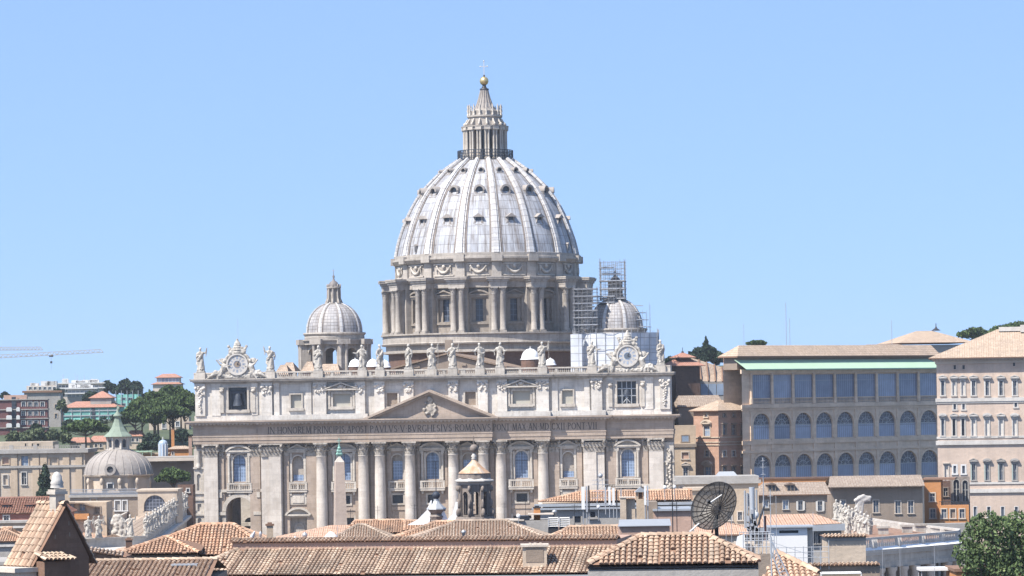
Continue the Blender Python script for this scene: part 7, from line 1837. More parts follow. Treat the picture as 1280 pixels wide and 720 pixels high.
for j in range(len(inn)):
    A, B = inn[j], inn[(j + 1) % len(inn)]; mb.face([(A.x, A.y, 14.0), (B.x, B.y, 14.0), (B.x * .5 + cc.x * .5, B.y * .5 + cc.y * .5, 15.2), (A.x * .5 + cc.x * .5, A.y * .5 + cc.y * .5, 15.2)], uv=[(0, 0), ((B - A).length, 0), ((B - A).length * .5, 4), (0, 4)])
mb.face([(p.x * .5 + cc.x * .5, p.y * .5 + cc.y * .5, 15.2) for p in inn]); mb.face([(p.x, p.y, 13.0) for p in offs(loop, -1.0)]); mb.build('roof', 'roof_orange', RC)
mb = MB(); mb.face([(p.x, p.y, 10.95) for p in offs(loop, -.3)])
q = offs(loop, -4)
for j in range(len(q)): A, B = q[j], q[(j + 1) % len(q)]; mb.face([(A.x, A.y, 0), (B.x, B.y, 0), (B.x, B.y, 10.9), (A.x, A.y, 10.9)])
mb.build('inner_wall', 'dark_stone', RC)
for px, d in ((1103, 545), (1133, 550), (1150, 553)):
    w_ = gp(px, d) - o0; m = MB(); m.box(w_.x - .8, w_.x + .8, w_.y - .6, w_.y + .6, 14, 16.2); m.box(w_.x - 1.0, w_.x + 1.0, w_.y - .8, w_.y + .8, 16.2, 16.5); m.build('roof_vent', 'travertine_dark', RC)
GS = 'white statues on the right colonnade'
for i, (px, d, k) in enumerate(((1046, 640, .66), (1052, 625, .68), (1057, 610, .68), (1062, 596, .70), (1066, 583, .7), (1071, 572, .72), (1076, 562, .72), (1081, 553, .72), (1086, 545, .72), (1060, 566, .66), (1070, 590, .7))):
    q = P(px, 670, d); small_statue((q.x, d, ZP - 1.6), R(-30 + 13 * (i % 5)), i, 'white statue in the crowded row overlapping itself on the right colonnade', GS, k)
q = P(1076, 650, 600); t = thing('carved_shield', 'tilted white carved shield above the crowded statues of the right colonnade', 'sculpture', (q.x, 600, ZP), R(10))
mb = MB(Matrix.Rotation(R(8), 4, 'Y')); mb.box(-.4, 1.3, -.6, .6, 3.2, 4.2); mb.box(-1.2, .2, -.5, .5, -1, 3.6)
for k in range(14): mb.ball((-1.5 + .2 * k, -.4, 3.1 + .14 * k % 1), .35, .3, .35, 6, 5)
mb.ball((-.6, 0, 2.9), .8, .6, 1.2, 10, 8); remesh('shield', mb, .13, 'white_stone', t)
# plane tree at the lower right
b = P(1243, 720, 335); b.z = 0
r = random.Random(12); lob = []
for px, py, rx in ((1208, 690, 1.4), (1215, 672, 1.2), (1222, 658, 1.2), (1232, 652, 1.3), (1243, 661, 1.6), (1228, 680, 1.7), (1246, 690, 1.8), (1262, 662, 1.5), (1274, 652, 1.3), (1280, 668, 1.6), (1268, 688, 1.8), (1285, 690, 1.8), (1210, 700, 1.3), (1228, 704, 1.7), (1254, 706, 1.8), (1278, 708, 1.9), (1295, 672, 1.6), (1240, 720, 1.8), (1265, 722, 1.8), (1218, 716, 1.2)):
    p = P(px, py, 335); lob.append((p.x - b.x, r.uniform(-1.5, 1.5), p.z, rx, rx, rx * .85))
tree('plane_tree', 'bushy green plane tree cut by the lower right corner', b, 15, .45, lob, 11000, .17, 'plane_leaf', 5, None, 9)
t, f, u0, u1, z1 = block('low_shop', 'low orange shop front with a flat red roof at the bottom right corner', 'shop', 1240, 345, 0, 1195, 1310, 712, 8, 'plaster_orange', (), None, 0, courses=((712, .3, .2, 'terracotta_base'),))
f = Fr(1160, 350, 0); t = f.root('market_awning', 'white flat awning on posts beside the colonnade, at the bottom edge', 'awning'); a, b = f.L(1150, 712), f.L(1192, 716); mb = MB(); mb.box(a.x, b.x, 0, 3, a.z - .15, a.z + .15); mb.build('cover', 'plastic_white', t)
mb = MB()
for u in (a.x + .2, b.x - .2):
    for v in (.2, 2.8): mb.tube((u, v, 0), (u, v, a.z), .06, 5)
mb.build('posts', 'grey_metal', t)
t, f, u0, u1, z1 = block('garden_wall', 'long sloping grey retaining wall behind the curved colonnade', 'wall', 1160, 690, 6, 1095, 1215, 655, 3, 'plaster_grey', (), None, 0)
# ================= foreground roofs =================
GR = 'tiled roofs in the foreground'
def house_walls(t, u0, u1, v0, v1, z1, mat, zb=0.0):
    mb = MB(); mb.box(u0, u1, v0, v1, zb, z1); return mb.build('wall', mat, t)
# --- long roof along the bottom with a raised clerestory strip
f = Fr(500, 205, -9); t = f.root('tiled_house', 'long buff-tiled roof along the bottom edge, a second tiled strip above its pink wall band', 'house', GR)
a, b = f.L(222, 717.5), f.L(738, 717.5); u0, u1 = a.x, b.x; ze = a.z * .5 + b.z * .5
dv = 4.6; zr = f.L(500, 685, dv).z; lt = f.L(297, 683.5, dv).x
A, B, Cc, D = (u0, 0, ze), (u1 + 3, 0, ze), (u1 + 3, dv, zr), (lt, dv, zr)
mb = MB(); tile_slope(mb, A, B, Cc, D, .245, .40, 3, strips=10); mb.face([(u0, 0, ze), (lt, dv, zr), (lt, 12, zr), (u0 - 2, 12, ze)], 1)
mb.face([(u0, 0, ze - .12), (u1 + 3, 0, ze - .12), (u1 + 3, dv, ze - .12), (u0, dv, ze - .12)], 1)
ridge_tiles(mb, A, D, .17, .42, 5); mb.build('roof', ['tile_buff', 'terracotta_base'], t)
house_walls(t, u0 + .3, u1 + 3, .35, 12, ze - .13, 'plaster_grey')
mb = MB(); mb.box(u0, u1 + 3, -.12, .1, ze - .35, ze - .13); mb.build('gutter', 'zinc', t)
a, b = f.L(286, 672, dv + .3), f.L(772, 672, dv + .3); zc = f.L(500, 674, dv).z
house_walls(t, lt - .3, b.x, dv, 12, zc - .15, 'plaster_pink').name = 'clerestory_wall'
mb = MB(); zt = f.L(500, 671.5, dv + 1.1).z
tile_slope(mb, (a.x, dv - .14, zc - .1), (b.x, dv - .14, zc - .1), (b.x, dv + 1.0, zc + .10), (a.x, dv + 1.0, zc + .10), .245, .40, 9)
mb.face([(a.x, dv - .14, zc - .14), (b.x, dv - .14, zc - .14), (b.x, dv + .1, zc - .14), (a.x, dv + .1, zc - .14)], 1); mb.face([(a.x, dv + 1.0, zc + .09), (b.x, dv + 1.0, zc + .09), (b.x, 12, zc - 1.5), (a.x, 12, zc - 1.5)], 1)
mb.build('clerestory_roof', ['tile_buff', 'terracotta_base'], t)
f2 = Fr(670, 204, 0); c = f2.root('roof_hatch', 'small pale masonry box with a dark grille, standing on the long buff roof', 'hatch'); a, b = f2.L(651, 706), f2.L(686, 681); m = (a.x + b.x) / 2; hw = (b.x - a.x) / 2
c.location += Vector((m, .7, a.z - .6)); h = b.z - a.z + .6
mb = MB(); mb.box(-hw + .12, hw - .12, 0, 1.6, 0, h - .14); mb.build('body', 'plaster_beige', c)
mb = MB(); mb.box(-hw, hw, -.12, 1.7, h - .14, h); mb.box(-hw * .4, -hw * .25, .2, .8, h, h + .08); mb.box(-.05, .12, .2, .8, h, h + .08); mb.box(hw * .35, hw * .5, .2, .8, h, h + .08); mb.build('cap', 'plaster_cream', c)
mb = MB(); mb.box(-hw * .62, hw * .62, -.03, -.004, .72, h - .22); mb.build('grille', 'plaster_brown', c)
# --- hipped roof at the lower right, over a grey fascia
f = Fr(840, 152, -4); t = f.root('tiled_house', 'buff hipped roof with large tiles over a grey fascia, lower right', 'house', GR)
a, b = f.L(734, 704.5), f.L(948, 704.5); u0, u1 = a.x, b.x; ze = (a.z + b.z) / 2; DV = 5.2; r0, r1 = f.L(801, 666, DV / 2), f.L(884, 666, DV / 2); zr = (r0.z + r1.z) / 2 - .1
A, B, E, G_ = (u0, 0, ze), (u1, 0, ze), (r0.x, DV / 2, zr), (r1.x, DV / 2, zr); C2, D2 = (u1, DV, ze), (u0, DV, ze)
mb = MB(); tile_slope(mb, A, B, G_, E, .25, .38, 21, 5, strips=11, lip=.04); tile_slope(mb, D2, A, E, E, .245, .38, 22); tile_slope(mb, B, C2, G_, G_, .245, .38, 23); mb.face([C2, D2, E, G_], 1)
for p_, q_ in ((E, G_), (A, E), (B, G_)): ridge_tiles(mb, p_, q_, .15, .4, 6)
mb.face([(u0, 0, ze - .1), (u1, 0, ze - .1), (u1, DV, ze - .1), (u0, DV, ze - .1)], 1); mb.build('roof', ['tile_peach', 'terracotta_base'], t)
house_walls(t, u0 + .05, u1 - .1, .25, DV - .2, ze - .25, 'plaster_grey')
mb = MB(); mb.box(u0 + .02, u1, -.02, DV, ze - .62, ze - .32); mb.box(u0 + .06, u1 - .05, .08, DV - .1, ze - .9, ze - .62); mb.build('fascia', 'plaster_grey', t)
mb = MB(); mb.box(u0, u1, .1, DV, ze - .2, ze - .11); mb.build('eave_shade_strip', 'dark_metal', t)  # dark strip stands in for the shade under the eave
# --- orange hipped roof on the left
f = Fr(230, 232, 0); t = f.root('tiled_house', 'orange hipped roof with a projecting wing, left of the columns', 'house', GR)
a, b = f.L(222, 696), f.L(318, 696); u0, u1 = f.L(150, 696).x, f.L(345, 693).x; ze = f.L(250, 694).z; DV = 9
r0, r1 = f.L(250, 656, DV / 2), f.L(292, 657.5, DV / 2); zr = r0.z
A, B, C2, D2, E, G_ = (u0, 0, ze), (u1, 0, ze), (u1 + 1, DV, ze), (u0, DV, ze), (r0.x, DV / 2, zr), (r1.x, DV / 2, zr)
mb = MB(); tile_slope(mb, A, B, G_, E, .25, .42, 31); tile_slope(mb, D2, A, E, E, .25, .42, 32); tile_slope(mb, B, C2, G_, G_, .25, .42, 33); mb.face([C2, D2, E, G_], 1)
for p_, q_ in ((E, G_), (A, E), (B, G_)): ridge_tiles(mb, p_, q_, .17, .42, 7)
mb.face([(u0, 0, ze - .1), (u1, 0, ze - .1), (u1, DV, ze - .1), (u0, DV, ze - .1)], 1); mb.build('roof', ['tile_orange', 'terracotta_base'], t)
house_walls(t, u0 + .3, u1 - .3, .3, DV - .2, ze - .1, 'plaster_brown')
# wing in front
w0, w1 = f.L(146, 693, -2.2).x, f.L(250, 693, -2.2).x; zw = f.L(190, 692, -2.4).z; q = f.L(208, 671, .6)
mb = MB(); tile_slope(mb, (w0, -2.4, zw), (w1, -2.4, zw), (q.x + .02, .9, q.z), (q.x, .9, q.z), .25, .42, 34); tile_slope(mb, (w0, 3.4, zw), (w0, -2.4, zw), (q.x, .9, q.z), (q.x, .9, q.z), .25, .42, 35); mb.face([(w1, -2.4, zw), (w1, 2, zw + .4), q], 1)
ridge_tiles(mb, (w0, -2.4, zw), (q.x, .9, q.z), .16, .42, 8); ridge_tiles(mb, (w1, -2.4, zw), (q.x, .9, q.z), .16, .42, 8); mb.face([(w0, -2.4, zw - .1), (w1, -2.4, zw - .1), (w1, 3, zw - .1), (w0, 3, zw - .1)], 1); mb.build('wing_roof', ['tile_orange', 'terracotta_base'], t)
house_walls(t, w0 + .3, w1 - .3, -2.1, 3, zw - .1, 'plaster_brown').name = 'wing_wall'
chimney(335, 654, 674, 8, 229, 'brown chimney with a dark cap on the right slope of the orange hipped roof', 'plaster_tan')
# --- bottom left roofs
f = Fr(180, 176, 0); t = f.root('tiled_house', 'buff tiled roof in the bottom left corner, right of the steep brick gable', 'house', GR)
DV = 5.5; A, B = f.L(78, 726), f.L(262, 726); zr = f.L(180, 700.5, DV).z; E, G_ = f.L(102, 700.5, DV), f.L(272, 700.5, DV)
mb = MB(); tile_slope(mb, (A.x, 0, A.z), (B.x, 0, A.z), (G_.x, DV, zr), (E.x, DV, zr), .25, .4, 41); mb.face([(A.x, 11, A.z), (B.x, 11, A.z), (G_.x, DV, zr), (E.x, DV, zr)], 1); ridge_tiles(mb, (E.x, DV, zr), (G_.x, DV, zr), .15, .42, 3)
mb.build('roof', ['tile_buff', 'terracotta_base'], t); house_walls(t, A.x + .3, B.x, .3, 10.8, A.z - .1, 'plaster_brown')
p = f.L(232, 707, DV - 1.3); mb = MB(); mb.box(p.x - .7, p.x + .7, DV - 2.2, DV - .4, p.z - .4, p.z + .12); mb.box(p.x - .6, p.x + .6, DV - 2.25, DV - 2.2, p.z - .32, p.z + .05, 1); mb.build('skylight', ['zinc', 'pane_dark'], t)
mb = MB(); r = random.Random(3); q = Fr(250, 221, 0).L(248, 692)
crown(mb, [(0, 0, .25, .7, .4, .3), (.9, 0, .2, .6, .4, .25), (-.8, 0, .15, .5, .3, .2)], 260, .07, 4); g = mb.build('roof_weeds', 'plane_leaf'); g.location = (q.x, 226, q.z - .1); tag(g, 'small tuft of green weeds in the gutter of the orange hipped roof', 'weeds')
# --- steep brick gable
f = Fr(80, 166, 42); t = f.root('brick_gable_church', 'steep tile-covered brick gable with a stone finial block on its tip, lower left', 'church', GR)
pk = f.L(81, 633); bl, br = f.L(46, 693.5), f.L(111, 690); zb = (bl.z + br.z) / 2 - .2
mb = MB(); mb.prism([(bl.x, 0), (br.x, 0), (br.x, zb), (pk.x, pk.z), (bl.x, zb)], 0, .5); rb = random.Random(2)
mb.build('gable_wall', 'brick_old', t)
mb = MB()
for px, py in ((69, 671), (87, 668), (86, 654)):
    mb = MB(); q = f.L(px, py); mb.box(q.x - .03, q.x + .03, -.01, .2, q.z - .1, q.z + .1); mb.build('putlog_hole', 'plaster_brown', t)
LEN = 2.5; P0, P1 = Vector((bl.x - .35, -.15, zb - .35)), Vector((pk.x, -.15, pk.z + .12))
# left slope runs back from the gable; its far edge shows to the left
Q0, Q1 = P0 + Vector((-.0, LEN, 0)), P1 + Vector((0, LEN, 0))
mb = MB(); tile_slope(mb, Q0, P0, P1, Q1, .33, .40, 51, lip=.012); tile_slope(mb, (br.x + .35, -.15, zb - .35), (br.x + .35, LEN, zb - .35), Q1, P1, .27, .42, 52); ridge_tiles(mb, P1, Q1, .17, .42, 2)
mb.build('roof', ['tile_peach', 'terracotta_base'], t)
house_walls(t, bl.x + .02, br.x - .02, .5, LEN - .2, zb - .4, 'brick_old').name = 'nave_wall'
fx = f.L(70, 631); h0 = pk.z - .5; mb = MB(); hw = .36; mb.box(pk.x - .33, pk.x + .22, .3, .85, h0 - .8, h0 + 1.1); mb.box(pk.x - .43, pk.x + .32, .2, .95, h0 + 1.1, h0 + 1.25); mb.box(pk.x - .38, pk.x + .27, .25, .9, h0 + 1.25, h0 + 1.34); mb.build('finial_block', 'travertine', t)
mb = MB(); mb.lathe([(.34, h0 + 1.42), (.3, h0 + 1.6), (.34, h0 + 1.66), (.26, h0 + 1.8), (.24, h0 + 2.0), (.12, h0 + 2.18), (.02, h0 + 2.22)], 12, pk.x - .05, .58); mb.build('finial', 'white_stone', t)
# cornice return and the lower pent roof
q0, q1 = f.L(5, 703), f.L(50, 703); mb = MB()
mb.box(bl.x - 1.5, bl.x + .9, -.3, LEN, zb - .62, zb - .4); mb.box(bl.x - 1.1, bl.x + .7, -.15, LEN, zb - .95, zb - .62); mb.box(bl.x - .7, bl.x + .5, 0, LEN, 0, zb - .95); mb.build('cornice', 'plaster_cream', t)
a, b = f.L(52, 700, -.9), f.L(95, 700, -.9); zt_ = f.L(56, 690).z; mb = MB(); tile_slope(mb, (a.x, -1.1, a.z), (b.x, -1.1, a.z - .05), (b.x - .3, -.02, a.z + .18), (a.x + .15, -.02, zt_), .25, .4, 55); mb.build('pent_roof', ['tile_buff', 'terracotta_base'], t)
mb = MB(); mb.box(a.x + .2, b.x - .3, -.85, -.02, 0, a.z - .1); mb.build('side_wall', 'brick_old', t)
f = Fr(20, 260, 0); t = f.root('rendered_house', 'plain pale rendered house in the bottom left corner, behind the brick gable', 'house'); z = f.L(10, 706).z; a, b = f.L(-20, 700), f.L(42, 700); house_walls(t, a.x, b.x, 0, 8, z, 'plaster_cream'); mb = MB(); mb.box(a.x, b.x + .3, -.3, 8, z, z + .25); mb.build('coping', 'plaster_grey', t)
f = Fr(120, 215, 0); t = f.root('low_lean_to', 'low brick wall with tile coping between the brick gable and the orange roof', 'wall'); a, b = f.L(111, 690), f.L(158, 696); z0, z1 = f.L(112, 687).z, f.L(155, 694).z
mb = MB(); mb.prism([(a.x, 0), (b.x, 0), (b.x, z1 - .1), (a.x, z0 - .1)], 0, 3); mb.build('wall', 'brick_old', t); mb = MB(); tile_slope(mb, (a.x, -.15, z0 - .12), (b.x, -.15, z1 - .12), (b.x, .7, z1 + .12), (a.x, .7, z0 + .12), .25, .4, 56); mb.build('coping', ['tile_grey', 'terracotta_base'], t)
chimney(158.5, 673, 688, 8, 300, 'squat dark brick chimney in front of the colonnade parapet', 'brick_dark')
# --- middle roofs
def hip_house(px0, px1, pe, pr0, pr1, pyr, d, DV, label, tile, seed, wall='plaster_pink', yaw=0, pitch=.25, zfloor=0):
    f = Fr((px0 + px1) / 2, d, yaw); t = f.root('tiled_house', label, 'house', GR)
    a, b = f.L(px0, pe), f.L(px1, pe); ze = (a.z + b.z) / 2; e, g = f.L(pr0, pyr, DV / 2), f.L(pr1, pyr, DV / 2); zr = (e.z + g.z) / 2
    A, B, C2, D2, E, G_ = (a.x, 0, ze), (b.x, 0, ze), (b.x, DV, ze), (a.x, DV, ze), (e.x, DV / 2, zr), (max(g.x, e.x + .05), DV / 2, zr)
    mb = MB(); tile_slope(mb, A, B, G_, E, pitch, .42, seed, 3); tile_slope(mb, D2, A, E, E, pitch, .42, seed + 1, 3); tile_slope(mb, B, C2, G_, G_, pitch, .42, seed + 2, 3); mb.face([C2, D2, E, G_], 1)
    for p_, q_ in ((E, G_), (A, E), (B, G_)): ridge_tiles(mb, p_, q_, .17, .45, seed)
    mb.face([(a.x, 0, ze - .1), (b.x, 0, ze - .1), (b.x, DV, ze - .1), (a.x, DV, ze - .1)], 1)
    mb.build('roof', [tile, 'terracotta_base'], t); house_walls(t, a.x + .3, b.x - .3, .3, DV - .3, ze - .1, wall); return t, f, zr
hip_house(415, 489, 673, 447, 456, 656, 322, 7, 'small grey-buff hipped roof, left one behind the long buff roof', 'tile_grey', 60)
hip_house(430, 508, 666, 444, 505, 650.5, 345, 7, 'faded pink roof peeping out behind the small grey-buff roof', 'tile_orange', 64)
hip_house(488, 560, 674, 545, 580, 652, 300, 8, 'orange-red roof slope left of the brown stone lantern', 'tile_orange', 68)
hip_house(505, 690, 677, 572, 632, 651, 280, 12, 'broad mottled roof below the brown stone lantern', 'tile_grey', 72)
hip_house(676, 800, 679, 712, 800, 658, 262, 8, 'bright peach tiled roof right of the brown stone lantern', 'tile_peach', 76)
hip_house(505, 545, 664, 507, 545, 651, 335, 6, 'pinkish roof left of the black ball finial', 'tile_orange', 80)
# --- brown stone lantern of a church
d = 312; f = Fr(591, d, 0); zl_ = lambda y: f.L(591, y).z; k = d / F; zb = zl_(654)
t = f.root('church_lantern', 'brown stone lantern with arched openings and a rust-stained cone roof topped by a dark ball', 'lantern'); t.location.z = zb; Z = lambda y: zl_(y) - zb; cx = 0; CY = 1.8
mb = MB(); mb.lathe([(27 * k, -3), (27 * k, Z(651)), (25 * k, Z(650)), (24 * k, Z(646))], 16, cx, CY, smooth=False); mb.build('base', 'dark_stone', t)
mb = MB(); hw = 17.5 * k * math.tan(R(22.5))
for i in range(8):
    mb.T = Matrix.Translation((cx, CY, 0)) @ Matrix.Rotation(R(45 * i + 6), 4, 'Z'); mb.wall(-hw, hw, Z(646), Z(604), -17.5 * k, [(0, 6.6 * k, Z(644), Z(615), True)], .25); mb.arc_band(0, Z(615) - 3.3 * k, 3.4 * k, 4.6 * k, -17.5 * k - .06, -17.5 * k, n=8)
    mb.T = Matrix.Translation((cx, CY, 0)) @ Matrix.Rotation(R(45 * i + 28.5), 4, 'Z'); mb.box(-2.2 * k, 2.2 * k, -21 * k, -17 * k, Z(646), Z(606)); mb.ball((0, -22.5 * k, Z(641)), 2.4 * k, 4.2 * k, 5.5 * k, 8, 6); mb.ball((0, -21.5 * k, Z(630)), 2 * k, 2.6 * k, 6 * k, 8, 6); mb.ball((0, -21.8 * k, Z(611)), 2.2 * k, 3 * k, 4 * k, 8, 6)
mb.T = None; mb.build('arcade', 'dark_stone', t)
mb = MB(); mb.lathe([(20 * k, Z(606)), (22 * k, Z(604)), (25.8 * k, Z(602.2)), (26 * k, Z(600.8)), (22 * k, Z(599.5)), (21.5 * k, Z(598))], 8, cx, CY, smooth=False, a0=R(28.5), a1=R(388.5)); mb.build('cornice', 'white_stone', t)
mb = MB(); mb.lathe([(21 * k, Z(598.5)), (20.5 * k, Z(593)), (21.5 * k, Z(592))], 16, cx, CY, smooth=False); mb.build('attic_ring', 'dark_stone', t)
m_, nt, b_ = newmat('rusty_cone'); MATS['rusty_cone'] = m_; n1 = noise_tex(nt, mapping(nt, (1.5, 1.5, .5)), 1.2, 4); nt.links.new(ramp(nt, n1, [(.36, (.40, .36, .31)), (.5, (.42, .28, .18)), (.66, (.33, .19, .11))]), b_.inputs['Base Color']); b_.inputs['Roughness'].default_value = .8
mb = MB(); mb.lathe([(21 * k, Z(592)), (17 * k, Z(588.5)), (10 * k, Z(583)), (5 * k, Z(578)), (2.6 * k, Z(575))], 8, cx, CY, smooth=False, a0=R(28.5), a1=R(388.5)); mb.build('cone_roof', 'rusty_cone', t)
mb = MB(); mb.lathe([(2.6 * k, Z(575)), (3.6 * k, Z(574)), (2.2 * k, Z(572.5)), (3.8 * k, Z(570.5)), (2 * k, Z(568.6)), (1.4 * k, Z(566.5))], 12, cx, CY); mb.build('finial_neck', 'white_stone', t)
mb = MB(); mb.ball((cx + .02, CY, Z(561)), 5.3 * k, n=16, k=10); mb.tube((cx, CY, Z(557)), (cx, CY, Z(545)), .035, 5); mb.tube((cx - .12, CY, Z(549)), (cx + .12, CY, Z(549)), .03, 4); mb.build('ball_finial', 'dark_stone', t)
mb = MB(); mb.prism([(-37 * k, Z(652)), (-28 * k, Z(643)), (-24 * k, Z(628)), (-21 * k, Z(628)), (-22 * k, Z(652))], 1.4, 2.0); mb.build('scroll', 'cap_white', t)
# --- second, smaller lantern top with a black ball
d = 305; f = Fr(543, d, 0); k = d / F; zb = f.L(543, 668).z; Z = lambda y: f.L(543, y).z - zb
t = f.root('church_lantern', 'small dark lantern top with a black ball and long rod, flanked by white scrolls', 'lantern'); t.location.z = zb; CY = 1
mb = MB(); mb.lathe([(9 * k, -3), (9 * k, Z(660)), (8 * k, Z(650)), (10 * k, Z(646)), (7 * k, Z(643)), (11 * k, Z(638.5)), (12 * k, Z(637))], 8, 0, CY, smooth=False); mb.build('pedestal', 'dark_stone', t)
mb = MB(); mb.lathe([(12.5 * k, Z(637)), (12 * k, Z(635.5)), (6 * k, Z(630)), (3.2 * k, Z(626.5)), (3.2 * k, Z(624))], 8, 0, CY, smooth=False); mb.build('cone_roof', 'zinc', t)
mb = MB(); mb.ball((0, CY, Z(619.5)), 5 * k, n=14, k=10); mb.tube((0, CY, Z(616)), (0, CY, Z(577)), .04, 5); mb.tube((-2 * k, CY, Z(586)), (2 * k, CY, Z(586)), .03, 4); mb.build('ball_finial', 'black_iron', t)
for s in (-1, 1):
    mb = MB(); pts = [(s * 36 * k if s < 0 else s * 20 * k, Z(656)), (s * (24 if s < 0 else 16) * k, Z(650)), (s * 12 * k, Z(638)), (s * 7 * k, Z(626)), (s * 5.5 * k, Z(626)), (s * 8 * k, Z(650)), (s * 9 * k, Z(656))]
    if s > 0: pts = [(x, z - .5) for x, z in pts]
    mb.prism(pts, CY - .25, CY + .25); mb.build('scroll', 'cap_white', t)
# --- red-roofed block with grey ledges in front of the right columns
f = Fr(775, 385, 0); t = f.root('ledged_house', 'block with a bright orange tile strip and grey ledges, below the right-hand columns', 'house', GR)
a, b = f.L(668, 628), f.L(868, 628); z = lambda y: f.L(775, y).z; house_walls(t, a.x + 1, b.x, 2.5, 10, z(629), 'plaster_tan')
mb = MB(); zr = f.L(775, 614, 5).z; l0 = f.L(727, 614, 5).x; tile_slope(mb, (a.x + .5, 2.4, z(629) + .2), (b.x, 2.4, z(629) + .2), (b.x, 5, zr), (l0, 5, zr), .3, .5, 91, 3); ridge_tiles(mb, (l0, 5, zr), (b.x, 5, zr), .2, .5, 4); ridge_tiles(mb, (a.x + .5, 2.4, z(629) + .2), (l0, 5, zr), .18, .5, 4); mb.face([(a.x, 9, z(640)), (b.x, 9, z(640)), (b.x, 5, zr), (l0, 5, zr)], 1); mb.build('roof', ['tile_orange', 'terracotta_base'], t)
mb = MB(); mb.box(a.x, b.x, 1.2, 2.6, z(632.5), z(629.5)); mb.box(a.x - .3, b.x, .8, 2.6, z(636.5), z(634)); mb.build('ledge', 'zinc', t)
house_walls(t, a.x + .6, b.x, 1.3, 2.5, z(634), 'plaster_grey').name = 'parapet'
p = f.L(741, 643, 1.3); window(t, p.x, .55, z(646.5), z(639.5), 1.3, 'plaster_grey', 'pane_dark', depth=-.03)
p = f.L(722, 648, 1.3); window(t, p.x, .7, z(653), z(645), 1.3, 'plaster_grey', 'pane_dark', depth=-.03)
# rooftop clutter between lantern and ledges
chimney(669.5, 633, 657, 7.5, 330, 'ochre chimney pipe with a dark cap, left of the louvred vents', 'plaster_orange', 'dark_metal')
chimney(691, 637, 650, 5, 330, 'round zinc flue left of the louvred vents', kind='pipe')
chimney(697, 650, 668, 14, 320, 'broad pinkish chimney stack just behind the louvred vents', 'plaster_pink', 'zinc')
for px, lab in ((691.5, 'white louvred roof vent, left of a touching pair'), (705.5, 'white louvred roof vent, right of a touching pair')):
    f = Fr(px, 300, 0); t = f.root('louvred_vent', lab, 'vent', 'louvred vents on the roof'); a, b = f.L(px - 6.3, 659), f.L(px + 6.3, 646); t.location.z = a.z; h = b.z - a.z
    mb = MB(); mb.box(a.x, b.x, .1, .8, -1.2, h); mb.build('casing', 'dark_metal', t); mb = MB()
    for i in range(5): z_ = h * (i + .35) / 5; mb.face([(a.x, 0, z_), (b.x, 0, z_), (b.x, .12, z_ + h * .11), (a.x, .12, z_ + h * .11)])
    mb.box(a.x, a.x + .04, -.02, .1, 0, h); mb.box(b.x - .04, b.x, -.02, .1, 0, h); mb.build('louvres', 'plastic_white', t)
f = Fr(680, 328, 0); t = f.root('roof_deck', 'flat pale roof deck with ledges left of the louvred vents', 'building'); z = lambda y: f.L(660, y).z; a, b = f.L(612, 645), f.L(712, 645); house_walls(t, a.x, b.x, 0, 6, z(651), 'plaster_grey'); mb = MB(); mb.box(f.L(660, 640).x, f.L(692, 640).x, .5, 3, z(644), z(642.5)); mb.box(a.x, f.L(655, 640).x, -.2, 4, z(651), z(649.5)); mb.build('ledge', 'plaster_cream', t)
mb = MB(); mb.box(f.L(649, 640).x, f.L(662, 640).x, .6, 2.4, z(651), z(645)); mb.build('dark_opening', 'pane_dark', t)
# --- zinc-capped wall, pale chimneys, pink blocks
f = Fr(805, 222, 0); t = f.root('zinc_capped_block', 'brown-pink wall with a sloping zinc cap, left of the satellite dish', 'building'); a, b = f.L(773, 656), f.L(839, 656); z = lambda y: f.L(805, y).z; house_walls(t, a.x + .1, b.x - .1, .1, 4, z(657), 'plaster_pink')
mb = MB(); mb.face([(a.x, -.1, z(657)), (b.x, -.1, z(657)), (b.x, 1.6, z(650)), (a.x + .1, 1.6, z(650))]); mb.box(a.x, b.x, -.1, 1.6, z(657.8), z(657)); mb.build('zinc_cap', 'zinc', t)
f = Fr(785, 246, 0); t = f.root('plastered_stack', 'cream plastered chimney breast beside the roofed chimney', 'chimney'); a, b = f.L(775.5, 622.5), f.L(794, 622.5); h = a.z; z = lambda y: f.L(785, y).z; mb = MB(); mb.box(a.x, a.x + (b.x - a.x) * .38, 0, 1, z(655), z(622.5)); mb.box(a.x + (b.x - a.x) * .38, b.x, .35, 1, z(655), z(624)); mb.build('stack', 'plaster_beige', t); mb = MB(); mb.box(a.x - .05, b.x, -.05, 1.05, z(622.5), z(621.2)); mb.build('cap', 'plaster_cream', t)
chimney(799, 610, 655, 10.5, 244, 'tall plastered chimney with a little pitched cap on open posts', 'plaster_tan', kind='roofed', yaw=0)
f = Fr(840, 292, 0); t = f.root('pink_block', 'pinkish plastered rooftop block with a grey ledge behind the dish', 'building'); z = lambda y: f.L(840, y).z; a, b = f.L(806, 640), f.L(866, 640); house_walls(t, a.x, f.L(822, 640).x, .5, 4, z(627), 'plaster_brown'); house_walls(t, f.L(817, 640).x, b.x, 0, 6, z(638.5), 'plaster_pink').name = 'front_wall'; mb = MB(); mb.box(f.L(816, 640).x, b.x, -.25, 6, z(638.5), z(636)); mb.build('ledge', 'zinc', t)
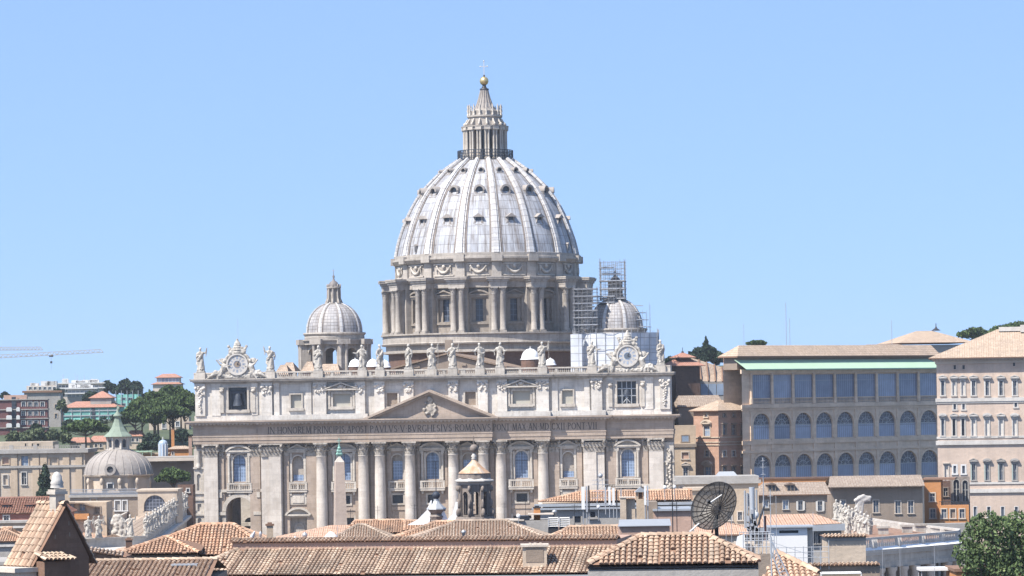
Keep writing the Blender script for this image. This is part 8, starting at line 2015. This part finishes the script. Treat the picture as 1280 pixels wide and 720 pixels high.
# --- big mesh satellite dish
d = 205; c = P(893, 633.5, d); t = thing('satellite_dish', 'large black mesh satellite dish with radial ribs and a feed arm, tilted up', 'satellite dish', (c.x, d, c.z - 2.6))
nrm = Vector((-.52, -.72, .42)).normalized()
e1 = Vector((0, 0, 1)).cross(nrm).normalized(); e2 = nrm.cross(e1); Rd = 1.58; cc = Vector((.05, .3, 2.6))
def dp(r_, a, off=0.0): return cc + (e1 * math.cos(a) + e2 * math.sin(a)) * r_ * Rd + nrm * (r_ * r_ * .50 - .34 + off)
mb = MB()
for i in range(24):
    a = 2 * math.pi * i / 24
    for j in range(6): mb.tube(dp(j / 6, a), dp((j + 1) / 6, a), .03, 4, cap=False)
for rr, th in ((1.0, .045), (.82, .018), (.64, .018), (.46, .018), (.28, .018), (.12, .05)):
    for i in range(36): mb.tube(dp(rr, 2 * math.pi * i / 36), dp(rr, 2 * math.pi * (i + 1) / 36), th, 4, cap=False)
mb.build('ribs', 'black_mesh', t)
m_, nt, b_ = newmat('wire_mesh'); MATS['wire_mesh'] = m_; b_.inputs['Base Color'].default_value = (.03, .03, .03, 1)
tr = N(nt, 'ShaderNodeBsdfTransparent'); mx = N(nt, 'ShaderNodeMixShader'); mx.inputs[0].default_value = .85; out = nt.nodes['Material Output']; nt.links.new(tr.outputs[0], mx.inputs[1]); nt.links.new(b_.outputs[0], mx.inputs[2]); nt.links.new(mx.outputs[0], out.inputs[0])
mb = MB(); mb.grid([[dp(max(.001, j / 6), 2 * math.pi * i / 36, -.03) for i in range(36)] for j in range(7)], 0, True, True); mb.build('mesh_surface', 'wire_mesh', t)
mb = MB(); fp = cc + nrm * .75
for a in (R(90), R(210), R(330)): mb.tube(dp(.72, a), fp, .028, 4)
mb.tube(fp - nrm * .15, fp + nrm * .2, .1, 8); mb.build('feed', 'dark_metal', t)
mb = MB(); mb.tube(dp(.55, R(80)), fp + Vector((.08, 0, -.05)), .05, 5); mb.tube(dp(.9, R(235)), cc + Vector((-1.6, -.5, -1.5)), .05, 5); mb.build('white_struts', 'plastic_white', t)
mb = MB(); mb.tube((.2, .9, -4), (.15, .7, 2.3), .12, 8); mb.tube((.15, .7, 2.3), cc - nrm * .38, .14, 8); mb.tube((.2, .9, .6), dp(.6, R(270), -.05), .05, 5); mb.tube((-.9, .9, -2), (.1, .8, 1.8), .05, 5); mb.build('mount', 'dark_metal', t)
# --- masts, aerials, railings
GA = 'roof aerials'
def mast(px, pyt, pyb, d, label, arms=(), r_=.035, mat='grey_metal', name='aerial'):
    f = Fr(px, d, 0); t = f.root(name, label, 'aerial', GA); zb = f.L(px, pyb).z; h = f.L(px, pyt).z - zb; t.location.z = zb - .8
    mb = MB(); mb.tube((0, 0, 0), (0, 0, h + .8), r_, 6); mb.build('pole', mat, t)
    k = d / F
    for py, hw in arms:
        m = MB(); z_ = .8 + (f.L(px, py).z - zb); m.tube((-hw * k, 0, z_), (hw * k, 0, z_), r_ * .6, 4)
        for i in range(5): x = -hw * k + 2 * hw * k * i / 4; m.tube((x, -.25, z_), (x, .25, z_), r_ * .5, 4)
        m.build('antenna', mat, t)
    return t
mast(838.5, 566, 656, 240, 'thin dark aerial pole rising in front of the right end of the orange tile strip', ((630, 4),), .04, 'dark_metal')
mast(843.8, 626, 664, 238, 'short thin aerial pole right of the thin dark one', ((634, 2.5),), .03, 'dark_metal')
mast(952.5, 572, 648, 230, 'tall aerial with small cross bars in front of the lower loggias', ((576, 1.5), (584, 3.5), (593, 2.5)), .035)
mast(961, 612, 668, 232, 'thin white aerial in front of the shuttered house', ((620, 3), (630, 3)), .03, 'galvanised')
mast(984, 378, 434, 900, 'very tall thin mast on the loggia palace roof, left one', (), .08); mast(988.5, 398, 434, 900, 'thin mast on the loggia palace roof, right one', (), .07); mast(1116, 400, 432, 930, 'faint thin mast left of the hipped pavilion', (), .07); mast(931, 405, 442, 880, 'faint thin mast at the left end of the loggia palace roof', (), .05)
for k, (px, pt, pb, d) in enumerate(((905, 600, 668, 260), (912, 628, 672, 214), (968, 620, 690, 240), (1014, 640, 700, 236), (1100, 668, 720, 300), (1122, 672, 720, 300), (1165, 680, 720, 320))): mast(px, pt, pb, d, 'thin bare pole standing among the roofs at the lower right', (), .018, 'grey_metal', 'bare_pole')
for k, (px, pt, pb, d) in enumerate(((436, 636, 664, 340), (470, 632, 660, 345), (516, 630, 655, 338), (628, 628, 656, 330), (655, 622, 652, 330), (716, 630, 660, 300), (820, 618, 645, 290), (862, 640, 668, 260))): mast(px, pt, pb, d, 'spindly television aerial on the crowded middle roofs below the columns', ((pt + 2, 4), (pt + 6, 3)), .022, 'dark_metal', 'television_aerial')
def panel_mast(px, pyt, pyb, w_, d, label, mat='plastic_white'):
    f = Fr(px, d, 0); t = f.root('panel_antenna', label, 'antenna', 'panel antennas on the roofs'); k = d / F; zb = f.L(px, pyb).z; t.location.z = zb - .5; h = f.L(px, pyt).z - zb + .5
    mb = MB(); mb.tube((0, .15, 0), (0, .15, h), .04, 6); mb.build('pole', 'grey_metal', t); mb = MB(); mb.box(-w_ * k / 2, w_ * k / 2, -.08, .1, h * .42, h); mb.build('panel', mat, t)
panel_mast(727, 608.5, 650, 4.2, 290, 'broad white panel antenna, leftmost in front of the orange tile strip'); panel_mast(731.5, 608, 656, 2.2, 288, 'narrow grey panel antenna just right of the broad white one', 'grey_metal'); panel_mast(734.2, 607, 658, 1.8, 290, 'dark thin panel antenna, third in the tight left trio', 'dark_metal')
panel_mast(755, 609, 636, 2, 290, 'thin grey panel antenna, left of the middle cluster', 'galvanised'); panel_mast(760, 608.5, 640, 2.8, 288, 'pale panel antenna left of the middle cluster', 'plastic_white'); panel_mast(765, 610, 640, 3.0, 290, 'white panel antenna in the middle cluster, right of the pale one'); panel_mast(769, 612, 642, 1.6, 289, 'short dark panel antenna in the middle cluster', 'dark_metal'); panel_mast(774.5, 611, 640, 1.5, 291, 'thin zinc panel antenna, right end of the middle cluster', 'zinc'); panel_mast(804.5, 607.5, 640, 2.6, 243, 'white panel antenna directly behind the tall plastered chimney'); panel_mast(807.8, 607, 642, 1.8, 243, 'slim white panel antenna right of the tall plastered chimney', 'galvanised')
f = Fr(938, 192, 0); t = f.root('radio_mast', 'thick grey radio mast with clamped boxes and cables, right of the satellite dish', 'mast'); k = 192 / F; zb = f.L(938, 690).z; Z = lambda y: f.L(938, y).z - zb; t.location.z = zb
mb = MB(); mb.tube((0, 0, -1), (0, 0, Z(609)), .17, 10); mb.build('pole', 'galvanised', t)
mb = MB()
for x, ya, yb in ((-9, 613, 660), (-6, 616, 664), (5.5, 612, 640)): mb.tube((x * k, -.1, Z(yb)), (x * k, -.1, Z(ya)), .06, 6); mb.tube((x * k, -.1, Z(ya + 6)), (0, 0, Z(ya + 6)), .03, 4); mb.tube((x * k, -.1, Z(yb - 6)), (0, 0, Z(yb - 6)), .03, 4)
mb.build('side_antennas', 'zinc', t)
mb = MB(); r = random.Random(9)
for i in range(16): x, z_ = r.uniform(-.35, .3), r.uniform(Z(668), Z(640)); mb.box(x - .08, x + .08, -.3, -.1, z_, z_ + r.uniform(.12, .35))
mb.build('equipment_boxes', 'grey_metal', t)
mb = MB()
for i in range(9): x = r.uniform(-.3, .35); mb.tube((x, -.2, Z(690)), (x + r.uniform(-.1, .1), -.2, Z(r.uniform(640, 660))), .03, 4)
mb.build('cables', 'dark_metal', t)
f = Fr(950, 196, 0); t = f.root('flat_antenna', 'dark tilted flat antenna on a rusty post, right of the radio mast', 'antenna'); k = 196 / F; zb = f.L(950, 690).z; Z = lambda y: f.L(950, y).z - zb; t.location.z = zb; mb = MB(); mb.tube((.2, 0, -1), (.2, 0, Z(645)), .06, 6); mb.build('post', 'plaster_red', t); mb = MB(); mb.prism([(-6 * k, Z(658)), (-4.5 * k, Z(656)), (3.5 * k, Z(633)), (2.2 * k, Z(633))], -.5, .3); mb.build('panel', 'dark_metal', t)
q = P(943.5, 644, 194); t = thing('small_dish', 'small white satellite dish behind the dark tilted flat antenna', 'satellite dish', (q.x, 194.6, q.z)); mb = MB(); mb.ball((0, 0, 0), .28, .12, .3, 14, 8); mb.build('reflector', 'plastic_white', t); mb = MB(); mb.tube((0, .1, -3), (0, .1, 0), .03, 5); mb.build('pole', 'grey_metal', t)
for px, py, lab in ((831, 609, 'tiny white satellite dish, left of two at the basilica corner'), (843, 608.5, 'tiny white satellite dish, right of two at the basilica corner'), (748, 633.5, 'tiny white dish on the grey ledge below the panel antennas'), (648, 645, 'tiny white dish on the flat deck right of the brown lantern')):
    dd = 380 if px > 700 else 326; q = P(px, py, dd); t = thing('small_dish', lab, 'satellite dish', (q.x, dd, q.z)); mb = MB(); mb.ball((0, 0, 0), .2, .1, .22, 12, 8); mb.build('reflector', 'plastic_white', t); mb = MB(); mb.tube((0, .1, -1.6), (0, .1, 0), .03, 5); mb.build('pole', 'grey_metal', t)
q = P(778, 612, 240); t = thing('lattice_aerial', 'lattice aerial with cross bars on the roof, in front of the right end window', 'aerial', (q.x, 300, P(778, 622, 300).z)); mb = MB()
for s in (-.4, .4): mb.tube((s, 0, -1), (s * .3, 0, 1.9), .03, 4)
for z_ in (0, .6, 1.2, 1.6): mb.tube((-.75, 0, z_), (.75, 0, z_), .03, 4); mb.tube((-.45, 0, z_), (.35, 0, z_ + .6), .02, 4)
mb.ball((0, 0, 2.0), .22, n=8, k=5); mb.build('lattice', 'grey_metal', t)
# white stair house and terrace
f = Fr(985, 255, 0); t = f.root('stair_house', 'white rooftop stair house with a narrow dark slot window, lower right', 'building'); z = lambda y: f.L(985, y).z; a, b = f.L(964, 660), f.L(1009, 660); mb = MB(); sl_ = (f.L(974, 665).x, f.L(998, 665).x)
mb.wall(a.x, b.x, 0, z(659.5), 0, [((sl_[0] + sl_[1]) / 2, sl_[1] - sl_[0], z(666.5), z(663), False)], .3); mb.box(a.x, b.x, .31, 3, 0, z(659.5)); mb.box(b.x, b.x + .45, .4, 3, 0, z(660), 1); mb.build('wall', ['plastic_white', 'plaster_cream'], t)
mb = MB(); mb.box(sl_[0], sl_[1], .26, .3, z(666.5), z(663)); mb.build('slot_window', 'pane_dark', t); mb = MB(); mb.box(a.x - .3, b.x + .6, -.3, 3.2, z(659.5), z(658)); mb.build('roof_slab', 'zinc', t)
f = Fr(1000, 330, 0); t = f.root('pink_flat_roof', 'low house with a broad smooth orange-pink roof behind the white stair house', 'house', GR); z = lambda y: f.L(1000, y).z; a, b = f.L(944, 660), f.L(1052, 653)
house_walls(t, a.x, b.x, .4, 9, z(660), 'plaster_grey'); mb = MB(); p0, p1, p2, p3 = f.L(944, 659.5), f.L(1052, 654), f.L(1018, 642, 8), f.L(952, 643.5, 8); uvquad(mb, p0, p1, p2, p3); mb.face([p1, (p1.x, 9, p1.z), p2]); mb.build('roof', 'roof_orange', t)
mb = MB(); mb.prism([(a.x, p0.z - .05), (b.x + .3, p1.z - .05), (b.x + .3, p1.z - .7), (a.x, p0.z - .5)], -.3, .3); mb.build('gutter', 'zinc', t)
for px in (1017, 1024, 1030): p = f.L(px, 673, .4); window(t, p.x, .22, z(680), z(667), .4, 'plaster_grey', 'pane_dark', depth=-.03, ft=.08)
# tan cube at the right
f = Fr(1058, 238, 0); t = f.root('tan_block', 'plain tan plastered block with a tile edge on top, in front of the curved colonnade', 'building'); z = lambda y: f.L(1058, y).z; a, b = f.L(1032, 672), f.L(1084, 672); house_walls(t, a.x + .1, b.x - .1, .1, 4, z(670.5), 'plaster_beige')
mb = MB(); tile_slope(mb, (a.x - .1, -.15, z(671)), (b.x + .1, -.15, z(671)), (b.x + .1, .6, z(668)), (a.x - .1, .6, z(668)), .25, .4, 96); mb.face([(a.x - .1, -.15, z(671)), (b.x + .1, -.15, z(671)), (b.x + .1, 4, z(671)), (a.x - .1, 4, z(671))], 1); mb.build('tile_edge', ['tile_buff', 'terracotta_base'], t); mb = MB(); mb.box(a.x + .08, b.x - .08, .06, .1, z(676), z(671.5)); mb.build('painted_shade_band', 'plaster_grey', t)  # grey band paints the shade below the tile edge
f = Fr(1060, 205, 0); t = f.root('terrace_wall', 'dark wall with a tile coping and a pale pergola rail, at the bottom below the tan block', 'wall'); z = lambda y: f.L(1060, y).z; a, b = f.L(1012, 704), f.L(1100, 704); house_walls(t, a.x, b.x, .1, 3, z(706), 'plaster_brown'); mb = MB(); tile_slope(mb, (a.x, -.1, z(706.5)), (b.x, -.1, z(706.5)), (b.x, .5, z(704)), (a.x, .5, z(704)), .25, .4, 97); mb.build('coping', ['tile_buff', 'terracotta_base'], t)
mb = MB(); x0, x1 = f.L(1025, 716).x, f.L(1075, 716).x; mb.tube((x0, -.8, z(716)), (x1, -.8, z(716)), .05, 5); mb.tube((x0, -.2, z(715)), (x1, -.2, z(715)), .05, 5)
for i in range(12): x = x0 + (x1 - x0) * i / 11; mb.tube((x, -.8, z(716)), (x, -.2, z(715)), .025, 4)
for x in (x0, x1): mb.tube((x, -.8, z(730)), (x, -.8, z(716)), .04, 5)
mb.build('pergola_rail', 'plastic_white', t)
# buff roof at the bottom right with ladder and steel railings
f = Fr(1000, 150, 0); t = f.root('tiled_house', 'buff tiled slope falling to the right, at the bottom below the white stair house', 'house', GR); p0, p1, p2, p3 = f.L(948, 735), f.L(1012, 735), f.L(1024, 716, 1.5), f.L(970, 690, 4.2)
mb = MB(); A, B, C2, D2 = p0, p1, p2, p3
tile_slope(mb, A, B, C2, D2, .25, .42, 98, 5); ridge_tiles(mb, D2, C2, .15, .42, 4); mb.face([D2, C2, (C2.x, 8, C2.z - 1), (D2.x, 8, D2.z - 1)], 1); mb.build('roof', ['tile_peach', 'terracotta_base'], t)
house_walls(t, A.x + .5, B.x, 1, 6, A.z, 'plaster_pink')
f = Fr(930, 185, 0); t = f.root('roof_terrace', 'cluttered roof terrace with galvanised railings around the radio mast', 'terrace'); z = lambda y: f.L(930, y).z; a, b = f.L(900, 690), f.L(968, 690); house_walls(t, a.x, b.x, 0, 9, z(693), 'plaster_brown')
for v in (.1, 3):
    mb = MB()
    for k_ in range(9): x = a.x + 1.3 + (b.x - a.x - 1.3) * k_ / 8; mb.tube((x, v, z(693)), (x, v, z(668)), .025, 5)
    for y in (668, 676, 684): mb.tube((a.x + 1.3, v, z(y)), (b.x, v, z(y)), .025, 5)
    mb.build('railing', 'galvanised', t)
mb = MB(); r = random.Random(17)
for i in range(22): x = r.uniform(a.x + 1, b.x - .3); v = r.uniform(.6, 2.6); h = r.uniform(.15, .7); mb.box(x - .18, x + .18, v - .15, v + .15, z(693), z(693) + h)
mb.build('crates', 'plaster_cream', t)
q = f.L(924, 670, .4); mb = MB(); mb.prism([(q.x - .3, z(693)), (q.x + .35, z(693)), (q.x + .3, z(668)), (q.x - .1, z(671))], .3, .5); mb.build('white_panel', 'plastic_white', t)
f = Fr(1010, 205, 0); t = f.root('rooftop_railing', 'thin galvanised railing running right from the radio mast past the white stair house', 'railing'); z = lambda y: f.L(1010, y).z; a, b = f.L(962, 690), f.L(1036, 690); mb = MB()
for k_ in range(8): x = a.x + (b.x - a.x) * k_ / 7; mb.tube((x, 0, z(712)), (x, 0, z(683 if k_ != 7 else 676)), .025, 5)
for y in (684, 690, 697): mb.tube((a.x, 0, z(y)), (b.x, 0, z(y)), .02, 5)
mb.tube((a.x, 0, z(676)), (b.x - .7, 0, z(697)), .02, 4); mb.build('rails', 'galvanised', t)
f = Fr(975, 143, 0); t = f.root('steel_ladder', 'galvanised steel ladder leaning diagonally over the lower right roof', 'ladder'); A0, A1, B0, B1 = f.L(964, 676), f.L(990, 728), f.L(964, 690), f.L(978, 728); mb = MB(); A0, A1, B0, B1 = [Vector(p) for p in (A0, A1, B0, B1)]
mb.tube(A0, A1, .035, 5); mb.tube(B0, B1, .03, 5); mb.tube(A0 + Vector((0, 0, .15)), B0 + Vector((0, 0, -2)), .035, 5)
for i in range(9): mb.tube(A0.lerp(A1, i / 9), B0.lerp(B1, (i + .5) / 9), .018, 4); mb.tube(B0.lerp(B1, i / 9), A0.lerp(A1, (i + .6) / 9), .015, 4)
mb.build('frame', 'galvanised', t)
# odds and ends on the roofs
for px, pt, pb, w_, d, lab in ((366.5, 670, 679, 4, 215, 'white vent pipe on the clerestory strip, left of a pair'), (378.5, 665, 676, 5, 216, 'taller white vent pipe on the clerestory strip, right of a pair'), (408, 668, 678, 5, 217, 'short pale vent pipe with a cap, left of the small grey-buff roof'), (577, 662, 674, 4.5, 262, 'small black stove pipe on the mottled roof below the lantern'), (323, 664, 680, 3, 214, 'thin zinc pipe at the left end of the clerestory strip')):
    chimney(px, pt, pb, w_, d, lab, kind='pipe')
f = Fr(411, 214, 0); t = f.root('roof_ventilator', 'pale dome-capped ventilator with a thin rod, standing by the clerestory strip', 'ventilator'); zb = f.L(411, 679).z; t.location.z = zb; k = 214 / F; mb = MB(); mb.lathe([(5 * k, -.5), (5 * k, .25), (9 * k, .3), (8 * k, .45), (3 * k, .7), (.02, .75)], 14); mb.build('hood', 'plastic_white', t); mb = MB(); mb.tube((.42, 0, 0), (.42, 0, 1.1), .02, 5); mb.build('rod', 'grey_metal', t)
q = P(313, 678, 213); t = thing('cowl', 'dark bent metal cowl at the left end of the clerestory strip', 'vent', (q.x, 213, q.z)); mb = MB(); mb.tube((0, 0, -.4), (.1, 0, .35), .13, 8); mb.tube((.1, 0, .35), (.3, 0, .7), .16, 8, .05); mb.box(-.15, .3, -.12, .12, -.1, .15); mb.build('bent_pipe', 'grey_metal', t)
q = Fr(694, 205, 0).L(694, 702, 1.6); mb = MB(); mb.ball((0, 0, 0), .2, .1, .28, 8, 6); o = mb.build('moss_patch', 'yellow_moss'); o.location = (Fr(694, 205, 0).M @ q); tag(o, 'bright yellow lichen patch on the long buff roof, right of the roof hatch', 'lichen')
# blocks that carry the roofs further down the slope, closing the gaps between the near houses
for px, d, wpx, pyt, lab, m_ in ((470, 420, 260, 674, 'low ochre street house hidden among the middle roofs', 'plaster_tan'), (640, 440, 240, 668, 'low pink street house hidden behind the mottled roof', 'plaster_pink'), (900, 430, 130, 668, 'low cream street house below the flat-roofed tan house', 'plaster_beige'), (250, 400, 230, 690, 'low brown street house behind the orange hipped roof', 'plaster_brown')):
    t, f, u0, u1, z1 = block('street_house', lab, 'house', px, d, 0, px - wpx / 2, px + wpx / 2, pyt, 14, m_, (), 'street houses before the piazza', 0); hip(t, 'roof_orange', u0, u1, 0, 14, z1, z1 + 1.6, None, None, .4)
